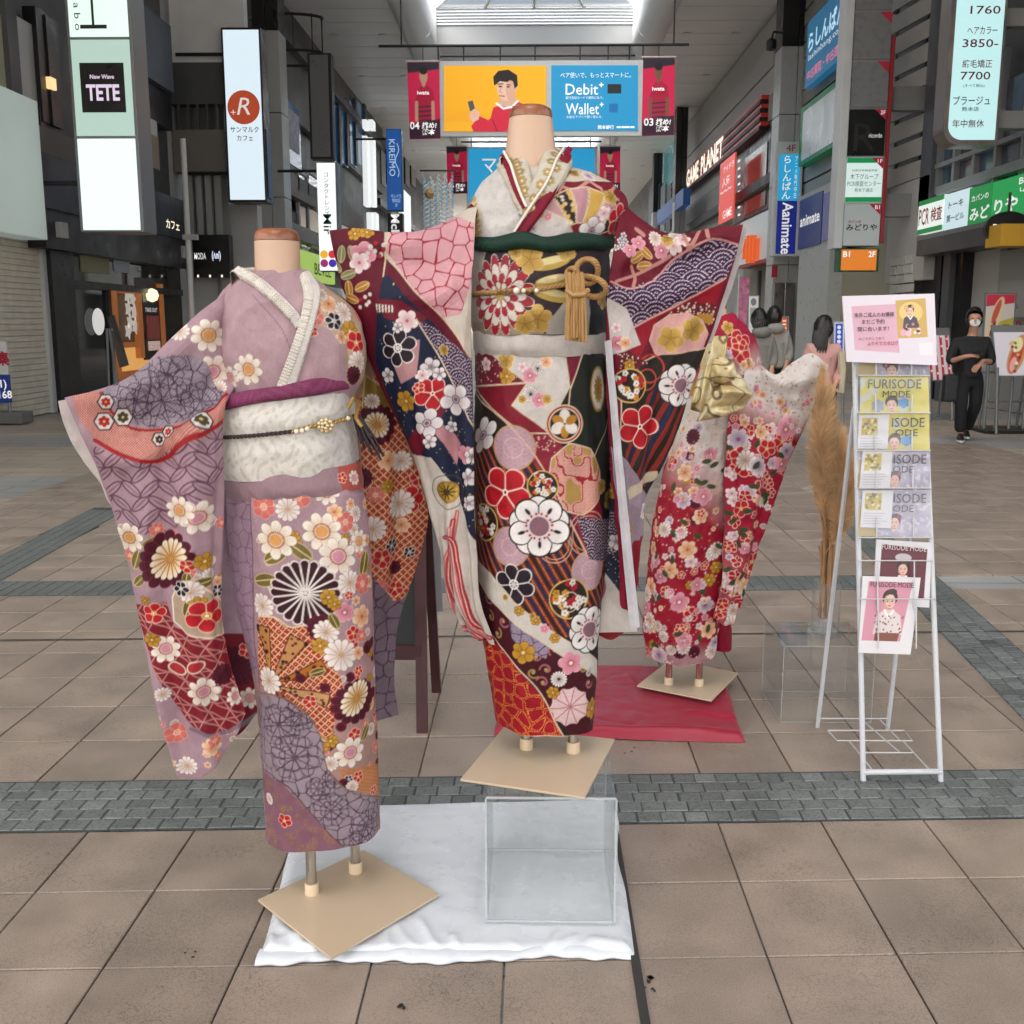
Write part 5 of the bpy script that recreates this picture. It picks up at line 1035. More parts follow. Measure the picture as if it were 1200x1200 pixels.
def fl(c, px, py, r, style, rot=None, sx=1., sy=1.):
    """a printed flower on cloth c at photo pixel (px, py), radius r pixels"""
    p = c.pt; u = c.at(px, py); R = r/c.k; rot = RNG.uniform(0, 6.28) if rot is None else rot; w = max(.8/c.k, R*.05)
    kw = dict(rot=rot, sx=sx, sy=sy)
    if style == 'wp': p.petals(u, R, 8, '#d8bda8', notch=.34, edge='#a88070', ew=w*.6, tip='#eee6dc', eye='#cf8d9d', eyer=.3, dots='#a83a4c', veins='#c3a596', vw=w*.7, inner=.32, **kw)
    elif style == 'wo': p.petals(u, R, 8, '#d9bfa0', notch=.34, edge='#a88070', ew=w*.6, tip='#efe8dd', eye='#d79a58', eyer=.3, dots='#a8482c', veins='#c3a596', vw=w*.7, inner=.32, **kw)
    elif style == 'sal': p.petals(u, R, 6, '#d8776c', notch=.2, edge='#e3b0a0', ew=w*.7, tip='#cf6a62', eye='#e4b493', eyer=.16, dots='#f0d2ba', veins='#e7a796', vw=w*.6, inner=.2, **kw)
    elif style == 'wmum': p.petals(u, R, 12, '#d9c2b8', notch=.22, edge='#9c7a74', ew=w*.6, tip='#ece4dc', eye='#caa05a', eyer=.14, veins='#b1968c', vw=w*.8, inner=.1, **kw)
    elif style == 'dmum': p.petals(u, R, 20, '#3a1420', notch=.12, edge='#e2d6d0', ew=w*1.1, tip='#421826', veins='#e8dcd6', vw=w*1.1, inner=.08, eye='#e8dcd6', eyer=.07, **kw)
    elif style == 'ivmum': p.petals(u, R, 16, '#d8a860', notch=.16, tip='#ece2cc', edge='#8c5a40', ew=w*.5, veins='#9a6a44', vw=w*1.1, inner=.1, eye='#c98a34', eyer=.14, **kw)
    elif style == 'scal': p.petals(u, R, 14, '#4e0f22', notch=.14, edge='#7a2236', ew=w*.7, tip='#58142a', veins='#6d1c32', vw=w, inner=.5, **kw)
    elif style == 'red': p.petals(u, R, 5, '#b01a26', notch=.3, edge='#ecc7b0', ew=w*1.1, tip='#c8202c', eye='#f0dac4', eyer=.1, dots='#f0c060', veins='#e9b9a0', vw=w, inner=.1, **kw)
    elif style == 'plum': p.petals(u, R, 5, '#a8121f', notch=.34, edge='#eec2b4', ew=w*1.3, tip='#bf1626', veins='#eec2b4', vw=w*1.2, inner=.05, eye='#efd8c8', eyer=.13, **kw); p.disc(u, R*.06, '#24181a')
    elif style == 'bigw':
        p.petals(u, R, 5, '#cfc3c2', rot=rot+.63, notch=.3, edge='#231a1c', ew=w*1.1, tip='#e4dfdb'); p.petals(u, R, 5, '#d2c4c4', notch=.36, edge='#231a1c', ew=w*1.3, tip='#ece8e4', veins='#241b1d', vw=w*.9, inner=.42, eye='#8c6470', eyer=.33, dots='#b0182c', **kw)
        for k in range(5): a = rot + (k+.5)*2*math.pi/5; p.ell((u[0]+R*.62*math.cos(a), u[1]+R*.62*math.sin(a)), R*.13, R*.06, '#1c1618', a)
    elif style == 'mw': p.petals(u, R, 5, '#c9bcc0', notch=.36, edge='#2a2024', ew=w*.8, tip='#e6e0de', veins='#3a2c30', vw=w*.7, inner=.3, eye='#7d5c68', eyer=.14, dots='#54303c', **kw)
    elif style == 'blk': p.petals(u, R, 6, '#1f1420', notch=.34, edge='#e6dfda', ew=w*1.3, tip='#2a1c2a', veins='#e6dfda', vw=w*1.1, inner=.1, eye='#d8d0cc', eyer=.12, dots='#efe9e4', **kw)
    elif style == 'pink': p.petals(u, R, 5, '#cf7f92', notch=.3, edge='#e9c3c6', ew=w*.6, tip='#dd9aa8', eye='#f0dcc0', eyer=.15, dots='#a83a54', **kw)
    elif style == 'och': p.petals(u, R, 6, '#b8862c', notch=.25, edge='#5a3a18', ew=w*.7, tip='#cf9c3a', eye='#e8cf90', eyer=.15, veins='#7d5520', vw=w*.8, gold=.4, **kw)
    elif style == 'ogold': p.petals(u, R, 5, '#b0893e', notch=.3, edge='#e0c890', ew=w*.5, tip='#caa55a', gold=.7, veins='#7d5c28', vw=w*.7, **kw)
    elif style == 'lil': p.petals(u, R, 7, '#a88ea6', notch=.26, edge='#efe6ea', ew=w*.6, tip='#dccdd2', eye='#8c5a78', eyer=.2, veins='#b8a4c4', vw=w*.6, **kw)
    elif style == 'sakw': p.petals(u, R, 5, '#d8b0b4', notch=.34, edge='#b87c84', ew=w*.4, tip='#efe4e0', eye='#c05c74', eyer=.15, **kw)
    elif style == 'peach': p.petals(u, R, 6, '#d99a70', notch=.3, edge='#f0dcc8', ew=w*.5, tip='#ecc9a4', eye='#b8553c', eyer=.14, veins='#c98a66', vw=w*.6, **kw)
    elif style == 'smum': p.petals(u, R, 16, '#d8c8c4', notch=.2, edge='#5a4a4c', ew=w*.4, tip='#eae4e0', veins='#8c7c80', vw=w*.7, eye='#3c3034', eyer=.2, **kw)
    elif style == 'shib':
        i = p._sel(u, R*1.2); d = p.loc(i, u, rot); rr_ = np.hypot(*d.T); th = np.arctan2(d[:, 1], d[:, 0]); m = p.mask(rr_-R*(1-.12*np.abs(np.cos(th*5)))); p.put(i, m, '#c58a92'); p.put(i, m*shibori(p.U[i], 2.6/c.k, .8/c.k, .3), '#ecd9d4'); p.put(i, m*p.mask(np.abs(((th*10/6.283) % 1)-.5)*rr_*.63-w*.5)*.8, '#a84a5c')
def leaf(c, px, py, r, rot, col='#8c7a3c', gold=.5, vein='#d8c88c'):
    u = c.at(px, py); R = r/c.k; c.pt.ell(u, R*1.08, R*.56, vein, rot); c.pt.ell(u, R, R*.5, col, rot, gold); d = np.array([math.cos(rot), math.sin(rot)])*R; c.pt.line([u-d, u+d], R*.1, vein)
def region(c, L, col, edge=None, ew=0., gold=0.): c.pt.poly(c.pts(L), col, gold, edge, ew/c.k)
def stroke(c, L, w, col, gold=0., dash=0., n=24): c.pt.line(catmull(c.pts(L), n), w/c.k, col, gold, dash/c.k)
def in_region(c, L): return c.pt.polymask(c.pts(L))
def shibo(c, m, base, dot, pitch=3., fill=.33, veins=None, vs=22, vw=1.3, seed=0):
    p = c.pt; a = np.arange(len(p.U)); p.put(a, m, base); p.put(a, m*shibori(p.U, pitch/c.k, .8/c.k, fill), dot)
    if veins: p.put(a, m*np.clip(.5-(voro(p.U, vs, seed)-vw/c.k)*c.k/.8, 0, 1), veins)
def seigaiha(c, m, base, col, pitch=26., w=1.6):
    p = c.pt; a = np.arange(len(p.U)); p.put(a, m, base); S = pitch/c.k; U = p.U; best = np.full(len(U), -1.); 
    rows = np.floor(U[:, 1]/(S*.4)).astype(int); done = np.zeros(len(U), bool); val = np.zeros(len(U))
    for dr in range(-3, 2):
        r = rows + dr; cx = (np.round(U[:, 0]/S - .5*(r % 2)) + .5*(r % 2))*S; cy = r*S*.4; d = np.hypot(U[:, 0]-cx, U[:, 1]-cy); ok = (~done) & (d < S*.62) & (U[:, 1] > cy-.001)
        ring = np.abs(((d/(S*.155)) % 1)-.5)*(S*.155); ang = np.arctan2(U[:, 1]-cy, U[:, 0]-cx); dot = np.abs(((ang*np.maximum(d, 1e-4)/(3.4/c.k)) % 1)-.5) < .34
        val = np.where(ok, np.clip(.5-(ring-w/2/c.k)*c.k/.8, 0, 1)*dot, val); done |= ok
    p.put(a, m*val, col)
def speck(c, m, col, dens, r, seed=5, gold=0.):
    p = c.pt; i = np.where(m > .5)[0]
    if not len(i): return
    g = np.random.default_rng(seed); n = int(dens)
    for j in g.choice(i, n): p.disc(p.U[j], g.uniform(.5, 1.2)*r/c.k, col, gold)
def scatter(c, m, styles, n, r0, r1, seed):
    g = np.random.default_rng(seed); i = np.where((m > .5) & c.front.reshape(-1))[0]; px = c.px.reshape(-1, 2)
    if not len(i): return
    for j in g.choice(i, n): fl(c, px[j, 0], px[j, 1], g.uniform(r0, r1), styles[g.integers(len(styles))], g.uniform(0, 6))
def temari(c, px, py, r, seed=0):
    u = c.at(px, py); R = r/c.k; c.pt.disc(u, R*1.08, '#d8b46a', .5); c.pt.disc(u, R, '#33241f'); g = np.random.default_rng(seed)
    for k in range(26):
        a, q = g.uniform(0, 6.28), R*.88*math.sqrt(g.random()); c.pt.petals((u[0]+q*math.cos(a), u[1]+q*math.sin(a)), R*.2, 5, ['#e2dad2', '#b3202c', '#c8922e', '#e2dad2'][k % 4], rot=a, eye='#7a2430', eyer=.2)
def neck_collar(t, px0, py0, px1, py1, Y, m, back=.075, h=.03, name='back_collar'):
    a, b_ = at_y(px0, py0, Y), at_y(px1, py1, Y); cx, rx = (a.x+b_.x)/2, (b_.x-a.x)/2; P = []
    for j, (dr, dz) in enumerate(((0, -h), (.002, -h*.4), (.004, 0), (.009, .003), (.012, -.002), (.010, -h))):
        P.append([(cx - (rx+dr)*math.cos(q), Y - .01 + (back+dr)*math.sin(q) - .03*math.cos(q)**2*0, (a.z+(b_.z-a.z)*(1-math.cos(q))/2) + dz + .012*math.sin(q)) for q in np.linspace(-.35, math.pi+.35, 60)])
    me = grid_mesh(name, np.array(P)); me.materials.append(m); return link(bpy.data.objects.new(name, me), t)
# ---- mannequin hardware
SKIN = mat('mannequin_beige', '#c9a88e', .42, mott=.03, mscale=5); CAPW = mat('cap_wood', '#8a4f2c', .3, mott=.25, mscale=14, coat=.3); CHROME = mat('pole_chrome', '#b9b5ae', .2, metal=1.); PLATE = mat('plate_beige', '#c2ad93', .38, mott=.04, mscale=6); COLLAR = mat('collar_ivory', '#d6bf9e', .45)
def mannequin_parts(t, px, pytop, wtop, wbot, pybot, Y, feet, plate, pz, hem_z, polem=None):
    k = Y/F; c = at_y(px, pytop, Y); zb = at_y(px, pybot, Y).z; r0, r1 = wtop/2*k*.98, wbot/2*k
    h = c.z - zb; prof = [(r1*1.25, -.06), (r1, 0), (r1*.97, h*.25), ((r0+r1)/2*.98, h*.6), (r0, h)]
    MB().lathe((c.x, Y, zb), prof, 32).build('neck', SKIN, t, True)
    MB().lathe((c.x, Y, c.z), [(r0, .001), (r0*.99, .012), (r0*.93, .02), (r0*.72, .026), (r0*.3, .0285), (.002, .029)], 32).build('neck_cap', CAPW, t, True)
    pl = MB().prism([(x, y, pz) for x, y in plate], (0, 0, .006)).build('base_plate', PLATE, t, bevel=.0015)
    for fx, fy in feet:
        p = MB(); p.tube([(fx, fy, pz+.006), (fx, fy, hem_z+.12)], .0125, 16); po = p.build('pole', polem or CHROME, t, True)
        MB().lathe((fx, fy, pz+.006), [(.017, 0), (.017, .026), (.0155, .028)], 20).build('collar', COLLAR, po, True)

# ================================================================== the pale mauve kimono (shorter mannequin)
Y0 = 2.40
K1 = thing('kimono_mannequin', 'shorter headless mannequin in a pale mauve flowered kimono with cream obi', 'mannequin', (-.5, 2.38, 0), 'dressed mannequins')
pl = [(-.655, 2.318), (-.435, 2.085), (-.222, 2.352), (-.44, 2.565)]
mannequin_parts(K1, 324.5, 283, 52, 54, 345, Y0, [(-.531, 2.349), (-.442, 2.452)], pl, .032, .15)
MAUVE = '#b0909a'
body = loft([(268, 556, 421, 545, .118), (267, 580, 425, 570, .120), (271, 640, 432, 632, .122), (280, 710, 436, 700, .121), (296, 780, 438, 775, .118), (304, 850, 440, 842, .113), (308, 905, 442, 899, .108), (312, 977, 445, 970, .100)], Y0, 520, 640, MAUVE,
    ridges=[([(330, 575), (325, 700), (335, 900), (340, 985)], 12, .004), ([(395, 565), (402, 700), (398, 850), (405, 985)], 14, .004), ([(285, 600), (300, 720), (306, 800)], 7, -.004), ([(365, 580), (362, 760), (370, 980)], 10, -.003)], wrinkle=.0022, edge=[(294, 575), (297, 700), (303, 790), (309, 900), (314, 995)], seed=2, drape=.0035)
c = body; A_ = np.arange(len(c.pt.U)); V = c.pt.U
tint = np.clip((at_y(350, 690, Y0).z - V[:, 1])/.35, 0, 1); c.pt.put(A_, tint*.7, '#b08872')
sub = in_region(c, [(255, 560), (294, 575), (297, 700), (303, 790), (260, 800)]); shibo(c, sub*.8, '#95748a', '#b598a8', 4.2, .26, '#7d5f78', 30, 1.2, 3)
stroke(c, [(294, 575), (297, 700), (303, 790), (309, 900), (314, 995)], 1.6, '#7d5f70')
region(c, [(400, 556), (426, 550), (430, 566), (404, 572)], '#bf4a44')
pxs = c.px.reshape(-1, 2); scatter(c, ((pxs[:, 1] > 590) & (pxs[:, 1] < 730) & (pxs[:, 0] > 300))*1., ['wmum', 'peach', 'sal', 'och', 'wp'], 46, 4, 8, 61); scatter(c, ((pxs[:, 1] > 730) & (pxs[:, 1] < 905) & (pxs[:, 0] > 375))*1., ['wmum', 'peach', 'red', 'och', 'scal', 'sal'], 60, 4, 9, 62); speck(c, ((pxs[:, 1] > 600) & (pxs[:, 0] > 300))*1., '#a8884c', 160, .8, 63, .6)
for a in [(309, 594, 14, 'sal'), (349, 583, 14, 'sal'), (337, 597, 14, 'wmum'), (383, 577, 15, 'wp'), (417, 602, 10, 'wmum'), (405, 612, 12, 'sal'), (392, 600, 9, 'peach'), (421, 634, 14, 'wo')]: fl(c, *a)
for px, py, rot in ((322, 652, .5), (352, 646, -.7), (310, 680, .2), (427, 660, 1.2)): leaf(c, px, py, 15, rot, '#857440', .6)
for a in [(323, 633, 23, 'wo'), (377, 623, 23, 'wo'), (397, 652, 23, 'wp'), (410, 683, 15, 'wmum'), (308, 710, 16, 'wmum'), (425, 684, 13, 'sal'), (340, 668, 9, 'wmum')]: fl(c, *a)
fan = [(303, 722), (322, 724), (340, 735), (364, 730), (380, 755), (402, 800), (392, 850), (385, 866), (360, 852), (340, 820), (305, 800)]
m = in_region(c, fan); c.pt.put(A_, m, '#a8392c'); U = c.pt.U
lat = np.minimum(np.abs(((U[:, 0]+U[:, 1])*c.k/9 % 1)-.5), np.abs(((U[:, 0]-U[:, 1])*c.k/9 % 1)-.5)); c.pt.put(A_, m*(lat < .11), '#dcae86'); c.pt.put(A_, m*(lat > .44), '#d8b08a')
uc = c.at(318, 800)
for k, (a0, a1, cc) in enumerate(((1.75, 1.45, '#c28a4c'), (1.1, .8, '#c48e58'), (.45, .2, '#b8722c'), (-.2, -.45, '#c99a68'), (-.8, -1.1, '#bf7c3c'))):
    P_ = [uc + np.array([math.cos(a0), math.sin(a0)])*8/c.k] + [uc + np.array([math.cos(a), math.sin(a)])*70/c.k for a in np.linspace(a0, a1, 6)] + [uc + np.array([math.cos(a1), math.sin(a1)])*8/c.k]
    c.pt.poly(P_, cc, .3, '#5c1c18', 1.4/c.k); speck(c, c.pt.polymask(P_), '#6d2018', 9, 2.2, k); speck(c, c.pt.polymask(P_), '#2a1c20', 4, 2.4, k+9)
stroke(c, [(303, 722), (322, 724), (340, 735), (364, 730)], 1.8, '#e2c8a4')
fl(c, 358, 695, 39, 'dmum', .1)
for a in [(377, 737, 17, 'scal'), (382, 741, 15, 'wmum'), (375, 757, 10, 'och'), (400, 768, 20, 'wmum'), (404, 718, 12, 'pink'), (385, 700, 10, 'och'), (392, 708, 8, 'och'), (424, 722, 14, 'peach'), (414, 742, 9, 'red'), (409, 698, 5, 'red'), (424, 745, 8, 'sal'), (420, 765, 8, 'peach')]: fl(c, *a)
fl(c, 315, 798, 17, 'wmum', .2); fl(c, 418, 822, 27, 'scal', sy=1.2); fl(c, 418, 818, 18, 'ivmum', sy=1.35); leaf(c, 428, 858, 11, .8, '#857440'); leaf(c, 372, 788, 9, .3, '#6d5c2c'); leaf(c, 392, 728, 10, 1.9, '#74662c')
fl(c, 363, 822, 8, 'red'); fl(c, 352, 795, 6, 'scal'); fl(c, 381, 806, 6, 'scal'); fl(c, 350, 842, 9, 'peach'); fl(c, 387, 895, 10, 'wmum')
fl(c, 411, 882, 20, 'wp'); m = in_region(c, [(398, 900), (445, 895), (445, 936), (418, 934), (402, 918)]); c.pt.put(A_, m, '#bd8a5e'); c.pt.put(A_, m*(np.abs((U[:, 0]*.5+U[:, 1])*c.k/5 % 1-.5) < .15), '#cf6a3c')
for a in [(408, 914, 6, 'blk'), (403, 918, 6, 'scal'), (420, 910, 7, 'red'), (413, 922, 8, 'wmum'), (438, 926, 6, 'red')]: fl(c, *a)
band = [(303, 810), (330, 817), (363, 840), (377, 867), (383, 900), (403, 923), (446, 934), (447, 988), (404, 994), (364, 953), (330, 917), (306, 893)]
m = in_region(c, band); shibo(c, m, '#5a3f58', '#b3a2a9', 2.9, .34, '#54384f', 34, 1.0, 7)
for (px, py, r, n) in ((326, 850, 26, 9), (352, 838, 20, 8), (345, 888, 30, 10), (388, 950, 22, 8), (392, 912, 14, 6), (430, 968, 22, 9), (420, 990, 20, 8), (372, 925, 15, 7)):
    u = c.at(px, py); R = r/c.k; i = c.pt._sel(u, R*1.2); d = c.pt.loc(i, u, px); rr_ = np.hypot(*d.T); th = np.arctan2(d[:, 1], d[:, 0]); ph = np.abs(((th*n/6.283) % 1)-.5)*2
    lines = np.minimum(np.abs(rr_-R*(1-.22*ph**2.2)), np.minimum(np.abs(rr_-R*.6*(1-.22*ph**2.2)), np.where(rr_ < R, (1-ph)*3.14/n*rr_, 1))); c.pt.put(i, m[i]*np.clip(.5-(lines-.7/c.k)*c.k/.8, 0, 1)*.85, '#4a3048')
stroke(c, [(303, 810), (330, 817), (363, 840), (377, 867), (383, 900), (403, 923), (446, 934)], 1.5, '#8c6a54', .4); stroke(c, [(306, 893), (330, 917), (364, 953), (404, 994)], 1.6, '#5f3f55')
m = in_region(c, [(300, 893), (306, 893), (330, 917), (364, 953), (404, 996), (300, 1000)]); c.pt.put(A_, m, '#8f6272'); c.pt.put(A_, m*np.clip((vnoise(U, 60, 4)-.55)*5, 0, 1)*np.clip((vnoise(U, 900, 8)-.5)*6, 0, 1), '#a98448', .7); fl(c, 333, 962, 9, 'red'); fl(c, 316, 936, 8, 'wmum')
body.build('skirt', SILK, K1)
oh = loft([(263, 552, 422, 540, .124), (264, 562, 424, 552, .130), (267, 574, 426, 562, .131), (268, 582, 427, 570, .124)], Y0, 420, 60, '#a5868e', wrinkle=.0025, seed=8)
m = in_region(oh, [(395, 540), (430, 540), (430, 575), (402, 575)]); oh.pt.put(np.arange(len(m)), m, '#b9584e'); fl(oh, 415, 560, 9, 'wp'); fl(oh, 401, 560, 6, 'red'); oh.build('waist_fold', SILK, K1)
torso = loft([(286, 318, 362, 316, .058, .01), (276, 328, 372, 328, .072, .006), (262, 342, 392, 342, .088), (250, 362, 412, 358, .102), (246, 390, 424, 384, .113), (250, 420, 428, 414, .119), (258, 455, 424, 446, .116), (262, 478, 416, 462, .11), (262, 556, 420, 545, .108)], Y0, 440, 330, '#b8989f',
    ridges=[([(300, 395), (320, 430), (318, 458)], 5, .004), ([(375, 395), (372, 425), (360, 452)], 5, .004), ([(275, 400), (285, 440)], 5, -.005), ([(290, 350), (325, 385)], 4, .003), ([(402, 400), (398, 440)], 4, .004), ([(345, 370), (320, 410), (300, 455)], 9, .005), ([(385, 360), (392, 400), (385, 445)], 9, .005), ([(300, 345), (275, 380), (268, 440)], 9, .006), ([(330, 385), (310, 430)], 6, -.004), ([(405, 380), (410, 440)], 7, -.004)], wrinkle=.003, seed=11)
c = torso; A_ = np.arange(len(c.pt.U)); m = in_region(c, [(372, 335), (395, 342), (432, 375), (432, 450), (405, 450), (404, 410), (385, 385), (366, 380)]); c.pt.put(A_, m, '#c2a48e'); 
for a in [(385, 356, 12, 'peach'), (370, 372, 9, 'sal'), (403, 366, 13, 'wmum'), (392, 376, 10, 'blk'), (410, 388, 12, 'och'), (418, 402, 14, 'red'), (420, 425, 14, 'wmum'), (400, 395, 8, 'peach'), (424, 370, 9, 'sal'), (366, 388, 6, 'red'), (415, 440, 11, 'scal'), (378, 345, 7, 'wmum')]: fl(c, *a)
fl(c, 291, 433, 18, 'wo'); fl(c, 270, 442, 13, 'wp'); stroke(c, [(296, 345), (335, 395), (345, 430)], 1., '#8e7484'); torso.build('bodice', SILK, K1)
# collars
for nm, L, w, col, ruf in (('under_collar', [(284, 321), (302, 332), (322, 348), (342, 368), (352, 382)], 13, '#dcd4cd', 0), ('under_collar', [(356, 322), (366, 340), (362, 370), (352, 405), (338, 452)], 17, '#ded7d0', 0)):
    r = ribbon(torso, L, w, 160, 16, col, .008, .004); r.pt.field(lambda U_: shibori(U_, 4/r.k, .8/r.k, .2)*.5, '#b5aaa2'); r.build(nm, SILK, K1)
for L in ([(281, 320), (301, 333), (322, 350), (343, 372)], [(356, 326), (361, 345), (356, 378), (347, 408), (330, 454)]):
    r = ribbon(torso, L, 11, 420, 14, '#e4ddd2', .012, .002, ruffle=.0014, rn=40); r.pt.field(lambda U_: shibori(U_, 3.4/r.k, .8/r.k, .2)*.6, '#aa9f90'); r.build('lace_frill', SILK, K1)
neck_collar(K1, 279, 318, 358, 320, Y0, LACE)
# obi, scarf, cord
obi = loft([(260, 474, 414, 456, .128), (258, 484, 416, 468, .134), (257, 515, 418, 503, .136), (258, 545, 420, 533, .135), (262, 559, 421, 547, .128)], Y0, 420, 170, '#e2ddd4', wrinkle=.003, seed=15, ridges=[([(262, 500), (340, 492), (416, 480)], 7, .0025), ([(262, 535), (340, 530), (418, 520)], 8, .002)])
c = obi; A_ = np.arange(len(c.pt.U)); U = c.pt.U; q = np.abs(np.sin(U[:, 0]*95+3*np.sin(U[:, 1]*60))*np.cos(U[:, 1]*80+3*np.sin(U[:, 0]*70))); c.pt.put(A_, (q > .62)*.28, '#a89c8a', .5); c.pt.put(A_, (np.abs(q-.3) < .06)*.45, '#e2dacd', .3); c.pt.put(A_, np.clip((U[:, 0]-c.at(345, 500)[0])*9, 0, 1)*.28, '#9a97a6'); obi.build('obi', BROC, K1)
sc = ribbon(obi, [(258, 474), (290, 467), (335, 460), (380, 452), (414, 449)], 16, 220, 30, '#93406a', .006, .009, sm=21, taper=([0, .45, .7, 1], [1.1, .95, 1.2, .85])); u = sc.pt.U; sc.pt.put(np.arange(len(u)), (np.abs(((u[:, 1]*1.2+np.sin(u[:, 0]*60)*.004+u[:, 0]*.08)*260) % 1-.5) < .2)*.7, '#58203c'); sc.pt.put(np.arange(len(u)), (((u[:, 0]*350+u[:, 1]*500) % 1) < .2)*.4, '#a85c80'); sc.build('obi_scarf', SILK, K1)
GOLD = mat('gold_thread', '#b08d4a', .35, metal=.6, bump=.4, bscale=300); DKCORD = mat('dark_cord', '#3a2a2a', .6, bump=.5, bscale=400); PEARL = mat('pearl', '#e0d8cc', .2, coat=.4)
def cord(c, L, r, m, parent, name, n=90, off=.006, strands=2, pitch=.02):
    P, N_ = surf_path(c, L, n*3, off, 25); T = np.gradient(P, axis=0); T /= np.linalg.norm(T, axis=1, keepdims=True); S = np.cross(T, N_); d = np.concatenate([[0], np.cumsum(np.linalg.norm(np.diff(P, axis=0), axis=1))])
    b = MB()
    for k in range(strands): a = 2*math.pi*(d/pitch + k/strands); Q = P + r*.55*(S*np.cos(a)[:, None] + N_*np.sin(a)[:, None]); b.tube([tuple(x) for x in Q], r*.62, 7)
    return b.build(name, m, parent, True)
def bead(p, r, m, parent, name='bead', n=12): return MB().lathe(tuple(p), [(r*math.sin(a)+1e-4, -r*math.cos(a)) for a in np.linspace(0, math.pi, 8)], n).build(name, m, parent, True)
cd = cord(obi, [(258, 513), (300, 510), (345, 505)], .0042, DKCORD, K1, 'obi_cord'); cord(obi, [(340, 506), (360, 500), (385, 496), (412, 487)], .0042, GOLD, cd, 'gold_cord')
P_, N_ = surf_path(obi, [(362, 502), (378, 498), (396, 494)], 5, .012, 1); ctr = P_[2]; br_ = MB()
for k in range(9): a = k*2*math.pi/9; br_.lathe(tuple(ctr + np.array([.014*math.cos(a), -.004, .012*math.sin(a)])), [(.006*math.sin(q)+1e-4, -.006*math.cos(q)) for q in np.linspace(0, math.pi, 6)], 9)
for k in range(5): a = k*2*math.pi/5; br_.lathe(tuple(ctr + np.array([.006*math.cos(a), -.01, .006*math.sin(a)])), [(.005*math.sin(q)+1e-4, -.005*math.cos(q)) for q in np.linspace(0, math.pi, 6)], 9)
stuff(br_.build('brooch', mat('brooch_gold', '#c9b48c', .25, metal=.45), cd, True))
for px, py in ((347, 505), (353, 504), (359, 502), (404, 490)): bead(surf_path(obi, [(px, py), (px+1, py)], 2, .009, 1)[0][0], .0055, PEARL, cd)
ts = MB()
for k in range(9): a = at_y(414+k*.8, 486, 2.36); e = at_y(424+k*3.2, 520+5*math.sin(k*2)+k*2, 2.36+.008*(k % 3)); ts.tube([a, (a+e)/2+Vector((.004*math.sin(k), -.01, .004)), e], .0032, 5)
ts.build('cord_tassel', mat('tassel_plum', '#33262c', .7, bump=.4, bscale=300), cd, True); MB().tube([at_y(408, 478, 2.32), at_y(414, 466, 2.31), at_y(420, 472, 2.33), at_y(417, 490, 2.34), at_y(424, 500, 2.34)], .005, 8).build('cord_loop', GOLD, cd, True)
# viewer-left sleeve (near), its lining, inner panel and the arm stub
slT = [(76, 466, 2.19), (112, 458, 2.21), (150, 443, 2.24), (178, 420, 2.27), (205, 393, 2.28), (236, 364, 2.31), (266, 342, 2.37), (294, 330, 2.43)]; slL = [(76, 466, 2.19), (90, 498, 2.19), (112, 545, 2.2), (132, 605, 2.22), (152, 680, 2.24), (172, 775, 2.26), (190, 850, 2.27), (204, 900, 2.28)]
slR = [(294, 330, 2.43), (292, 372, 2.40), (284, 425, 2.36), (265, 472, 2.27), (263, 560, 2.27), (262, 650, 2.28), (262, 725, 2.29), (270, 775, 2.3), (288, 838, 2.31)]; slB = [(204, 900, 2.28), (214, 912, 2.28), (230, 913, 2.28), (250, 900, 2.29), (270, 874, 2.3), (288, 838, 2.31)]
sl = sheet(slT, slB, slL, slR, 330, 640, MAUVE, ridges=[([(262, 350), (215, 410), (150, 460), (90, 470)], 16, .016), ([(265, 440), (215, 480), (150, 500)], 15, -.012), ([(262, 478), (200, 520), (140, 540), (105, 510)], 13, .012), ([(255, 520), (225, 620), (235, 800)], 14, .009), ([(200, 540), (195, 700), (215, 880)], 14, -.009), ([(165, 560), (180, 700), (200, 860)], 12, .008), ([(278, 360), (266, 420), (262, 470)], 8, .008), ([(240, 380), (225, 430), (245, 470)], 10, -.006)], wrinkle=.004, pillow=.012, seed=21, Y0=2.27)
c = sl; A_ = np.arange(len(c.pt.U)); U = c.pt.U
for a in [(245, 393, 19, 'wo'), (249, 436, 20, 'wp'), (289-4, 433, 18, 'wo'), (210, 388, 12, 'wmum'), (262, 330, 6, 'wmum'), (258, 455, 8, 'wmum')]: fl(c, *a)
m = in_region(c, [(185, 418), (225, 417), (242, 425), (255, 455), (266, 462), (236, 484), (181, 502), (152, 495), (118, 460), (150, 440)]); shibo(c, m, '#5a4460', '#b3a5ae', 3.1, .34, '#513a56', 34, 1.0, 4)
for (px, py, r, n) in ((196, 440, 26, 9), (190, 470, 34, 11), (160, 470, 20, 8), (235, 470, 22, 8)):
    u = c.at(px, py); R = r/c.k; i = c.pt._sel(u, R*1.2); d = c.pt.loc(i, u, px); rr_ = np.hypot(*d.T); th = np.arctan2(d[:, 1], d[:, 0]); ph = np.abs(((th*n/6.283) % 1)-.5)*2
    lines = np.minimum(np.abs(rr_-R*(1-.2*ph**2)), np.minimum(np.abs(rr_-R*.62*(1-.2*ph**2)), np.where(rr_ < R, (1-ph)*3.14/n*rr_, 1))); c.pt.put(i, m[i]*np.clip(.5-(lines-.65/c.k)*c.k/.8, 0, 1)*.8, '#4c344c')
shp = in_region(c, [(105, 520), (140, 535), (181, 540), (225, 512), (262, 490), (262, 560), (200, 625), (140, 620)]); c.pt.clip = shp
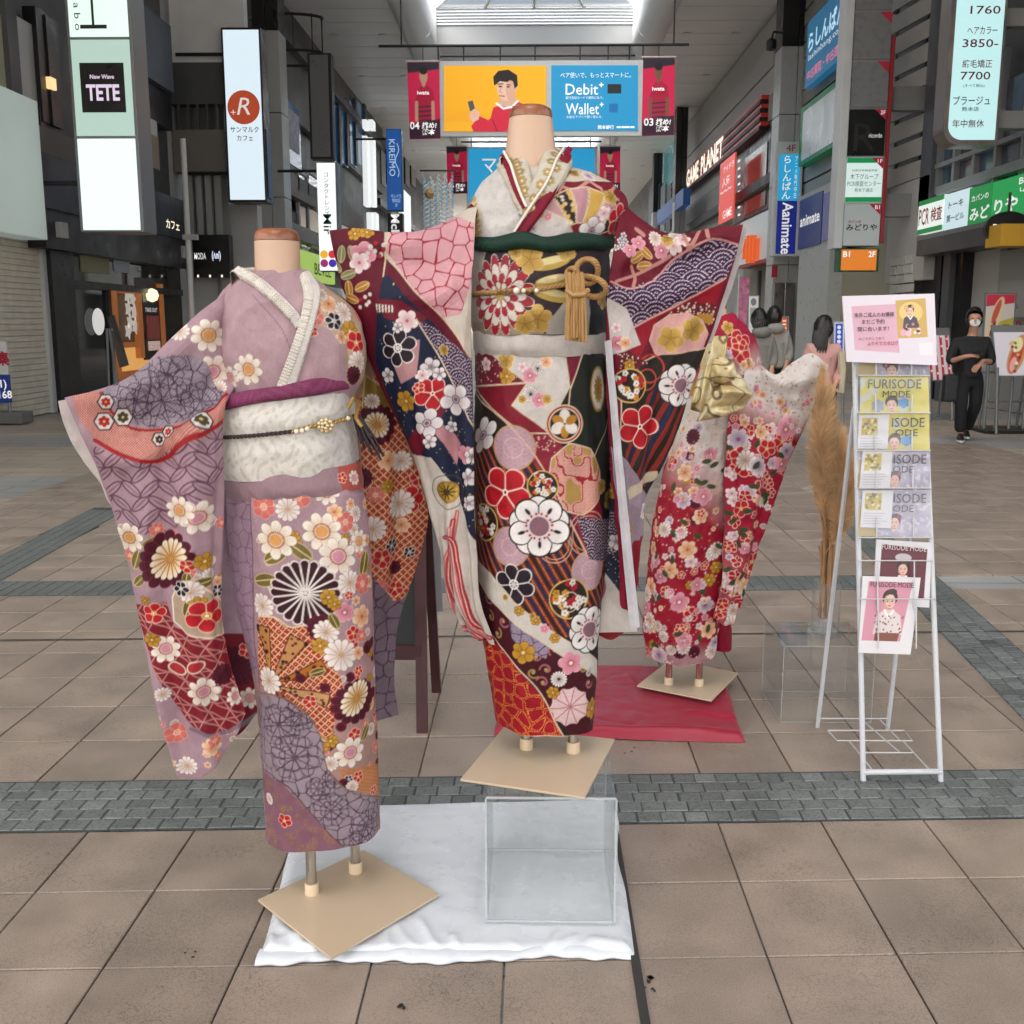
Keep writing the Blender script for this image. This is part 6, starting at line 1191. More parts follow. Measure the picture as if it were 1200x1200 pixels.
for gx in range(9):
    for gy in range(8):
        u = c.at(110 + gx*22 + (gy % 2)*11, 505 + gy*17); rot = .72 if (gx+gy) % 2 else -.72
        c.pt.ell(u, 14.5/c.k, 5.6/c.k, '#5a2440', rot); c.pt.ell(u, 12.6/c.k, 4.1/c.k, '#b0919c', rot); c.pt.ell(u, 11/c.k, 1./c.k, '#8a6476', rot)
c.pt.clip = None
rb_ = [(84, 458), (118, 460), (135, 487), (152, 500), (181, 503), (225, 490), (266, 462), (266, 490), (225, 512), (181, 540), (144, 533), (111, 514), (92, 490)]
m = in_region(c, rb_); shibo(c, m, '#a52e2c', '#d8a596', 3., .3); stroke(c, [(111, 516), (144, 534), (181, 541), (225, 512), (266, 490)], 4.5, '#a81f24'); stroke(c, [(118, 460), (135, 488), (152, 501), (181, 504), (225, 490), (266, 462)], 3.2, '#a81f24')
for (px, py, r, cc) in ((122, 494, 11, '#b3202c'), (124, 471, 9, '#b3202c'), (187, 515, 9, '#33202c'), (197, 506, 8, '#b3202c'), (236, 491, 10, '#4e4630'), (144, 489, 11, '#4e4630')):
    u = c.at(px, py); h = [u + np.array([math.cos(a), math.sin(a)])*r/c.k for a in np.arange(6)*math.pi/3]; c.pt.poly(h, '#dcd2ca', 0, '#33242a', 1.6/c.k); c.pt.petals(u, r*.6/c.k, 6, cc, eye='#e0c070', eyer=.2)
pxs = c.px.reshape(-1, 2); scatter(c, ((pxs[:, 1] > 610) & (pxs[:, 1] < 720))*1., ['wmum', 'peach', 'sal', 'och'], 22, 4, 8, 64); scatter(c, (pxs[:, 1] > 835)*1., ['wmum', 'sal', 'peach'], 14, 4, 7, 65)
for a in [(231, 607, 21, 'wp'), (210, 598, 17, 'wo'), (152, 630, 19, 'wo')]: fl(c, *a)
leaf(c, 160, 656, 13, 1.2, '#857440'); leaf(c, 178, 636, 11, .4, '#857440'); leaf(c, 164, 680, 11, .8, '#857440')
fl(c, 197, 655, 31, 'scal', sy=1.2); fl(c, 200, 655, 20, 'ivmum', sy=1.4); fl(c, 218, 664, 8, 'red'); fl(c, 240, 658, 11, 'och'); fl(c, 246, 673, 8, 'wmum'); leaf(c, 236, 684, 12, .3, '#74662c'); leaf(c, 218, 680, 9, 1.4, '#74662c')
hemp = [(156, 708), (195, 705), (205, 735), (250, 742), (262, 740), (290, 770), (292, 838), (256, 862), (232, 858), (208, 828), (180, 785)]; m = in_region(c, hemp); c.pt.put(A_, m, '#8a1f2c')
g_ = U*c.k/26; hx = np.stack([g_[:, 0]+.577*g_[:, 1], 1.155*g_[:, 1]], -1); l = np.min([np.abs((hx[:, 0] % 1)-.5), np.abs((hx[:, 1] % 1)-.5), np.abs(((hx[:, 0]-hx[:, 1]) % 1)-.5), np.abs(((hx[:, 0]+hx[:, 1]) % 1)-.5)*.6], 0); c.pt.put(A_, m*np.clip(.5-(l-.035)*20, 0, 1)*.75, '#d59a92')
region(c, [(202, 700), (208, 686), (224, 680), (240, 690), (262, 706), (262, 742), (240, 748), (218, 742), (204, 728)], '#b8a088', '#e6d8c4', 1.6); leaf(c, 222, 712, 13, 1.2, '#74662c'); fl(c, 222, 694, 15, 'wmum'); fl(c, 212, 690, 10, 'blk'); fl(c, 233, 708, 10, 'och'); fl(c, 242, 722, 21, 'red'); fl(c, 255, 692, 8, 'blk')
for a in [(195, 760, 18, 'wp'), (239, 811, 20, 'wp'), (190, 814, 9, 'wmum'), (178, 750, 10, 'och'), (180, 719, 13, 'red'), (262, 790, 14, 'scal'), (276, 815, 12, 'wp')]: fl(c, *a)
for s_ in (-1, 1): u = c.at(218 + s_*10, 783); c.pt.ell(u, 12/c.k, 8/c.k, '#e3cdb8', .5*s_); c.pt.ell(u, 10/c.k, 6.4/c.k, '#b0303a', .5*s_)
stroke(c, [(224, 854), (250, 862), (290, 845)], 5, '#8c7686'); fl(c, 208, 858, 13, 'sal'); fl(c, 220, 897, 13, 'wmum'); fl(c, 248, 876, 12, 'peach'); fl(c, 252, 868, 8, 'sal')
sl.build('sleeve', SILK, K1); back_sheet(sl, 'sleeve_back', SILK, K1, MAUVE, .03)
lin_ = sheet([(68, 470, 2.225), (90, 466, 2.22)], [(134, 598, 2.26), (152, 640, 2.26)], [(68, 470, 2.225), (74, 498, 2.23), (96, 540, 2.24), (118, 568, 2.25), (134, 598, 2.26)], [(90, 466, 2.22), (110, 540, 2.24), (152, 640, 2.26)], 60, 90, '#cfc4c0', wrinkle=.003); lin_.build('sleeve_lining', SILK, K1)
inn = sheet([(236, 560, 2.37), (300, 560, 2.37)], [(240, 870, 2.37), (278, 862, 2.38), (301, 836, 2.38)], [(236, 560, 2.37), (240, 870, 2.37)], [(300, 560, 2.37), (300, 700, 2.37), (303, 770, 2.375), (301, 836, 2.38)], 80, 260, '#ad93a0', wrinkle=.004, seed=31); c = inn; m = in_region(c, [(230, 745), (305, 742), (305, 845), (285, 866), (230, 880)]); c.pt.put(np.arange(len(m)), m, '#7c1c2a')
fl(c, 278, 780, 22, 'scal', sy=1.3); fl(c, 293, 818, 14, 'wp'); fl(c, 289, 762, 10, 'red'); stroke(c, [(250, 868), (280, 852), (300, 838)], 6, '#8c7686'); inn.build('sleeve_inner_panel', SILK, K1)
a, b_ = at_y(250, 425, 2.37), at_y(88, 481, 2.235); d_ = (b_-a).normalized(); MB().tube([a, a+(b_-a)*.5, b_-d_*.02, b_-d_*.006, b_+d_*.004], [.025, .025, .025, .021, .010], 18).build('arm', SKIN, K1, True)
# viewer-right sleeve (far side)
srT = [(398, 346, 2.44), (415, 358, 2.45), (430, 378, 2.46)]; srR = [(430, 378, 2.46), (437, 425, 2.48), (464, 482, 2.52), (486, 540, 2.56), (502, 606, 2.6), (488, 665, 2.61), (467, 735, 2.61), (462, 785, 2.61), (468, 838, 2.62)]; srL = [(398, 346, 2.44), (404, 450, 2.47), (408, 600, 2.5), (414, 842, 2.52)]; srB = [(414, 842, 2.52), (440, 845, 2.57), (468, 838, 2.62)]
sr = sheet(srT, srB, srL, srR, 170, 420, '#b08a70', ridges=[([(432, 400), (448, 520), (450, 700)], 9, .01), ([(465, 500), (470, 620), (452, 760)], 9, -.008)], wrinkle=.004, seed=41, Y0=2.55); c = sr; A_ = np.arange(len(c.pt.U)); U = c.pt.U
m = in_region(c, [(420, 470), (440, 440), (470, 500), (500, 590), (505, 612), (480, 690), (462, 715), (430, 690), (425, 560)]); c.pt.put(A_, m, '#b3402e'); lat = np.minimum(np.abs(((U[:, 0]+U[:, 1])*c.k/10 % 1)-.5), np.abs(((U[:, 0]-U[:, 1])*c.k/10 % 1)-.5)); c.pt.put(A_, m*(lat < .1), '#e0b48c')
region(c, [(428, 440), (452, 455), (460, 480), (445, 500), (424, 490)], '#a08440', '#d8c48c', 1.2, .5)
for a in [(441, 498, 24, 'scal'), (442, 498, 15, 'ivmum'), (470, 540, 13, 'wmum'), (480, 585, 17, 'red'), (468, 590, 18, 'wmum'), (455, 540, 12, 'peach'), (437, 620, 16, 'wmum'), (459, 640, 9, 'blk'), (480, 647, 7, 'blk'), (455, 570, 9, 'och'), (448, 655, 12, 'red'), (470, 615, 10, 'peach'), (462, 665, 9, 'scal'), (440, 580, 10, 'sal'), (490, 560, 10, 'red'), (425, 560, 12, 'scal'), (463, 690, 10, 'red'), (445, 690, 12, 'sal'), (436, 470, 9, 'wmum')]: fl(c, *a)
m = in_region(c, [(418, 640), (440, 680), (462, 705), (475, 700), (462, 785), (470, 845), (410, 850)]); shibo(c, m, '#4c3048', '#988792', 3., .33, '#5a3c58', 26, 1.6, 5); sr.build('sleeve', SILK, K1); back_sheet(sr, 'sleeve_back', SILK, K1, '#b08a70', .02)
# ================================================================== the tall crimson kimono on the acrylic box
ACR = glass_mat('acrylic_clear', (253, 254, 254), .03, 1.49, .012, .7)
Y0 = 2.52
K2 = thing('kimono_mannequin', 'tall headless mannequin in a crimson, white and black kimono standing on a clear box', 'mannequin', (.045, 2.5, .335), 'dressed mannequins')
mannequin_parts(K2, 622, 139, 49, 62, 205, Y0, [(-.0135, 2.52), (.103, 2.50)], [(-.168, 2.335), (.12, 2.243), (.213, 2.585), (-.075, 2.66)], .336, .42)
body = loft([(556, 408, 710, 408, .112), (556, 430, 711, 430, .118), (555, 500, 713, 500, .125), (557, 600, 714, 600, .127), (560, 690, 708, 690, .124), (570, 770, 701, 770, .114), (580, 843, 697, 848, .1)], Y0, 520, 620, '#2a211d',
    ridges=[([(600, 430), (598, 600), (615, 840)], 12, .004), ([(655, 430), (662, 600), (660, 850)], 12, .004), ([(630, 460), (628, 650), (640, 840)], 10, -.004), ([(690, 440), (692, 700), (685, 840)], 8, .004)], wrinkle=.0022, seed=52, drape=.0035)
c = body; A_ = np.arange(len(c.pt.U)); U = c.pt.U; IV = '#d9c3a6'
stp = in_region(c, [(540, 530), (600, 505), (720, 640), (720, 740), (640, 745), (545, 680)])
q = (U[:, 0]*.86+U[:, 1]*.5)*c.k/9; c.pt.put(A_, stp*(np.abs(q % 1-.5) < .26), '#8c2a22'); c.pt.put(A_, stp*(np.abs((q+.5) % 2-.5) < .22), '#20284a'); c.pt.put(A_, stp*(np.abs(q % 1-.5) < .05), '#c9884c', .4)
region(c, [(540, 412), (582, 412), (618, 448), (557, 453), (540, 452)], '#7c1730', IV, 1.4); m = in_region(c, [(557, 415), (580, 416), (612, 446), (557, 450)]); speck(c, m, '#d8c8c0', 40, 1., 3); fl(c, 570, 427, 8, 'sakw'); fl(c, 594, 441, 10, 'och')
region(c, [(573, 412), (663, 412), (668, 452), (648, 490), (634, 507), (600, 475), (618, 449)], '#cfc7c0', IV, 1.4)
for a in [(593, 422, 10, 'ogold'), (621, 440, 9, 'pink'), (630, 432, 7, 'smum'), (640, 424, 7, 'peach'), (622, 462, 9, 'smum'), (632, 469, 9, 'pink'), (641, 468, 6, 'ogold'), (612, 430, 6, 'sakw'), (612, 468, 5, 'ogold')]: fl(c, *a)
region(c, [(540, 453), (557, 453), (618, 449), (600, 475), (645, 508), (614, 508), (560, 458)], '#861229', IV, 1.6)
region(c, [(662, 412), (684, 412), (672, 450), (668, 455)], '#7c1730', IV, 1.4)
region(c, [(684, 412), (716, 412), (716, 480), (696, 536), (664, 518), (668, 458)], '#1b2017', IV, 1.5)
u = c.at(701, 456); c.pt.ell(u, 15/c.k, 26/c.k, '#b8923c', 0, .6); c.pt.ell(u, 12.5/c.k, 23/c.k, '#d8d0c0'); c.pt.petals(u, 9/c.k, 12, '#b8862c', sy=1.8, gold=.5, veins='#7d5520', vw=.8/c.k)
region(c, [(614, 508), (648, 510), (690, 560), (706, 600), (690, 650), (668, 600), (640, 560), (600, 510)], '#8c1e34'); m = in_region(c, [(615, 508), (650, 512), (650, 530), (628, 525)]); speck(c, m, '#d8b8a8', 30, 1., 5)
u = c.at(676, 562); R = 35/c.k; i = c.pt._sel(u, R*1.4); d = c.pt.loc(i, u, .2, .95, 1.2); rr_ = np.hypot(*d.T); th = np.arctan2(d[:, 1], d[:, 0]); sd = rr_-R*(1-.06*np.abs(np.sin(th*4))); c.pt.put(i, c.pt.mask(sd-1.4/c.k), IV); c.pt.put(i, c.pt.mask(sd), '#c07a70'); c.pt.put(i, c.pt.mask(sd)*shibori(c.pt.U[i], 2.8/c.k, .8/c.k, .26), '#dcae9e'); nz = vnoise(c.pt.U[i], 46, 9); c.pt.put(i, c.pt.mask(sd)*(np.abs(nz-.5) < .045), '#a3202c'); c.pt.put(i, c.pt.mask(sd)*((nz > .68)), '#b79352', .6)
fl(c, 712, 585, 13, 'ogold'); fl(c, 705, 570, 9, 'ogold')
u = c.at(662, 497); 
for rr_, cc in ((22, IV), (20.5, '#a01a26'), (18.5, IV), (17, '#261d1a')): c.pt.disc(u, rr_/c.k, cc)
for k in range(3): a = math.pi/2 + k*2.094; p_ = u + np.array([math.cos(a), math.sin(a)])*9/c.k; c.pt.ell(p_, 8/c.k, 6.4/c.k, '#ddd5cb', a); a += 1.047; p_ = u + np.array([math.cos(a), math.sin(a)])*9/c.k; c.pt.ell(p_, 7/c.k, 5/c.k, '#b9802c', a, .4)
for px, py, r in ((601, 525, 25), (597, 641, 23), (692, 668, 24)):
    u = c.at(px, py); c.pt.disc(u, (r+1.2)/c.k, '#c6a458', .5); i = c.pt._sel(u, r/c.k); m = c.pt.mask(np.hypot(*(c.pt.U[i]-u).T)-r/c.k); c.pt.put(i, m, '#a8788a'); c.pt.put(i, m*shibori(c.pt.U[i], 2.6/c.k, .8/c.k, .3), '#cfb0b6'); c.pt.disc(u, r*.45/c.k, '#d8b8b8', ring=1./c.k)
stroke(c, [(556, 455), (598, 500), (640, 555), (668, 610), (690, 655)], 1.8, '#d8b49a')
for px, py, r in ((650, 640, 20), (690, 625, 26)): u = c.at(px, py); c.pt.disc(u, r/c.k, '#d8a890', ring=1.2/c.k); c.pt.disc(u, r*.8/c.k, '#d8a890', ring=1./c.k)
m = in_region(c, [(676, 606), (716, 608), (716, 660), (690, 655)]); seigaiha(c, m, '#33183a', '#c8b4c0', 24)
temari(c, 568, 612, 21, 2); temari(c, 650, 568-2, 0.1, 1); temari(c, 668, 702, 23, 4); u = c.at(668, 706); c.pt.disc(u, 12/c.k, '#e6d2b8', ring=1.1/c.k)
fl(c, 566, 510, 21, 'mw', sx=.8, sy=1.25); fl(c, 592, 577, 30, 'plum', .3); temari(c, 636, 570, 17, 8); fl(c, 632, 617, 35, 'bigw', .35); fl(c, 602, 685, 24, 'blk', .2); fl(c, 582, 698, 13, 'smum')
mar = [(548, 690), (562, 672), (590, 705), (630, 740), (700, 790), (702, 862), (668, 862), (640, 822), (575, 742), (556, 720)]
region(c, mar, '#4c1220')
for px, py in ((575, 722), (590, 728), (583, 742), (572, 700), (628, 770), (640, 785), (650, 762), (636, 800), (690, 800), (683, 782), (606, 748), (655, 815), (625, 788)):
    u = c.at(px, py); a = RNG.uniform(0, 6); sp_ = [u + np.array([math.cos(a+t), math.sin(a+t)])*(1.5+t*1.35)/c.k for t in np.linspace(0, 5, 14)]; c.pt.line(sp_, 2.2/c.k, '#b0905a' if px % 2 else '#b56a74', .5)
    c.pt.disc(u, 2.4/c.k, '#c0a066', .4)
u = c.at(620, 745); i = c.pt._sel(u, 40/c.k); m = c.pt.mask(c.pt._polysd(c.pt.U[i], np.array(c.pts([(595, 715), (612, 722), (645, 752), (640, 772), (618, 765), (600, 748)])))); c.pt.put(i, m, '#75607c'); c.pt.put(i, m*shibori(c.pt.U[i], 2.6/c.k, .8/c.k, .28), '#b4a4b8'); c.pt.put(i, m*np.clip(.5-(voro(c.pt.U[i], 40, 2)-1./c.k)*c.k, 0, 1), '#4c3a56')
region(c, [(556, 650), (575, 672), (602, 705), (640, 735), (700, 775), (700, 796), (664, 772), (618, 742), (580, 708), (556, 668)], '#cdc5bb', IV, 1.3)
for a in [(608, 716, 6, 'och'), (628, 727, 6, 'och'), (638, 737, 6, 'pink'), (650, 748, 6, 'och'), (624, 722, 4, 'ogold'), (592, 700, 4, 'ogold'), (690, 788, 5, 'smum')]: fl(c, *a)
for a in [(613, 765, 14, 'och'), (669, 777, 15, 'pink'), (655, 796, 10, 'smum'), (668, 828, 26, 'shib'), (694, 830, 14, 'och'), (692, 738, 29, 'bigw'), (648, 812, 8, 'och')]: fl(c, *a)
redp = [(556, 728), (572, 740), (604, 780), (640, 823), (650, 845), (664, 870), (570, 872)]; m = in_region(c, redp); c.pt.put(A_, m, '#a51426'); v_ = voro(U*(1, 1.15), 27, 6); c.pt.put(A_, m*(np.abs(v_-2.2/c.k) < 1.0/c.k)*(shibori(U, 3./c.k, .8/c.k, .36) > .4), '#d8803c'); stroke(c, [(556, 728), (572, 740), (604, 780), (640, 823), (650, 845), (664, 870)], 1.8, '#dcc0a8'); stroke(c, [(578, 856), (640, 862), (698, 860)], 1.6, '#d8b49a')
body.build('skirt', SILK, K2)
wb = loft([(556, 383, 709, 383, .112), (554, 392, 711, 392, .122), (555, 408, 711, 408, .124), (558, 416, 709, 416, .116)], Y0, 360, 60, '#c9c1ba', wrinkle=.003, seed=60); wb.build('waist_fold', SILK, K2)
torso = loft([(594, 186, 652, 182, .052, .01), (580, 200, 670, 194, .066, .006), (564, 216, 696, 205, .083), (552, 236, 724, 220, .098), (546, 258, 736, 240, .106), (548, 282, 726, 268, .112), (553, 310, 714, 300, .112), (556, 388, 710, 388, .106)], Y0, 440, 330, '#cfcac5',
    ridges=[([(612, 250), (590, 268), (575, 284)], 4, .004), ([(585, 205), (575, 240)], 4, .004), ([(650, 255), (665, 282)], 4, -.004), ([(705, 215), (690, 262)], 4, .004), ([(600, 215), (580, 245), (572, 280)], 9, .005), ([(690, 215), (672, 250), (660, 282)], 9, .005), ([(590, 220), (566, 260)], 7, -.004), ([(715, 230), (705, 275)], 8, .005)], wrinkle=.003, seed=62)
c = torso; A_ = np.arange(len(c.pt.U)); U = c.pt.U
q = np.abs(np.sin(U[:, 0]*110+2*np.sin(U[:, 1]*50))*np.cos(U[:, 1]*90)); c.pt.put(A_, (q > .8)*.25, '#b5aaa6')
region(c, [(655, 180), (702, 198), (745, 225), (745, 300), (596, 300), (618, 270), (640, 225)], '#7c1229')
region(c, [(640, 225), (655, 186), (700, 200), (716, 214), (690, 212), (655, 214)], '#cdbfae'); 
for a in [(668, 190, 8, 'pink'), (684, 197, 8, 'peach'), (672, 202, 6, 'ogold'), (690, 206, 6, 'lil')]: fl(c, *a)
for L in ([(650, 216), (672, 222), (690, 212)], [(648, 228), (672, 234), (700, 228), (725, 234)], [(690, 212), (706, 224), (700, 236)], [(660, 212), (656, 226), (668, 238)], [(720, 218), (712, 232), (722, 244)]): stroke(c, L, 3., '#c98f84')
uc = c.at(676, 285)
for k in range(6):
    a0, a1 = 2.5-k*.36, 2.5-k*.36-.33; P_ = [uc + np.array([math.cos(a0), math.sin(a0)])*22/c.k, uc + np.array([math.cos(a0), math.sin(a0)])*60/c.k, uc + np.array([math.cos(a1), math.sin(a1)])*60/c.k, uc + np.array([math.cos(a1), math.sin(a1)])*22/c.k]
    c.pt.poly(P_, ['#c2969c', '#2c1e1a', '#bf8e96', '#caa24c', '#b98892', '#2c1e1a'][k], 0, IV, 1.3/c.k)
    if k in (1, 5): speck(c, c.pt.polymask(P_), '#cfae62', 12, 3, k); speck(c, c.pt.polymask(P_), '#d8cfc4', 6, 2.4, k+4)
region(c, [(598, 290), (618, 262), (640, 246), (665, 258), (678, 290)], '#cfc6c0', IV, 1.2)
for a in [(622, 258, 7, 'pink'), (632, 250, 6, 'ogold'), (612, 270, 6, 'sakw'), (604, 278, 6, 'pink'), (625, 268, 4, 'smum'), (642, 254, 5, 'pink'), (723, 257, 17, 'plum'), (693, 271, 16, 'mw'), (716, 231, 9, 'ogold'), (708, 250, 8, 'sakw')]: fl(c, *a)
region(c, [(540, 235), (556, 228), (566, 250), (566, 292), (546, 300)], '#c9beb0')
for k in range(8): fl(c, 548+k*1.6, 236+k*6.2, 4.6, 'och'); leaf(c, 556+k*.9, 234+k*6.5, 4, .6, '#b8862c', .5)
m = in_region(c, [(535, 225), (556, 222), (545, 250), (530, 262)]); shibo(c, m, '#7d6284', '#b8a4bc', 2.8, .3); leaf(c, 553, 233, 9, .4, '#9a9468', .3)
torso.build('bodice', SILK, K2)
neck_collar(K2, 591, 186, 656, 182, Y0, mat('gold_collar', '#c9bca0', .6, bump=.5, bscale=150))
r = ribbon(torso, [(598, 186), (606, 205), (614, 230), (622, 246)], 33, 140, 20, '#c9c0ae', .008, .004, taper=([0, 1], [1.1, .7])); c = r
for k in range(14): r.pt.petals((r.pt.U[:, 0].max()*(k+.5)/14, (.008 if k % 2 else -.008)), .011, 6, '#b3914e', gold=.6, edge='#8d8f8c', ew=.0012, eye='#d9cfbc', eyer=.3)
r.build('under_collar', SILK, K2)
r = ribbon(torso, [(655, 180), (646, 205), (632, 228), (617, 256)], 35, 140, 20, '#cbc2b0', .010, .004, taper=([0, 1], [1.1, .6]))
for k in range(14): r.pt.petals((r.pt.U[:, 0].max()*(k+.5)/14, (.008 if k % 2 else -.008)), .011, 6, '#b3914e', gold=.6, edge='#8d8f8c', ew=.0012, eye='#d9cfbc', eyer=.3)
r.build('under_collar', SILK, K2)
for nm, L, w, col in (('collar_trim', [(592, 188), (600, 210), (609, 232), (616, 246)], 6, '#8d1230'), ('collar_band', [(664, 180), (652, 212), (632, 244), (612, 272), (603, 284)], 13, '#8d1230')):
    r = ribbon(torso, L, w, 150, 14, col, .013, .003); r.build(nm, SILK, K2)
for L in ([(597, 186), (604, 208), (612, 230), (618, 244)], [(655, 182), (644, 212), (626, 240), (606, 272)]):
    P_, N_ = surf_path(torso, L, 44, .020, 9); pb_ = MB()
    for p in P_: pb_.lathe(tuple(p), [(.0034*math.sin(q_)+1e-4, -.0034*math.cos(q_)) for q_ in np.linspace(0, math.pi, 5)], 6)
    stuff(pb_.build('pearl_trim', PEARL, K2, True))
obi = loft([(553, 292, 713, 290, .124), (551, 303, 715, 301, .132), (550, 340, 716, 340, .135), (552, 378, 714, 378, .133), (555, 392, 711, 392, .124)], Y0, 440, 200, '#2c141c', wrinkle=.002, seed=71, ridges=[([(553, 330), (630, 328), (715, 330)], 7, .002), ([(553, 366), (630, 364), (715, 366)], 8, .002)])
c = obi; A_ = np.arange(len(c.pt.U)); U = c.pt.U
region(c, [(545, 292), (570, 292), (562, 340), (570, 392), (545, 392)], '#b0a898'); region(c, [(640, 380), (668, 345), (690, 340), (692, 392), (640, 392)], '#aaa499')
m = in_region(c, [(553, 378), (620, 378), (640, 392), (553, 394)]); shibo(c, m, '#7a6a5c', '#b8a890', 3, .3)
for px, py, rx, rot in ((647, 308, 22, -.25), (648, 330, 20, -.2), (648, 346, 22, .2)): u = c.at(px, py); c.pt.ell(u, rx/c.k, 7/c.k, '#c0a050', -rot, .8); c.pt.ell(u + np.array([0, 3/c.k]), rx*.9/c.k, 4/c.k, '#dccb94', -rot, .7)
u = c.at(586, 346)
for rr_, n, rot, tip, edge in ((40, 16, 0, '#a51a30', '#d8ccc0'), (31, 14, .2, '#dcd2c8', '#8c1428'), (22, 12, .1, '#a51a30', '#d8ccc0'), (13, 9, 0, '#ddd3c6', '#8c1428')): c.pt.petals(u, rr_/c.k, n, tip, rot=rot, notch=.3, edge=edge, ew=1.3/c.k, veins=edge, vw=1.6/c.k, inner=.3, sy=1.12)
c.pt.disc(u, 6/c.k, '#b79a54', .6)
for a in [(621, 304, 16, 'ogold'), (630, 374, 16, 'ogold'), (615, 380, 12, 'ogold'), (664, 293, 12, 'ogold'), (604, 296, 8, 'ogold')]: fl(c, *a, None, 1, 1)
region(c, [(693, 330), (716, 330), (716, 392), (690, 392)], '#181a20'); fl(c, 706, 352, 10, 'ogold'); obi.build('obi', BROC, K2)
sc = ribbon(obi, [(553, 286), (580, 288), (615, 283), (640, 288), (672, 284), (712, 286)], 17, 260, 26, '#14382c', .008, .014, sm=21, taper=([0, .4, .5, .7, 1], [.9, 1.1, .9, 1.15, .85])); u = sc.pt.U; sc.pt.put(np.arange(len(u)), (((np.abs(u[:, 1])*170 + u[:, 0]*130) % 1) < .3)*.8, '#0c241c'); sc.pt.put(np.arange(len(u)), ((np.abs(u[:, 1])*170 + u[:, 0]*130) % 1 > .86)*.6, '#2c6650'); sc.build('obi_scarf', SILK, K2)
TAN = mat('cord_tan', '#a8814e', .5, metal=.15, bump=.5, bscale=380)
cd = cord(obi, [(551, 345), (590, 342), (630, 339), (668, 332)], .005, TAN, K2, 'obi_cord', strands=3, pitch=.03)
for px in (588, 594, 600, 607, 615, 622, 629): bead(surf_path(obi, [(px, 341), (px+1, 341)], 2, .013, 1)[0][0], .0075 if px == 607 else .0052, PEARL if px % 2 else mat('bead_brown', '#8c6a44', .25), cd)
def rope_loop(c0, rx, rz, y, parent, tilt=0., r=.0062):
    P = np.array([(c0.x + rx*math.cos(a)*math.cos(tilt) - rz*math.sin(a)*math.sin(tilt), y - .012*math.sin(a*2), c0.z + rx*math.cos(a)*math.sin(tilt) + rz*math.sin(a)*math.cos(tilt)) for a in np.linspace(0, 2*math.pi, 90)]); b = MB()
    for k in range(3):
        a = np.linspace(0, 2*math.pi*9, 90) + k*2.094; T = np.gradient(P, axis=0); T /= np.linalg.norm(T, axis=1, keepdims=True); S = np.cross(T, (0, 1, 0)); b.tube([tuple(x) for x in P + r*.62*(S*np.cos(a)[:, None] + np.array([0, 1, 0])*np.sin(a)[:, None])], r*.62, 7)
    return b.build('rope_loop', TAN, parent, True)
rope_loop(at_y(688, 318, 2.36), .024, .026, 2.365, cd); rope_loop(at_y(692, 336, 2.36), .034, .02, 2.355, cd, -.3); rope_loop(at_y(672, 325, 2.36), .012, .02, 2.36, cd, .3)
tz = MB()
for k in range(26):
    a = at_y(664+k*.75, 322+3*math.sin(k), 2.345); e = at_y(667 + k*.95 - 4, 398+4*math.sin(k*3.1), 2.335+.012*math.sin(k*1.7)); mid_ = at_y(667+k*.8-2, 352, 2.325+.008*math.sin(k*2.3)); tz.tube([a, mid_, e], .0032, 5)
stuff(tz.build('tassel', TAN, cd, True)); MB().tube([at_y(664, 340, 2.328), at_y(672, 346, 2.315), at_y(684, 345, 2.315), at_y(689, 340, 2.33)], .006, 8).build('tassel_binding', TAN, cd, True)
# viewer-left sleeve
lT = [(386, 270, 2.42), (418, 267, 2.42), (455, 272, 2.43), (490, 272, 2.44), (520, 262, 2.46), (545, 246, 2.49), (560, 228, 2.51)]; lL = [(386, 270, 2.42), (394, 310, 2.42), (410, 365, 2.43), (432, 422, 2.44), (458, 478, 2.45), (482, 532, 2.46), (500, 600, 2.47), (514, 650, 2.47), (520, 692, 2.48), (536, 728, 2.48)]
lR = [(560, 228, 2.51), (556, 270, 2.42), (553, 320, 2.39), (552, 400, 2.39), (555, 500, 2.39), (558, 620, 2.4), (562, 700, 2.42), (580, 756, 2.45)]; lB = [(536, 728, 2.48), (552, 746, 2.47), (580, 756, 2.45)]
sl = sheet(lT, lB, lL, lR, 300, 640, '#6a1028', ridges=[([(550, 255), (490, 285), (400, 285)], 12, .012), ([(552, 300), (500, 310), (440, 300)], 10, -.010), ([(550, 330), (500, 350), (455, 340)], 12, .008), ([(450, 340), (480, 440), (520, 560)], 14, .010), ([(500, 350), (525, 450), (540, 600)], 12, -.010), ([(540, 360), (548, 480), (552, 640)], 8, .010), ([(524, 600), (535, 680), (555, 740)], 8, .008)], wrinkle=.0035, pillow=.012, seed=81, Y0=2.43)
c = sl; A_ = np.arange(len(c.pt.U)); U = c.pt.U
region(c, [(450, 265), (570, 240), (570, 420), (552, 420), (520, 372), (470, 322), (450, 300)], '#cbbfb2'); m = in_region(c, [(454, 270), (525, 255), (556, 262), (556, 320), (540, 368), (520, 372), (485, 340), (453, 296)]); shibo(c, m, '#a8283f', '#d9a8ae', 2.7, .40, '#a01830', 30, 1.2, 8)
stroke(c, [(456, 268), (452, 300), (446, 350), (441, 420)], 1.6, IV); stroke(c, [(453, 296), (485, 340), (520, 374), (552, 420)], 1.6, IV)
navy = [(448, 325), (455, 322), (490, 362), (520, 392), (556, 430), (558, 640), (545, 640), (530, 575), (505, 537), (484, 532), (440, 425)]; region(c, navy, '#1b2440'); m = in_region(c, navy); speck(c, m, '#c7b98c', 120, .8, 4, .6)
region(c, [(441, 350), (470, 352), (500, 372), (492, 384), (450, 372)], '#7a152c'); region(c, [(478, 520), (512, 470), (524, 478), (492, 536)], '#7a152c')
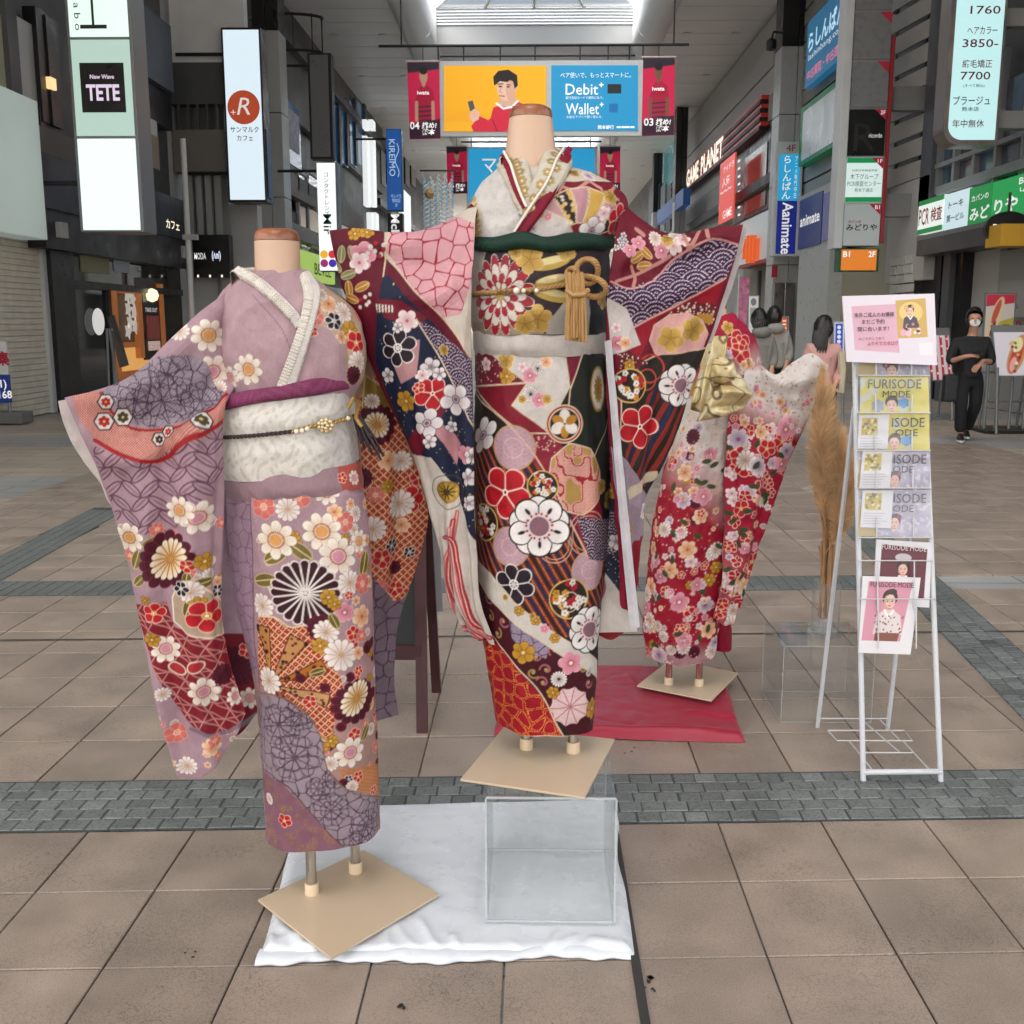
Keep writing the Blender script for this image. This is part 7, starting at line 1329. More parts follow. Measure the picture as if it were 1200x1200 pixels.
m = in_region(c, [(440, 356), (462, 358), (462, 366), (442, 366)]); c.pt.put(A_, m*(np.abs((U[:, 0]*c.k/4) % 1-.5) < .3), '#d8ccc2')
m = in_region(c, [(488, 374), (510, 384), (556, 424), (556, 500), (536, 462)]); seigaiha(c, m, '#34183c', '#c4b2c2', 24); stroke(c, [(488, 374), (536, 460), (556, 502)], 1.5, IV)
for px, py, rot in ((400, 298, 1.4), (393, 312, 2.4), (408, 322, .3), (413, 298, 1.9)): leaf(c, px, py, 9, rot, '#8c9060', .2, '#d9cda4')
for px, py, rot in ((409, 339, 1.6), (424, 336, .4), (412, 350, 2.8)): leaf(c, px, py, 9, rot, '#b8802c', .4, '#e6d2a0')
for a in [(424, 300, 15, 'pink'), (421, 308, 12, 'sakw'), (416, 274, 8, 'och'), (430, 272, 8, 'och')]: fl(c, *a)
for k in range(16): px = 440+10*math.sin(k*1.9); py = 285+k*1.9 if k < 10 else 345+(k-10)*3; u = c.at(px if k < 10 else 428+6*math.sin(k*2), py); c.pt.disc(u, 2.3/c.k, '#ddd4cc' if k % 4 else '#b3202c')
region(c, [(470, 400), (492, 398), (488, 440), (470, 450), (462, 430)], '#b98a8c'); region(c, [(504, 500), (520, 498), (540, 520), (535, 545), (520, 520)], '#bf868c')
for a in [(477, 376, 13, 'sakw'), (466, 408, 21, 'blk'), (507, 461, 19, 'plum'), (534, 468, 19, 'mw'), (500, 496, 17, 'mw'), (476, 470, 13, 'och'), (505, 430, 11, 'mw'), (515, 438, 8, 'mw'), (495, 440, 7, 'sakw'), (545, 533, 11, 'pink'), (548, 560, 11, 'mw'), (553, 535, 10, 'mw'), (503, 518, 8, 'mw'), (490, 455, 6, 'red'), (530, 500, 7, 'mw'), (548, 590, 9, 'mw'), (455, 440, 9, 'mw'), (520, 410, 6, 'ogold'), (466, 384, 6, 'mw')]: fl(c, *a)
wt = [(481, 531), (505, 536), (530, 566), (546, 610), (560, 640), (584, 760), (534, 730), (518, 692), (512, 650), (498, 602)]; region(c, wt, '#cdc4ba'); u = c.at(523, 577); c.pt.disc(u, 21/c.k, '#5a5248', ring=1/c.k); c.pt.disc(u, 14/c.k, '#b08a3c', .8); c.pt.petals(u, 12/c.k, 10, '#c9a34c', notch=.3, gold=.8, veins='#4a3a1c', vw=1.6/c.k, inner=.25); c.pt.disc(u, 4/c.k, '#5c4420', .5)
for k in range(4):
    L = [(536-k*5, 600+k*10), (524-k*2+6, 630), (521+k*5, 660), (526+k*6, 700), (542+k*7, 735), (560+k*5, 748)]; stroke(c, L, 5.5, ['#c2696c', '#b23a44', '#c98284', '#b0323e'][k]); stroke(c, L, 1., '#e0b8a8')
sl.build('sleeve', SILK, K2); back_sheet(sl, 'sleeve_back', SILK, K2, '#6a1028', .03)
# viewer-right sleeve
rT = [(728, 236, 2.51), (748, 255, 2.49), (770, 270, 2.47), (800, 274, 2.45), (836, 267, 2.43), (871, 263, 2.42)]; rR = [(871, 263, 2.42), (862, 302, 2.42), (846, 352, 2.43), (830, 404, 2.44), (812, 452, 2.45), (795, 500, 2.46), (772, 552, 2.47), (758, 588, 2.48), (754, 640, 2.49), (746, 690, 2.49), (735, 716, 2.49)]
rL = [(728, 236, 2.51), (720, 290, 2.42), (712, 345, 2.40), (711, 420, 2.40), (716, 500, 2.40), (722, 580, 2.41), (728, 650, 2.42), (732, 712, 2.43)]; rB = [(732, 712, 2.43), (735, 716, 2.49)]
sr = sheet(rT, rB, rL, rR, 300, 560, '#741029', ridges=[([(735, 262), (790, 288), (860, 272)], 11, .012), ([(715, 320), (770, 318), (845, 290)], 11, -.012), ([(714, 350), (770, 350), (840, 325)], 11, .010), ([(720, 330), (735, 300), (760, 290)], 8, .008), ([(725, 390), (745, 480), (742, 620)], 9, .009), ([(770, 380), (770, 470), (752, 580)], 10, -.009), ([(800, 370), (790, 460), (765, 550)], 10, .008)], wrinkle=.0035, pillow=.010, seed=91, Y0=2.44)
c = sr; A_ = np.arange(len(c.pt.U)); U = c.pt.U
m = in_region(c, [(708, 332), (735, 338), (764, 328), (785, 308), (812, 292), (836, 280), (868, 288), (850, 328), (745, 384), (708, 350)]); seigaiha(c, m, '#3a1640', '#d0bccb', 30)
stroke(c, [(716, 330), (735, 338), (764, 330), (785, 308), (812, 290), (836, 280), (866, 287)], 1.8, '#d59a94')
region(c, [(740, 388), (850, 326), (838, 360), (808, 353), (772, 371), (750, 420), (722, 400)], '#9a1228'); stroke(c, [(742, 384), (800, 354), (850, 326)], 2.2, '#d9a294')
m = in_region(c, [(776, 371), (808, 353), (840, 358), (836, 382), (800, 372)]); c.pt.put(A_, m, '#6d1824'); speck(c, m, '#d9c4b4', 60, 1.1, 6); region(c, [(816, 368), (836, 368), (834, 380), (822, 378)], '#b0802c')
u = c.at(798, 396); R = 34/c.k; i = c.pt._sel(u, R*1.2); d = c.pt.loc(i, u, .1, 1., .82); rr_ = np.hypot(*d.T); th = np.arctan2(d[:, 1], d[:, 0]); sd = rr_-R*(1-.05*np.abs(np.sin(th*5))); c.pt.put(i, c.pt.mask(sd-1.4/c.k), '#e0b4a0'); c.pt.put(i, c.pt.mask(sd), '#b8606a'); c.pt.put(i, c.pt.mask(sd)*shibori(c.pt.U[i], 2.6/c.k, .8/c.k, .34), '#dfb4ac'); fl(c, 786, 397, 15, 'ogold'); fl(c, 812, 386, 15, 'ogold')
dk = [(748, 426), (775, 415), (832, 407), (800, 505), (760, 585), (728, 590), (728, 470), (735, 440)]; region(c, dk, '#2b211b', '#d9b49a', 1.8); m = in_region(c, [(752, 470), (800, 430), (815, 440), (760, 570), (730, 580), (735, 500)]); q = (U[:, 0]*.9+U[:, 1]*-.35)*c.k/11; c.pt.put(A_, m*(np.abs(q % 1-.5) < .22), '#8c2a22'); c.pt.put(A_, m*(np.abs((q+.5) % 2-.5) < .2), '#20284a')
for px, py, r in ((762, 432, 16), (758, 445, 12)): u = c.at(px, py); c.pt.disc(u, r/c.k, '#b8443c', ring=2/c.k)
m = in_region(c, [(722, 410), (745, 418), (760, 425), (728, 440)]); c.pt.put(A_, m, '#6d1824'); speck(c, m, '#d9c4b4', 30, 1., 7); fl(c, 738, 428, 7, 'och')
temari(c, 738, 452, 19, 6); fl(c, 799, 452, 25, 'bigw', .1); fl(c, 750, 500, 25, 'plum', .5)
region(c, [(710, 348), (735, 362), (751, 404), (716, 416)], '#cfc6c2'); 
for a in [(724, 402, 9, 'pink'), (733, 402, 7, 'peach'), (722, 384, 6, 'sakw')]: fl(c, *a)
for px, py in ((727, 282), (729, 289), (722, 290), (731, 276), (733, 283)): fl(c, px, py, 4, 'mw')
for px, py, rot in ((747, 301, .5), (757, 296, -.6), (755, 312, .1)): leaf(c, px, py, 8, rot, '#b8802c', .5, '#e6d2a0')
for a in [(748, 285, 8, 'pink'), (738, 293, 8, 'pink'), (775, 294, 8, 'pink'), (789, 287, 9, 'sakw'), (792, 277, 8, 'wmum'), (768, 279, 8, 'wmum'), (782, 281, 7, 'ogold'), (800, 281, 8, 'sakw')]: fl(c, *a)
for L in ([(745, 268), (755, 276)], [(822, 265), (812, 285), (806, 292)], [(828, 268), (830, 278)], [(722, 330), (745, 322), (765, 312), (785, 300)], [(740, 312), (744, 325), (742, 336)], [(800, 274), (808, 292)]): stroke(c, L, 3.2, '#c58a80')
m = in_region(c, [(712, 520), (735, 540), (765, 590), (756, 640), (728, 640)]); c.pt.put(A_, m, '#7d6472'); c.pt.put(A_, m*shibori(U, 2.6/c.k, .8/c.k, .3), '#b09ca8'); region(c, [(735, 575), (770, 552), (772, 560), (738, 588)], '#c6b79e'); fl(c, 755, 598, 11, 'smum'); region(c, [(722, 645), (760, 625), (760, 730), (726, 730)], '#8f1424'); fl(c, 735, 620, 9, 'och')
sr.build('sleeve', SILK, K2); back_sheet(sr, 'sleeve_back', SILK, K2, '#741029', .03)
cf = sheet([(866, 264, 2.435), (877, 264, 2.44)], [(826, 404, 2.455), (834, 402, 2.46)], [(866, 264, 2.435), (856, 304, 2.44), (826, 404, 2.455)], [(877, 264, 2.44), (866, 310, 2.445), (834, 402, 2.46)], 16, 80, '#cbbfbf', wrinkle=.002); cf.build('sleeve_lining', SILK, K2)
ed = sheet([(708, 400, 2.40), (716, 398, 2.395)], [(738, 738, 2.42), (750, 735, 2.415)], [(708, 400, 2.40), (722, 560, 2.40), (738, 738, 2.42)], [(716, 398, 2.395), (732, 560, 2.395), (750, 735, 2.415)], 18, 160, '#c6c3c8', wrinkle=.003, ridges=[([(714, 400), (728, 560), (744, 736)], 4, .004)]); ed.build('lining_edge', SILK, K2)
bk = sheet([(686, 420, 2.53), (735, 420, 2.5)], [(690, 742, 2.5), (747, 740, 2.47)], [(686, 420, 2.53), (690, 742, 2.5)], [(735, 420, 2.5), (747, 740, 2.47)], 90, 320, '#1b2440', wrinkle=.004, seed=99); c = bk; A_ = np.arange(len(c.pt.U))
m = in_region(c, [(690, 590), (720, 600), (735, 640), (690, 660)]); seigaiha(c, m, '#34183c', '#c4b2c2', 24); region(c, [(690, 420), (740, 420), (730, 560), (690, 560)], '#2b211b')
for a in [(716, 470, 12, 'ogold'), (722, 520, 12, 'mw'), (712, 540, 10, 'red'), (716, 575, 10, 'och'), (722, 635, 10, 'mw'), (708, 615, 8, 'mw')]: fl(c, *a)
speck(c, in_region(c, [(700, 640), (740, 640), (745, 700), (720, 690)]), '#c7b98c', 60, .8, 4, .6); region(c, [(684, 655), (702, 662), (735, 705), (749, 742), (684, 746)], '#c9c0b8'); stroke(c, [(702, 665), (708, 690), (702, 705)], 4, '#b2596a'); bk.build('sleeve_inner_panel', SILK, K2)
hm = sheet([(696, 735, 2.52), (735, 735, 2.52)], [(700, 744, 2.52), (716, 750, 2.52), (731, 742, 2.52)], [(696, 735, 2.52), (700, 744, 2.52)], [(735, 735, 2.52), (731, 742, 2.52)], 30, 14, '#8f1a26', wrinkle=.001); hm.build('sleeve_hem', SILK, K2)

# ================================================================== the red and white kimono seen from behind
Y0 = 3.85
K3 = thing('kimono_mannequin', 'farther mannequin seen from behind in a red and white kimono with gold bow', 'mannequin', (.57, 3.85, .03), 'dressed mannequins')
k3c = at_z(805, 805, .03)
mannequin_parts(K3, 838, 362, 26, 34, 392, 3.9, [(.517, 3.84), (.629, 3.825)], [(.395, 3.82), (.65, 3.665), (.806, 3.975), (.565, 4.145)], .044, .2, mat('pole_pink', '#b58a86', .2, metal=1.))
body = loft([(800, 466, 880, 466, .11), (792, 500, 872, 500, .125), (776, 560, 868, 560, .135), (764, 620, 862, 620, .14), (757, 690, 850, 690, .14), (756, 740, 842, 740, .135), (760, 768, 836, 768, .125)], Y0, 330, 380, '#a3122e', wrinkle=.004, seed=101, drape=.006, ridges=[([(790, 520), (778, 640), (776, 770)], 8, .006), ([(835, 500), (828, 640), (815, 770)], 9, -.006)])
c = body; A_ = np.arange(len(c.pt.U)); U = c.pt.U; px = c.px.reshape(-1, 2)
g = np.clip((590 - px[:, 1] + (px[:, 0]-800)*.8)/80, 0, 1)*c.front.reshape(-1); c.pt.put(A_, g, '#d8cbc4'); c.pt.put(A_, np.clip((px[:, 1]-752)/18, 0, 1)*.8, '#b8989c')
m = ((vnoise(U, 30, 3) > .62))*1.; c.pt.put(A_, m*.25*(g > .5), '#c8a070', .5)
st_ = ['pink', 'sakw', 'peach', 'lil', 'red', 'wmum', 'scal', 'och', 'pink', 'sakw']
flow = ((px[:, 1] > 470))*1.
scatter(c, flow, st_, 90, 3.5, 9, 5); scatter(c, ((px[:, 1] > 540) & (px[:, 0] < 840))*1., ['pink', 'lil', 'peach', 'red', 'plum', 'wmum'], 26, 8, 13, 8); scatter(c, (px[:, 1] > 520)*1., ['sakw', 'red', 'pink', 'peach'], 70, 2.5, 5, 21); speck(c, (px[:, 1] > 600)*1., '#e6ccc8', 200, 1.1, 3); speck(c, (px[:, 1] > 500)*1., '#c09448', 200, .9, 33, .6); speck(c, (px[:, 1] < 600)*1., '#b8864c', 120, .9, 4, .6)
for k in range(26): leaf(c, RNG.uniform(760, 850), RNG.uniform(540, 760), 5, RNG.uniform(0, 6), '#3c4a2c', 0, '#5c6a3c')
body.build('skirt', SILK, K3)
us = loft([(822, 700, 856, 700, .08, .06), (828, 740, 860, 740, .085, .06), (832, 762, 861, 762, .085, .06)], Y0+.03, 80, 60, '#9a1030', wrinkle=.003, seed=105); us.build('under_skirt', SILK, K3)
torso = loft([(832, 372, 858, 366, .05), (822, 384, 872, 378, .075), (812, 404, 884, 398, .1), (806, 430, 892, 426, .115), (803, 450, 886, 448, .118), (800, 474, 880, 474, .11)], Y0, 280, 160, '#a81238', wrinkle=.004, seed=107); c = torso; A_ = np.arange(len(c.pt.U)); px = c.px.reshape(-1, 2); c.pt.put(A_, np.clip((px[:, 1]-412+ (px[:, 0]-860)*.5)/30, 0, 1), '#c4aca8')
fl(c, 866, 403, 16, 'plum'); fl(c, 868, 412, 13, 'red'); fl(c, 866, 402, 9, 'red'); fl(c, 853, 384, 7, 'ogold'); fl(c, 850, 416, 8, 'lil'); fl(c, 878, 428, 8, 'peach'); scatter(c, (px[:, 1] > 420)*1., ['sakw', 'peach', 'och', 'pink'], 30, 3, 6, 9); torso.build('bodice', SILK, K3)
sT = [(868, 384, 3.82), (880, 402, 3.8), (894, 430, 3.78), (908, 440, 3.76), (930, 424, 3.74), (950, 414, 3.73), (971, 428, 3.73)]; sR = [(971, 428, 3.73), (956, 470, 3.74), (932, 528, 3.75), (908, 592, 3.76), (890, 642, 3.76), (876, 690, 3.77), (866, 718, 3.77)]; sL = [(868, 384, 3.82), (872, 440, 3.74), (856, 480, 3.7), (851, 540, 3.69), (850, 620, 3.69), (846, 680, 3.7), (836, 724, 3.72)]; sB = [(836, 724, 3.72), (852, 733, 3.74), (866, 718, 3.77)]
s3 = sheet(sT, sB, sL, sR, 230, 420, '#a81334', ridges=[([(885, 430), (920, 450), (955, 440)], 9, .016), ([(880, 460), (910, 480), (940, 480)], 10, -.012), ([(875, 490), (880, 580), (858, 700)], 9, .012), ([(905, 500), (895, 590), (870, 690)], 9, -.010)], wrinkle=.006, pillow=.015, seed=111, Y0=3.75); c = s3; A_ = np.arange(len(c.pt.U)); px = c.px.reshape(-1, 2); U = c.pt.U
g = np.clip((500 - px[:, 1] + (px[:, 0]-880)*.35)/36, 0, 1); c.pt.put(A_, g, '#e0d7d2'); g2 = np.clip((px[:, 1]-600)/120, 0, 1)*np.clip((vnoise(U, 9, 2)-.3)*2, 0, 1); c.pt.put(A_, g2*.35, '#c9a4a0')
c.pt.put(A_, (np.clip((436-px[:, 1])/14, 0, 1)*(px[:, 0] < 912)), '#a81238'); speck(c, (px[:, 1] < 505)*1., '#b08a50', 150, .9, 3, .6)
scatter(c, (px[:, 1] > 485)*1., ['red', 'pink', 'sakw', 'lil', 'peach', 'wmum', 'plum', 'red', 'sakw'], 95, 3.5, 8, 12); scatter(c, (px[:, 1] > 495)*1., ['lil', 'pink', 'red', 'peach', 'wmum', 'red'], 22, 8, 13, 13); scatter(c, ((px[:, 1] < 500) & (px[:, 1] > 455))*1., ['peach', 'sakw', 'pink'], 26, 2.5, 5, 14)
for k in range(26): leaf(c, RNG.uniform(852, 930), RNG.uniform(520, 715), 5, RNG.uniform(0, 6), '#35432a', 0, '#5c6a3c')
s3.build('sleeve', SILK, K3); back_sheet(s3, 'sleeve_back', SILK, K3, '#c9b4b0', .04)
BOW = print_mat('gold_brocade', .32, 0, .4)
def bow(T, B_, L, R, rid, nm, nu=70, nv=90):
    s_ = sheet(T, B_, L, R, nu, nv, '#a08440', ridges=rid, wrinkle=.003, pillow=.035, seed=len(nm), Y0=3.62); p = s_.pt; a = np.arange(len(p.U)); p.put(a, np.ones(len(a)), '#dcc690', .45); p.put(a, (vnoise(p.U, 40, 3) > .58)*.6, '#f0e4c0', .4); p.put(a, (np.abs(vnoise(p.U, 26, 6)-.5) < .05)*.8, '#7a5c2c', .5); speck(s_, np.ones(len(a)), '#a03c34', 4, 1.4, 4); s_.build(nm, BOW, K3); back_sheet(s_, 'bow_back', BOW, K3, '#a08a50', .05)
bow([(828, 396, 3.66), (853, 392, 3.64)], [(808, 480, 3.6), (834, 488, 3.58)], [(828, 396, 3.66), (818, 440, 3.62), (808, 480, 3.6)], [(853, 392, 3.64), (846, 440, 3.6), (834, 488, 3.58)], [([(840, 395), (828, 450), (818, 490)], 5, .02), ([(848, 400), (840, 460)], 4, -.015)], 'bow_loop')
bow([(838, 446, 3.6), (858, 436, 3.6), (876, 450, 3.63)], [(816, 494, 3.58), (840, 490, 3.57), (874, 478, 3.62)], [(838, 446, 3.6), (826, 470, 3.58), (816, 494, 3.58)], [(876, 450, 3.63), (878, 464, 3.63), (874, 478, 3.62)], [([(840, 462), (858, 460), (874, 464)], 5, .02), ([(836, 478), (868, 474)], 4, -.012)], 'bow_tail')
bow([(834, 420, 3.6), (846, 418, 3.59), (860, 426, 3.61)], [(832, 446, 3.58), (846, 450, 3.57), (858, 446, 3.6)], [(834, 420, 3.6), (831, 433, 3.59), (832, 446, 3.58)], [(860, 426, 3.61), (862, 436, 3.6), (858, 446, 3.6)], [([(840, 424), (842, 448)], 4, .012)], 'bow_knot', 40, 40)
# ------------------------------------------------------------------ satin sheets on the ground
def satin_mat(name, col, rough=.34, dust=0.):
    m = mat(name, col, rough, sheen=.08, spec=.5, mott=.04, mscale=9); return m
def ground_cloth(name, label, corners, h, nu, nv, m, seed, ridges, edge=.045, wr=.004, lip=0.):
    BL, BR, FR, FL_ = [np.array(c_) for c_ in corners]; u = np.linspace(0, 1, nu)[None, :, None]; v = np.linspace(0, 1, nv)[:, None, None]
    Q = (FL_*(1-u)+FR*u)*(1-v) + (BL*(1-u)+BR*u)*v; W = np.linalg.norm(FR-FL_); D = np.linalg.norm(BL-FL_); uu, vv = u[..., 0], v[..., 0]
    d = np.minimum(np.minimum(uu, 1-uu)*W, np.minimum(vv, 1-vv)*D); q = Q.reshape(-1, 2)
    e = np.clip(d/edge, 0, 1); z = h*(1-(1-e)**2.4)
    ns = ((vnoise(q*(1, .55), 9, seed)-.5)*1.5 + (vnoise(q, 24, seed+1)-.5)*.8 + (np.abs(vnoise(q*(.6, 1), 15, seed+2)-.5)*-1.2)).reshape(z.shape); z = z + wr*ns*np.clip(e*1.3, .25, 1)
    for a, b_, w, hh in ridges:
        a, b_ = np.array(a), np.array(b_); e_ = b_-a; t_ = np.clip(((Q-a)@e_)/(e_@e_), 0, 1); dd = np.linalg.norm(Q - a - t_[..., None]*e_, axis=2); z += hh*np.exp(-(dd/w)**2)*np.clip(5*t_*(1-t_)+.2, 0, 1)
    out = (vnoise(q, 5, seed+7).reshape(z.shape)-.5)*.02*(1-e); c0 = Q.mean((0, 1)); Q = Q + (Q-c0)*out[..., None]/np.maximum(np.linalg.norm(Q-c0, axis=2, keepdims=True), 1e-6)
    P = np.concatenate([Q, np.maximum(z, .0025)[..., None]], 2); me = grid_mesh(name, P); me.materials.append(m); o = bpy.data.objects.new(name, me); COL.objects.link(o)
    return o
WS = satin_mat('white_satin', '#d2d7dd', .28); RS = satin_mat('crimson_satin', '#960c2e', .42)
rg = []
for k in range(16): x = RNG.uniform(-.6, .2); rg.append(((x, 2.13), (x+RNG.uniform(-.1, .1), 2.13+RNG.uniform(.05, .16)), .012, RNG.uniform(.002, .006)))
rg += [((-.05, 2.2), (.0, 2.75), .03, .006), ((-.25, 2.2), (-.22, 2.8), .05, .005), ((-.12, 2.25), (-.1, 2.8), .02, -.004), ((.12, 2.2), (.22, 2.16), .02, .008), ((-.6, 2.15), (-.5, 2.22), .02, .004)]
wc = ground_cloth('white_cloth', '', [(-.66, 2.86), (.245, 2.94), (.226, 2.165), (-.612, 2.125)], .021, 280, 230, WS, 3, rg, .03, .0022)
tag(wc, 'white satin cloth over a low board under the two front mannequins', 'cloth')
P = []
for j, (dy, z) in enumerate(((.03, .014), (.008, .016), (-.008, .012), (-.014, .006), (-.012, .0025), (.02, .002))):
    P.append([(x, 2.135 + .04*(x+.6)/.82*1.0 + dy - .012 + .007*math.sin(x*14+j*.3) + .004*math.sin(x*37) + .003*math.sin(x*91+j), z*(1+.15*math.sin(x*19)+.06*math.sin(x*63+j*.8))) for x in np.linspace(-.608, .222, 160)])
me = grid_mesh('front_fold', np.array(P)); me.materials.append(WS); link(bpy.data.objects.new('front_fold', me), wc)
rg = [((RNG.uniform(-.1, .7), RNG.uniform(3.45, 4.1)), (RNG.uniform(-.1, .7), RNG.uniform(3.45, 4.1)), .014, RNG.uniform(-.003, .004)) for k in range(14)] + [((.1, 3.44), (.68, 3.43), .02, .012), ((.55, 3.62), (.74, 3.55), .015, .01)]
rc = ground_cloth('red_cloth', '', [(-.08, 4.16), (.775, 4.12), (.716, 3.395), (-.13, 3.44)], .030, 190, 160, RS, 9, rg, .025, .003); tag(rc, 'crimson satin cloth under the mannequin seen from behind', 'cloth')
# ------------------------------------------------------------------ acrylic boxes
EDGE = glass_mat('acrylic_edge', (235, 240, 241), .2, 1.49, .35)
def acrylic(name, label, x0, x1, y0, y1, z0, z1, e=.0022):
    t = thing(name, label, 'box', ((x0+x1)/2, (y0+y1)/2, z0)); w = .004
    bx('pane', x0, x1, y0, y0+w, z0, z1-w, ACR, t); bx('pane', x0, x1, y1-w, y1, z0, z1-w, ACR, t); bx('pane', x0, x0+w, y0+w+.0005, y1-w-.0005, z0, z1-w, ACR, t); bx('pane', x1-w, x1, y0+w+.0005, y1-w-.0005, z0, z1-w, ACR, t); bx('pane', x0, x1, y0, y1, z1-w+.0005, z1, ACR, t)
    for (x, y) in ((x0, y0), (x1, y0), (x0, y1), (x1, y1)): bx('edge', x-e, x+e, y-e, y+e, z0, z1, EDGE, t)
    for (x, y, z) in ((None, y0, z0), (None, y1, z0), (None, y0, z1)): bx('edge', x0, x1, y-e, y+e, z-e+.002, z+e+.002, EDGE, t)
    for x in (x0, x1): bx('edge', x-e, x+e, y0, y1, z0, z0+2*e, EDGE, t)
    return t
acrylic('clear_box', 'clear acrylic box on the white cloth carrying the tall mannequin', -.104, .192, 2.248, 2.585, .030, .3345)
acrylic('clear_box', 'clear acrylic box on the tiles beside the magazine rack', .882, 1.20, 3.58, 3.90, .001, .28, .0008)
# vase with pampas grass
vb = at_z(966, 744, .28); t = thing('clear_vase', 'clear acrylic vase holding dried pampas on the clear box', 'vase', (vb.x, vb.y, .2805)); VG = glass_mat('vase_glass', (250, 251, 251), .04, 1.49, .03)
o = MB().lathe((vb.x, vb.y, .2805), [(.06, 0), (.062, .01), (.05, .014), (.05, .2), (.047, .2), (.046, .018), (.002, .016)], 28).build('wall', VG, t, True); MB().lathe((vb.x, vb.y, .2995), [(.024, 0), (.024, .045), (.002, .046)], 20).build('foot_block', VG, t, True)
pg = thing('pampas_grass', 'bundle of tan dried pampas plumes standing in the clear vase', 'dried plant', (vb.x, vb.y, .30)); STEMM = mat('pampas_stem', '#a07a52', .7, mott=.2, mscale=30); PLM = mat('pampas_plume', '#dfbd92', .9, mott=.2, mscale=12)
g = np.random.default_rng(3); 
def plume_mesh(name, pts, rad, n, parent):
    V, Fc = [], []; pts = catmull(pts, 40); T = np.gradient(pts, axis=0); T /= np.linalg.norm(T, axis=1, keepdims=True)
    for k in range(n):
        s = g.random()**.85; i = int(s*38); p = pts[i]; r = rad*math.sin(math.pi*min(1, .12+.86*s))**.7; a = g.uniform(0, 2*math.pi); o_ = np.array([math.cos(a), math.sin(a), 0]); L = g.uniform(.04, .11)
        tip = p + o_*r*g.uniform(.6, 1.7) + T[i]*L + np.array([0, 0, -.02*g.random()]); mid_ = p + o_*r*.45 + T[i]*L*.55; sd = np.cross(tip-p, g.normal(size=3)); sd /= np.linalg.norm(sd); w = .0006
        b0 = len(V); V += [p-sd*w, p+sd*w, mid_+sd*w*1.3, mid_-sd*w*1.3, tip]; Fc += [(b0, b0+1, b0+2, b0+3), (b0+3, b0+2, b0+4)]
    stuff(mesh_obj(name, V, Fc, PLM, parent))
for k, (tp, mp, r) in enumerate((((964, 445), (962, 530), .034), ((972, 470), (968, 545), .036), ((986, 520), (980, 600), .038), ((968, 500), (966, 570), .036), ((994, 545), (986, 610), .034), ((975, 560), (972, 620), .032), ((960, 480), (960, 560), .03), ((984, 580), (978, 630), .03))):
    yy = vb.y + g.uniform(-.04, .04); a = np.array([vb.x + g.uniform(-.015, .015), vb.y + g.uniform(-.015, .015), .346]); b_ = np.array(at_y(966+g.uniform(-4, 8), 655, vb.y)); m_ = np.array(at_y(*mp, yy)); e = np.array(at_y(*tp, yy))
    MB().tube([tuple(x) for x in catmull([a, b_, m_, e], 12)], [.0035]*8 + [.0025]*4, 6).build('stem', STEMM, pg, True); plume_mesh('plume', [b_*.5+m_*.5, m_, e], r*1.2, 3800, pg)
for k in range(7):
    a = np.array([vb.x + .02*math.cos(k), vb.y + .02*math.sin(k), .346]); b_ = np.array(at_y(960+3*k, 640-6*k, vb.y + .02*math.sin(k*2))); MB().tube([tuple(a), tuple((a+b_)/2+np.array([.004*math.sin(k), 0, 0])), tuple(b_)], [.007, .008, .003], 6).build('dry_leaf', STEMM, pg, True)
# ------------------------------------------------------------------ magazine rack
TUBE = mat('rack_white', '#c9cbcf', .3, mott=.03); WIRE = mat('rack_wire', '#c2c3c4', .35, metal=.2)
RS_ = .165
def rk(px, py, off=0.):
    d = ray(px, py); t_ = (3.07 + RS_*CAM_H - off)/(d[1] - RS_*d[2]); return Vector((d[0]*t_, d[1]*t_, CAM_H + d[2]*t_))
rack = thing('magazine_rack', 'white tubular magazine rack with wire pockets and angled legs', 'rack', (1.14, 3.28, 0))
fl0, fr0 = rk(1012, 915), rk(1103, 914); fl0.z = fr0.z = 0.; fl1, fr1 = rk(1000, 352), rk(1079, 352)
for a, b_ in ((fl0, fl1), (fr0, fr1)): MB().tube([(a.x, a.y, 0), tuple(b_)], .0085, 12).build('leg', TUBE, rack, True)
MB().tube([rk(1012, 905), rk(1103, 904)], .009, 12).build('crossbar', TUBE, rack, True); MB().tube([tuple(fl1), tuple(fr1)], .0085, 12).build('crossbar', TUBE, rack, True)
for foot, tube0, tube1 in ((at_z(958, 852), fl0, fl1), (at_z(1040, 855), fr0, fr1)):
    h = Vector(tube0).lerp(Vector(tube1), .78); MB().tube([(foot.x, foot.y, 0), tuple(h + Vector((0, .012, 0)))], .0075, 12).build('rear_leg', TUBE, rack, True)
for p_ in (fl0, fr0): MB().lathe((p_.x, p_.y, 0), [(.0105, 0), (.0105, .014)], 12).build('foot_cap', mat('foot_grey', '#6c6c6e', .6), rack, True)
wsf = MB()
def wl_(L): wsf.tube([tuple(x) for x in L], .0026, 6)
q = lambda x, y: at_z(x, y, .07)
wl_([q(970, 856), q(981, 868), q(1069, 868), q(1060, 856), q(970, 856)]); wl_([q(995, 868), q(1022, 902), q(1015, 902)]); wl_([q(1058, 868), q(1089, 902), q(1103, 902)]); wl_([q(1008, 842), q(1055, 882), q(1070, 882)]); wl_([q(1014, 882), q(1068, 882)]); wl_([q(990, 842), q(1030, 842), q(1055, 868)]); wl_([q(962, 842), q(1040, 842)])
wsf.build('floor_shelf', WIRE, rack, True)
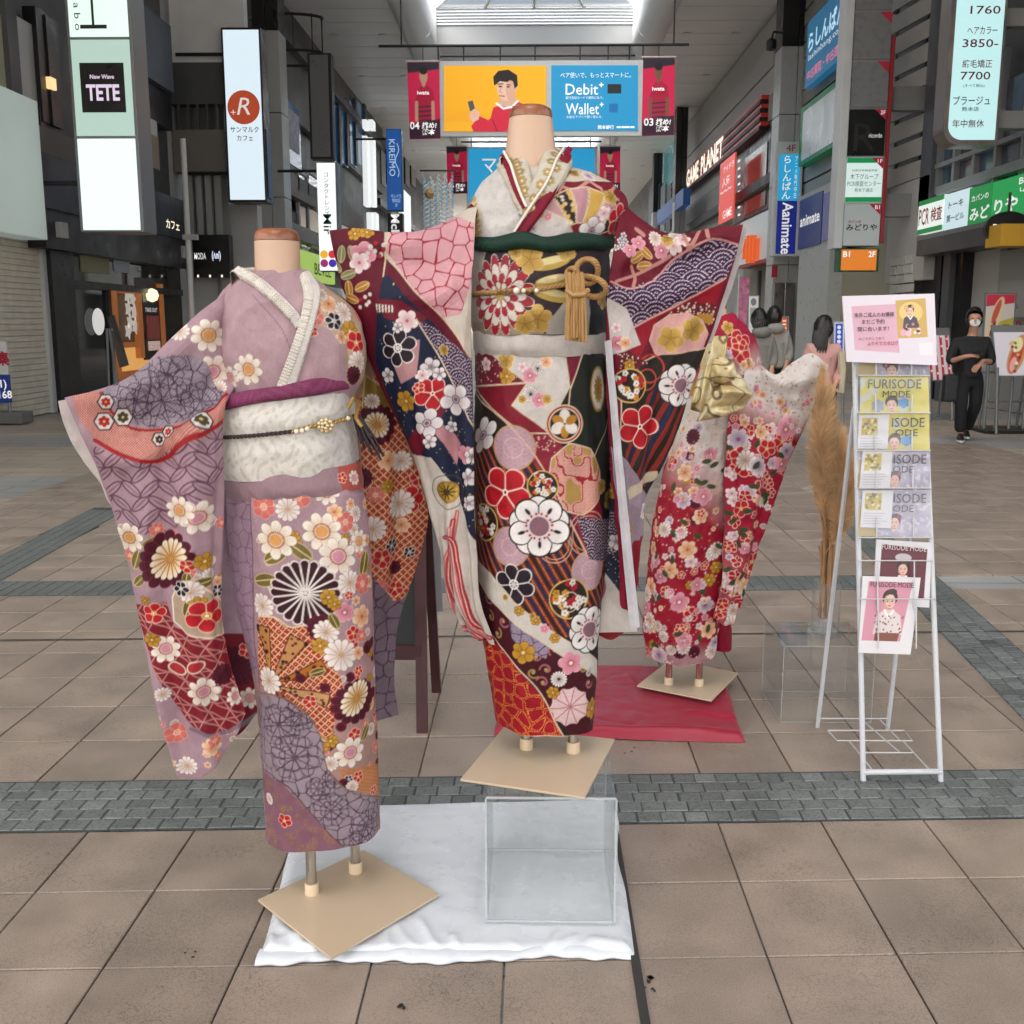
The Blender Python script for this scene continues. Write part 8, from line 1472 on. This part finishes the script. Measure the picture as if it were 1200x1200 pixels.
for (x0, x1, y0, yt) in ((1006, 1089, 440, 420), (1005, 1090, 484, 462), (1005, 1090, 528, 505), (1006, 1091, 572, 550), (1006, 1092, 630, 606), (1007, 1093, 657, 657), (1007, 1096, 702, 702)):
    w_ = MB(); w_.tube([rk(x0, y0, .035), rk(x1, y0, .035)], .0022, 6); w_.tube([rk(x0, y0, 0), rk(x0, y0, .035)], .0022, 6); w_.tube([rk(x1, y0, 0), rk(x1, y0, .035)], .0022, 6)
    for fx in (.25, .75): xm = x0+(x1-x0)*fx; w_.tube([rk(xm, yt, .036), rk(xm, y0+58 if y0 > 640 else y0, .036)], .0022, 6)
    w_.build('wire_pocket', WIRE, rack, True)
MAGP = print_mat('magazine_print', .28)
def face(p, x, y, s, hair='#241a18', skin='#d8b2a2', bow=None, kim=None):
    if kim: p.poly([(x-s*1.6, y+s*3.4), (x-s*1.3, y+s*1.5), (x-s*.4, y+s*.9), (x+s*.4, y+s*.9), (x+s*1.3, y+s*1.5), (x+s*1.7, y+s*3.4)], kim); p.line([(x-s*.5, y+s*1.0), (x, y+s*1.7), (x+s*.5, y+s*1.0)], s*.2, '#efe6e0')
    p.poly([(x-s*.25, y+s*.6), (x+s*.25, y+s*.6), (x+s*.3, y+s*1.2), (x-s*.3, y+s*1.2)], skin); p.ell((x, y-s*.25), s*.82, s*.85, hair); p.ell((x, y+s*.1), s*.6, s*.78, skin); p.poly([(x-s*.62, y-s*.1), (x-s*.5, y-s*.7), (x+s*.5, y-s*.7), (x+s*.62, y-s*.1), (x+s*.25, y-s*.35), (x-s*.3, y-s*.3)], hair)
    p.ell((x-s*.22, y+s*.15), s*.42, s*.66, '#c79a88'); p.ell((x+s*.06, y+s*.1), s*.5, s*.7, skin); p.ell((x, y+s*.86), s*.28, s*.1, '#b98a78'); p.ell((x+s*.3, y+s*.36), s*.16, s*.1, '#dfa598'); p.ell((x+s*.2, y-s*.85), s*.5, s*.3, '#3c2e2a')
    for k in (-1, 1): p.ell((x+k*s*.25, y+s*.12), s*.1, s*.05, '#2a1c1a'); p.line([(x+k*s*.14, y-s*.03), (x+k*s*.36, y-s*.03)], s*.05, '#5a4038')
    p.line([(x-s*.13, y+s*.55), (x+s*.13, y+s*.55)], s*.1, '#b8404c'); p.line([(x, y+s*.2), (x+s*.04, y+s*.36)], s*.04, '#c09480')
    if bow: p.petals((x-s*.75, y-s*.55), s*.5, 6, bow, eye='#f0d8b0', eyer=.2); p.petals((x+s*.6, y-s*.75), s*.35, 5, bow)
def cover(q4, box, painter, base, label, title=None, tb=None, tm=None, off=.014):
    t = thing('magazine', label, 'magazine', tuple(rk(*q4[3], .012)), 'magazines in the rack'); C4 = [rk(*p_, off) for p_ in q4]
    print_panel('cover', C4, box, (150, int(150*max(.4, (box[3]-box[1])/(box[2]-box[0])))), painter, MAGP, t, base)
    n_ = (C4[1]-C4[0]).cross(C4[3]-C4[0]).normalized(); n_ = n_ if n_.y > 0 else -n_
    MB().prism([c_ + n_*.0008 for c_ in C4], n_*.005).build('pages', mat('paper_white', '#d9d7d4', .5), t)
    if title:
        r_ = (C4[1]-C4[0]).normalized(); u_ = (C4[0]-C4[3]).normalized()
        for s_, px, py, w, h in title: lettering(s_, rk(px, py, off+.0025), r_, u_, w*3.2/F, h*3.2/F, tm or TINK, t, name='title')
    return t
def cov_lilac(x, y):
    def f(p):
        p.field(lambda U_: np.clip((vnoise(U_, .16, 3)-.45)*2, 0, .6), '#8c84a0'); p.field(lambda U_: np.clip((vnoise(U_, .3, 7)-.6)*3, 0, .7), '#cfc9d4'); p.poly([(1000, y-20), (1030, y-20), (1026, y+40), (1000, y+40)], '#b09a5c'); face(p, x, y, 9, bow='#8c2a4c')
    return f
def cov_yellow(x, y):
    def f(p):
        p.field(lambda U_: np.clip((vnoise(U_, .12, 4)-.4)*2, 0, .8), '#b8bcc0'); p.poly([(1000, y-60), (1095, y-60), (1095, y-28), (1000, y-32)], '#c2b43c'); p.poly([(1072, y-40), (1095, y-40), (1095, y+40), (1068, y+40)], '#c9bd4c'); p.petals((x+14, y-2), 7, 6, '#4a8cc0'); p.petals((x-16, y+2), 8, 6, '#8c93a8'); face(p, x, y, 9.5)
    return f
cover([(1007, 398), (1088, 400), (1089, 441), (1005, 439)], (1005, 398, 1089, 440), cov_lilac(1045, 433), '#a39cb0', 'lilac magazine in the topmost pocket behind the notice board', [('FURISODE', 1052, 406, 62, 9), ('MODE', 1050, 419, 36, 8)])
cover([(1009, 441), (1088, 441), (1089, 485), (1008, 484)], (1008, 440, 1089, 485), cov_yellow(1045, 474), '#c3b94c', 'yellow magazine in the second pocket with no leaflet on it', [('FURISODE', 1048, 450, 62, 11), ('MODE', 1050, 462, 32, 8)])
cover([(1007, 485), (1089, 485), (1089, 528), (1005, 527)], (1005, 484, 1089, 528), cov_yellow(1048, 518), '#c3b94c', 'yellow magazine in the third pocket under a white leaflet', [('ISODE', 1064, 495, 38, 11), ('ODE', 1062, 507, 26, 8)])
cover([(1007, 529), (1090, 529), (1090, 573), (1005, 571)], (1005, 528, 1090, 573), cov_lilac(1048, 562), '#a7a0b2', 'lilac magazine in the fourth pocket under a white leaflet', [('ISODE', 1066, 538, 38, 11), ('ODE', 1058, 550, 24, 8)])
cover([(1007, 574), (1090, 574), (1091, 630), (1005, 628)], (1005, 573, 1091, 630), cov_lilac(1048, 612), '#a7a0b2', 'lilac magazine in the fifth pocket, its portrait fully showing beside a leaflet', [('ISODE', 1066, 584, 38, 11), ('ODE', 1058, 596, 24, 8)])
def cov_dark(p): p.poly([(1031, 637), (1087, 640), (1085, 700), (1029, 698)], '#5c2430'); p.ell((1058, 652), 10, 5, '#b5adb4'); face(p, 1058, 665, 9, kim='#c4bcc8')
cover([(1027, 632), (1092, 636), (1089, 712), (1024, 708)], (1024, 632, 1092, 710), cov_dark, '#d2d0d4', 'tilted white bordered magazine with a dark red cover', [('FURISODE MODE', 1059, 642, 52, 6)], None, mat('ink_pale', '#d8c8c8', .5))
def cov_pink(p): p.poly([(1014, 681), (1070, 681), (1062, 752), (1009, 752)], '#c98a9c'); face(p, 1043, 703, 12, '#3a2a22', '#dcb8a8', None, '#d3c6c4'); p.poly([(1027, 742), (1060, 742), (1058, 752), (1026, 752)], '#7d4a38'); [p.disc((1025+g.random()*38, 722+g.random()*20), 1.2, ['#7c4a54', '#5c5a6c', '#b06a74'][k % 3]) for k in range(30)]
cover([(1011, 675), (1079, 677), (1067, 767), (1006, 765)], (1006, 675, 1079, 767), cov_pink, '#d6d3d6', 'large white bordered magazine with a pink cover in the lowest pocket', [('FURISODE MODE', 1045, 685, 50, 6)], off=.026)
def leaflet(q4, label):
    t = thing('leaflet', label, 'leaflet', tuple(rk(*q4[3], .02)), 'leaflets in the rack'); C4 = [rk(*p_, .022) for p_ in q4]; x0, y0 = q4[0]; x1, y1 = q4[2]
    def f(p): p.poly([(x0+3, y0+3), (x0+21, y0+3), (x0+21, y0+23), (x0+3, y0+23)], '#b8a23c'); [p.disc((x0+4+g.random()*16, y0+4+g.random()*18), 1.6, ['#5c5a34', '#d8cc94', '#8c7a2c'][k % 3]) for k in range(22)]; [p.line([(x0+3, y0+27+k*3), (x0+20+8*g.random(), y0+27+k*3)], .7, '#9a98a0') for k in range(5)]
    print_panel('sheet', C4, (x0, y0, x1, y1), (60, 70), f, MAGP, t, '#cfced2'); n_ = Vector((0, 1, 0)); MB().prism([c_ + n_*.0004 for c_ in C4], n_*.001).build('backing', mat('paper_white', '#d9d7d4', .5), t)
leaflet([(1007, 487), (1042, 486), (1040, 526), (1005, 526)], 'white leaflet in front of the yellow magazine in the third pocket'); leaflet([(1011, 529), (1046, 528), (1043, 572), (1007, 572)], 'white leaflet in front of the lilac magazine in the fourth pocket'); leaflet([(1011, 575), (1047, 575), (1044, 619), (1008, 618)], 'white leaflet in front of the lilac magazine in the fifth pocket')
FILM = glass_mat('plastic_film', (250, 250, 251), .1, 1.5, .04, 1.4)
for k, (y0, y1) in enumerate(((398, 441), (441, 485), (485, 528), (529, 573), (574, 630))):
    P = np.array([[tuple(rk(1004+86*u_, y0+(y1-y0)*v_, .03 + .004*math.sin(u_*5+k*2)+.004*math.sin(v_*4+k))) for u_ in np.linspace(0, 1, 14)] for v_ in np.linspace(1, 0, 8)]); me = grid_mesh('plastic_sleeve', P); me.materials.append(FILM); link(bpy.data.objects.new('plastic_sleeve', me), rack)
# notice board on the rack
t = thing('notice_board', 'white notice board with pink panel and portrait on top of the magazine rack', 'notice board', tuple(rk(1040, 425, .05))); Q4 = [rk(987, 347, .05), rk(1095, 344, .05), rk(1098, 428, .05), rk(992, 424, .05)]
MB().prism([p_ + Vector((0, .001, 0)) for p_ in Q4], (0, .006, 0)).build('board', mat('board_white', '#d5cfd6', .4), t)
def note(p):
    p.poly([(997, 358), (1051, 356), (1052, 414), (998, 412)], '#cfa3b4'); p.poly([(1050, 352), (1086, 350), (1087, 395), (1051, 397)], '#c2a056'); p.ell((1068, 366), 14, 12, '#d8bc78'); face(p, 1067, 364, 6, '#3a2c26', '#e0bfae', '#c8a070', '#4a4450'); [p.disc((1058+g.random()*20, 378+g.random()*14), 1.8, ['#e0d8d4', '#5c3440', '#b07a8c'][k % 3]) for k in range(26)]; p.disc((1058, 390), 4, '#d8a0b0'); p.disc((1064, 391), 3.5, '#e0b4c0'); p.poly([(1076, 402), (1093, 401), (1093, 416), (1077, 416)], '#dcd6dc')
print_panel('print', [p_ - Vector((0, .001, 0)) for p_ in Q4], (987, 345, 1097, 427), (220, 166), note, MAGP, t, '#d3ccd4'); r_ = (Q4[1]-Q4[0]).normalized(); u_ = (Q4[0]-Q4[3]).normalized()
for s_, px, py, w, h, mm in (('来年ご成人のお嬢様', 1024, 369, 46, 5.5, TINK), ('まだご予約', 1023, 377, 26, 5.5, TINK), ('間に合います！', 1023, 385.5, 36, 5.5, TINK), ('みごろ月とう末で', 1021, 397, 30, 3.4, mat('ink_soft', '#7d5a68', .6)), ('ふりそでカタログ', 1034, 402.5, 36, 5, TRED)): lettering(s_, rk(px, py, .0525), r_, u_, w*3.2/F, h*3.2/F, mm, t, bold=.006)
# dark wooden A-board between the mannequins
t = thing('easel_board', 'dark red wooden A-board with black panel standing between the two front mannequins', 'A-board', (-.6, 3.65, 0)); WD = mat('wood_maroon', '#3f1f22', .4, mott=.2, mscale=12); top = Vector((-.42, 3.66, 1.12))
for x in (-.38, -.88): MB().prism([(x-.019, 3.455, 0), (x+.019, 3.455, 0), (x+.004, 3.64, 1.12), (x-.034, 3.64, 1.12)], (0, .03, 0)).build('leg', WD, t); MB().prism([(x-.012+.008, 3.86, 0), (x+.022+.008, 3.86, 0), (x+.004, 3.69, 1.12), (x-.03, 3.69, 1.12)], (0, .03, 0)).build('rear_leg', WD, t)
for z in (.25, 1.08): yy = 3.455 + .185*z/1.12; bx('rail', -.87, -.385, yy+.002, yy+.028, z, z+.05, WD, t)
MB().prism([(-.865, 3.455+.185*.3/1.12+.012, .3), (-.4, 3.455+.185*.3/1.12+.012, .3), (-.41, 3.455+.185*1.08/1.12+.012, 1.08), (-.865, 3.455+.185*1.08/1.12+.012, 1.08)], (0, .01, 0)).build('black_panel', mat('chalkboard', '#16191b', .5, mott=.2, mscale=10), t)
MB().prism([(-.8, 3.83, .33), (-.335, 3.83, .33), (-.345, 3.72, .95), (-.8, 3.72, .95)], (0, .008, 0)).build('rear_sheet', mat('sheet_grey', '#9c9ca0', .5), t)
# ------------------------------------------------------------------ people
def skin(name, J, edges, m, parent, root, sub=2, flat=None):
    names = list(J); me = bpy.data.meshes.new(name); me.from_pydata([J[n][0] for n in names], [(names.index(a), names.index(b_)) for a, b_ in edges], []); o = bpy.data.objects.new(name, me); COL.objects.link(o)
    sk = o.modifiers.new('skin', 'SKIN'); sk.use_smooth_shade = True; sv = me.skin_vertices[0].data
    for i, n in enumerate(names): r = J[n][1]; sv[i].radius = r if isinstance(r, tuple) else (r, r); sv[i].use_root = (n == root)
    ss = o.modifiers.new('sub', 'SUBSURF'); ss.levels = ss.render_levels = sub
    dg = bpy.context.evaluated_depsgraph_get(); ev = bpy.data.meshes.new_from_object(o.evaluated_get(dg)); bpy.data.objects.remove(o); ev.materials.clear(); ev.materials.append(m); ev.shade_smooth(); ev.name = name
    return link(bpy.data.objects.new(name, ev), parent)
def hand(p, d, up, s=1., curl=.5):
    """joint dict and edges of a five-fingered hand from wrist p along d"""
    p, d, up = Vector(p), Vector(d).normalized(), Vector(up).normalized(); sd = d.cross(up).normalized(); J = {'w': (tuple(p), .026*s), 'palm': (tuple(p + d*.05*s), (.036*s, .02*s))}; E_ = [('w', 'palm')]
    for k, (o_, L) in enumerate(((-.03, .07), (-.01, .082), (.01, .078), (.03, .06))):
        a = p + d*.085*s + sd*o_*s; b_ = a + d*L*.5*s - up*curl*.012*s; e = b_ + d*L*.42*s*(1-curl*.4) - up*curl*.035*s; J['f%da' % k] = (tuple(a), .0105*s); J['f%db' % k] = (tuple(b_), .009*s); J['f%dc' % k] = (tuple(e), .0075*s); E_ += [('palm', 'f%da' % k), ('f%da' % k, 'f%db' % k), ('f%db' % k, 'f%dc' % k)]
    a = p + d*.03*s - sd*.038*s; b_ = a + d*.035*s - sd*.02*s - up*.008*s; J['ta'] = (tuple(a), .011*s); J['tb'] = (tuple(b_), .009*s); E_ += [('palm', 'ta'), ('ta', 'tb')]
    return J, E_
SKINT = mat('skin', '#b98a70', .5); HAIR = mat('hair_black', '#15110f', .4, mott=.2, mscale=40)
def ell_mesh(c_, r, n=16, sq=None):
    V, Fc = [], []; m_ = n//2
    for i in range(m_+1):
        ph = math.pi*i/m_
        for j in range(n): th = 2*math.pi*j/n; V.append((c_[0]+r[0]*math.sin(ph)*math.cos(th), c_[1]+r[1]*math.sin(ph)*math.sin(th), c_[2]+r[2]*math.cos(ph)))
    for i in range(m_):
        for j in range(n): k = (j+1) % n; Fc.append((i*n+j, (i+1)*n+j, (i+1)*n+k, i*n+k))
    return V, Fc
def head(parent, c_, s, yawf, hair_len, facing=True):
    """face features on a head centred at c_, looking along yawf in the ground plane"""
    c_ = Vector(c_); f = Vector((math.cos(yawf), math.sin(yawf), 0)); sd = Vector((-f.y, f.x, 0)); b = MB()
    def P(a, s_, u_): return tuple(c_ + f*a*s + sd*s_*s + Vector((0, 0, u_*s)))
    # hair shell: back and top of the skull, open at the face
    V, Fc = [], []; n, m_ = 24, 12
    for i in range(m_+1):
        ph = math.pi*.78*i/m_
        for j in range(n+1):
            th = math.pi*.33 + (2*math.pi-.66*math.pi)*j/n; wob = 1 + .05*math.sin(j*2.3+i) ; fr = 1.0
            if ph < .9: th = 2*math.pi*j/n
            rr_ = 1.15*wob; V.append(P(.1*rr_*math.sin(ph)*math.cos(th)*1.0 - .006, .082*rr_*math.sin(ph)*math.sin(th), .118*rr_*math.cos(ph)))
    for i in range(m_):
        for j in range(n): a = i*(n+1)+j; Fc.append((a, a+1, a+n+2, a+n+1))
    mesh_obj('hair', V, Fc, HAIR, parent, True)
    if hair_len:
        lb = MB()
        for k in range(28):
            th = math.pi*.55 + math.pi*.9*k/27; a = Vector(P(.09*math.cos(th), .085*math.sin(th), .02)); e = Vector(P(.1*math.cos(th)-.02, .095*math.sin(th), -hair_len + .03*math.sin(k*2.1))); lb.tube([a, (a+e)/2 + (f*-.012)*s, e], [.018*s, .016*s, .005*s], 6)
        stuff(lb.build('long_hair', HAIR, parent, True))
    eye = MB(); 
    for k in (-1, 1): eye.add(*ell_mesh(P(.088, .032*k, .0), (.012*s, .012*s, .006*s), 8))
    eye.build('eyes', mat('eye_dark', '#1c1614', .3), parent)
    er = MB()
    for k in (-1, 1): er.add(*ell_mesh(P(.0, .083*k, -.01), (.016*s, .01*s, .028*s), 8))
    er.build('ears', SKINT, parent, True); mesh_obj('nose', *ell_mesh(P(.1, 0, -.025), (.014*s, .012*s, .02*s), 8), SKINT, parent, True)
    mesh_obj('mouth', *ell_mesh(P(.09, 0, -.06), (.01*s, .022*s, .006*s), 8), mat('lips', '#9a5a50', .5), parent, True)
def person(label, Y, px, J, cloth, hair_len, yawf, headpx, hs=1., hood=False):
    """J: joints in photo pixels with depth offsets; cloth: (jacket material, trouser material, shoe material)"""
    W = lambda x, y, dy=0.: tuple(at_y(x, y, Y+dy)); foot = W(*J['footL']); t = thing('person', label, 'person', (W(*J['pelvis'])[0], Y, 0)); ww = {k: Vector(W(*v)) for k, v in J.items() if isinstance(v, tuple)}
    for k in ('footL', 'footR'):
        ww[k].z = max(.07*hs, ww[k].z)
    hd = ww['head']; ne = ww['neck']; jb = {}
    R_ = {'pelvis': .1, 'chest': .11, 'neck': .05, 'shL': .05, 'shR': .05, 'elL': .04, 'elR': .04, 'wrL': .026, 'wrR': .026, 'hipL': .075, 'hipR': .075, 'knL': .055, 'knR': .055, 'footL': .04, 'footR': .04}
    for k, r in R_.items(): jb[k] = (tuple(ww[k]), r*hs)
    f = Vector((math.cos(yawf), math.sin(yawf), 0))
    jb['jaw'] = (tuple(hd + Vector((0, 0, -.07*hs)) + f*.02*hs), .058*hs); jb['face'] = (tuple(hd + Vector((0, 0, -.01*hs)) + f*.008*hs), (.084*hs, .086*hs)); jb['crown'] = (tuple(hd + Vector((0, 0, .065*hs))), .07*hs)
    E_ = [('pelvis', 'chest'), ('chest', 'neck'), ('neck', 'jaw'), ('jaw', 'face'), ('face', 'crown'), ('chest', 'shL'), ('shL', 'elL'), ('elL', 'wrL'), ('chest', 'shR'), ('shR', 'elR'), ('elR', 'wrR'), ('pelvis', 'hipL'), ('hipL', 'knL'), ('knL', 'footL'), ('pelvis', 'hipR'), ('hipR', 'knR'), ('knR', 'footR')]
    for s_ in 'LR':
        d = ww['wr'+s_]-ww['el'+s_]
        if 'hand'+s_ in J: d = Vector(W(*J['hand'+s_])) - ww['wr'+s_]
        hj, he = hand(ww['wr'+s_] + d.normalized()*.02, d, Vector((0, -.4, .9)), hs, .6)
        for k, v in hj.items(): jb['h'+s_+k] = v
        E_ += [('h'+s_+a, 'h'+s_+b_) for a, b_ in he] + [('wr'+s_, 'h'+s_+'w')]
    skin('body', jb, E_, SKINT, t, 'pelvis')
    jk, tr, sh = cloth
    tj = {k: (tuple(ww[k]), r*hs) for k, r in (('pelvis', (.135, .11)[0]), ('hipL', .095), ('hipR', .095), ('knL', .075), ('knR', .075))} if True else 0
    tj['waist'] = (tuple(ww['pelvis'].lerp(ww['chest'], .35)), .13*hs)
    for s_ in 'LR': a = ww['foot'+s_]; tj['foot'+s_] = ((a.x, a.y, a.z+.03*hs), .072*hs)
    skin('trousers', tj, [('waist', 'pelvis'), ('pelvis', 'hipL'), ('hipL', 'knL'), ('knL', 'footL'), ('pelvis', 'hipR'), ('hipR', 'knR'), ('knR', 'footR')], tr, t, 'pelvis')
    cj = {'hem': (tuple(ww['pelvis'] + Vector((0, 0, -.03))), (.165*hs, .13*hs)), 'waist': (tuple(ww['pelvis'].lerp(ww['chest'], .5)), (.15*hs, .12*hs)), 'chest': (tuple(ww['chest']), (.15*hs, .125*hs)), 'collar': (tuple(ww['neck'] + Vector((0, 0, -.035*hs))), .075*hs)}
    for s_ in 'LR': cj['sh'+s_] = (tuple(ww['sh'+s_]), .075*hs); cj['el'+s_] = (tuple(ww['el'+s_]), .066*hs); cj['cu'+s_] = (tuple(ww['el'+s_].lerp(ww['wr'+s_], J.get('cuff', .35))), .056*hs)
    skin('jacket', cj, [('hem', 'waist'), ('waist', 'chest'), ('chest', 'collar'), ('chest', 'shL'), ('shL', 'elL'), ('elL', 'cuL'), ('chest', 'shR'), ('shR', 'elR'), ('elR', 'cuR')], jk, t, 'waist')
    for s_ in 'LR':
        a = ww['foot'+s_]; z0 = max(0, a.z-.07*hs); d = f; pv = [a + d*(-.07*hs), a + d*.04*hs, a + d*.15*hs]
        so = MB()
        for q_ in (0,): V = []; n = 14
        V = [(a + d*(.045+.13*math.cos(2*math.pi*j/n))*hs + Vector((-d.y, d.x, 0))*.045*hs*math.sin(2*math.pi*j/n)) for j in range(n)]
        sob = MB().prism([(v.x, v.y, z0) for v in V], (0, 0, .025*hs)).build('shoe_sole', mat('sole_white', '#c9c9c6', .6), t); up_ = [(v.x, v.y, z0+.026*hs) for v in V] + [(a.x + (v.x-a.x)*.75 , a.y + (v.y-a.y)*.75, z0+.065*hs) for v in V] + [(a.x + (v.x-a.x)*.4 - d.x*.02, a.y + (v.y-a.y)*.4 - d.y*.02, z0+.1*hs) for v in V]
        mesh_obj('shoe', up_, [(i*n+j, i*n+(j+1) % n, (i+1)*n+(j+1) % n, (i+1)*n+j) for i in range(2) for j in range(n)] + [tuple(range(2*n, 3*n))], sh, t, True)
    if hood: mesh_obj('hood', *ell_mesh(tuple(ww['neck'] - f*.05 + Vector((0, 0, -.01))), (.115, .1, .075), 18), jk, t, True)
    head(t, tuple(hd), hs, yawf, hair_len); return t, ww
BLK = mat('cloth_black', '#17171a', .8, mott=.15, mscale=12, bump=.3, bscale=60); BLK2 = mat('cloth_black2', '#101012', .85, bump=.3, bscale=60); PNK = mat('cloth_pink', '#b98c86', .85, mott=.08, mscale=10, bump=.3, bscale=50); GRY = mat('cloth_grey', '#75726d', .85, mott=.1, mscale=10, bump=.3, bscale=50); GRY2 = mat('cloth_grey2', '#8a8780', .85, mott=.1, mscale=10, bump=.3, bscale=50); SHB = mat('shoe_black', '#1c1c1e', .5); SHW = mat('shoe_white', '#bdbbb6', .5)
man, mw_ = person('man in black jacket and white face mask looking at a phone', 12.65, 1136, {'pelvis': (1136, 441), 'chest': (1137, 408), 'neck': (1140, 391), 'head': (1142, 373, -.03), 'shL': (1120, 401), 'shR': (1156, 400), 'elL': (1113, 424, -.02), 'elR': (1162, 424, -.02), 'wrL': (1130, 418, -.24), 'wrR': (1152, 423, -.24), 'handL': (1146, 416, -.3), 'handR': (1138, 436, -.3), 'hipL': (1128, 447), 'hipR': (1145, 447), 'knL': (1126, 478, -.04), 'knR': (1143, 476, -.02), 'footL': (1125, 511, 0), 'footR': (1132, 506, .28), 'cuff': .3}, (BLK, BLK2, SHB), 0, -math.pi/2-.25, None, .98)
hc = mw_['head']; MB().prism([(hc.x + .062*math.cos(a)-.02, hc.y - .085 - .02*math.cos(a*1.0)**2*0, hc.z - .05 + .042*math.sin(a)) for a in np.linspace(0, 2*math.pi, 15)[:-1]], (0, .03, 0)).build('face_mask', mat('mask_white', '#d3d4d6', .7), man, bevel=.008)
c_ = Vector(at_y(1146, 416, 12.33)); ph_ = MB().prism([(c_.x-.04, c_.y-.04, c_.z+.01), (c_.x+.04, c_.y-.05, c_.z+.0), (c_.x+.05, c_.y+.08, c_.z+.02), (c_.x-.03, c_.y+.09, c_.z+.03)], (0, 0, .009)).build('phone', SHB, None, bevel=.002); tag(ph_, 'dark phone in the hands of the man in black', 'phone')
bg = MB(); a = Vector(at_y(1113, 445, 12.6)); bg.box(a.x-.05, a.x+.12, 12.6, 12.72, a.z-.26, a.z+.06); b_ = bg.build('shoulder_bag', mat('bag_black', '#1d1d20', .6, mott=.2, mscale=20), None, bevel=.03); tag(b_, 'black shoulder bag hanging at the side of the man in black', 'bag')
w1, ww1 = person('woman with long black hair in a pale pink top, turned away', 10.5, 962, {'pelvis': (965, 452), 'chest': (963, 416), 'neck': (964, 400), 'head': (966, 384), 'shL': (949, 408), 'shR': (980, 408), 'elL': (942, 434), 'elR': (986, 434, -.03), 'wrL': (948, 450, -.2), 'wrR': (978, 452, -.2), 'hipL': (958, 458), 'hipR': (972, 458), 'knL': (961, 497, -.1), 'knR': (971, 495), 'footL': (961, 540, -.1), 'footR': (971, 534, .2), 'cuff': .8}, (PNK, BLK2, SHW), .24, math.pi/2-1.1, None, .9)
MB().tube([at_y(986, 412, 10.36), at_y(987, 435, 10.36), at_y(985, 460, 10.36)], .035, 8).build('cream_strap', mat('strap_cream', '#b0a58e', .8), w1, True)
person('person in a grey hooded top with black hair, nearer of the two walking away', 12.5, 892, {'pelvis': (893, 434), 'chest': (891, 402), 'neck': (890, 388), 'head': (889, 374), 'shL': (880, 396), 'shR': (903, 396), 'elL': (876, 416), 'elR': (907, 418), 'wrL': (880, 430, -.15), 'wrR': (904, 434, -.15), 'hipL': (888, 439), 'hipR': (899, 439), 'knL': (888, 473, -.05), 'knR': (899, 471), 'footL': (887, 512, -.1), 'footR': (899, 506, .2), 'cuff': .8}, (GRY, BLK2, SHB), .1, math.pi/2+.3, None, .94, True)
person('person in a lighter grey hooded top, farther of the two walking away', 13.5, 910, {'pelvis': (911, 430), 'chest': (910, 398), 'neck': (908, 384), 'head': (907, 371), 'shL': (900, 392), 'shR': (921, 392), 'elL': (897, 411), 'elR': (925, 413), 'wrL': (901, 424, -.15), 'wrR': (921, 428, -.15), 'hipL': (906, 435), 'hipR': (916, 435), 'knL': (906, 466, -.05), 'knR': (916, 465), 'footL': (905, 503, -.1), 'footR': (916, 498, .2), 'cuff': .8}, (GRY2, BLK2, SHB), 0, math.pi/2, None, .98, True)

# ------------------------------------------------------------------ worn spots on the paving
SPOT = mat('dark_spot', '#2c2622', .7, mott=.3, mscale=80); gs_ = np.random.default_rng(12)
for px, py, r in [(760, 1148, .008), (764, 1160, .005), (470, 1180, .007), (735, 880, .005), (218, 1118, .004)]:
    for k in range(3):
        c_ = at_z(px + gs_.normal(0, 4), py + gs_.normal(0, 3)); V = [(c_.x + r*(.5+.6*gs_.random())*math.cos(a), c_.y + r*(.5+.6*gs_.random())*math.sin(a), .0026) for a in np.linspace(0, 2*math.pi, 10)[:-1]]
        mesh_obj('paving_spot', V, [tuple(range(9))], SPOT, ground)
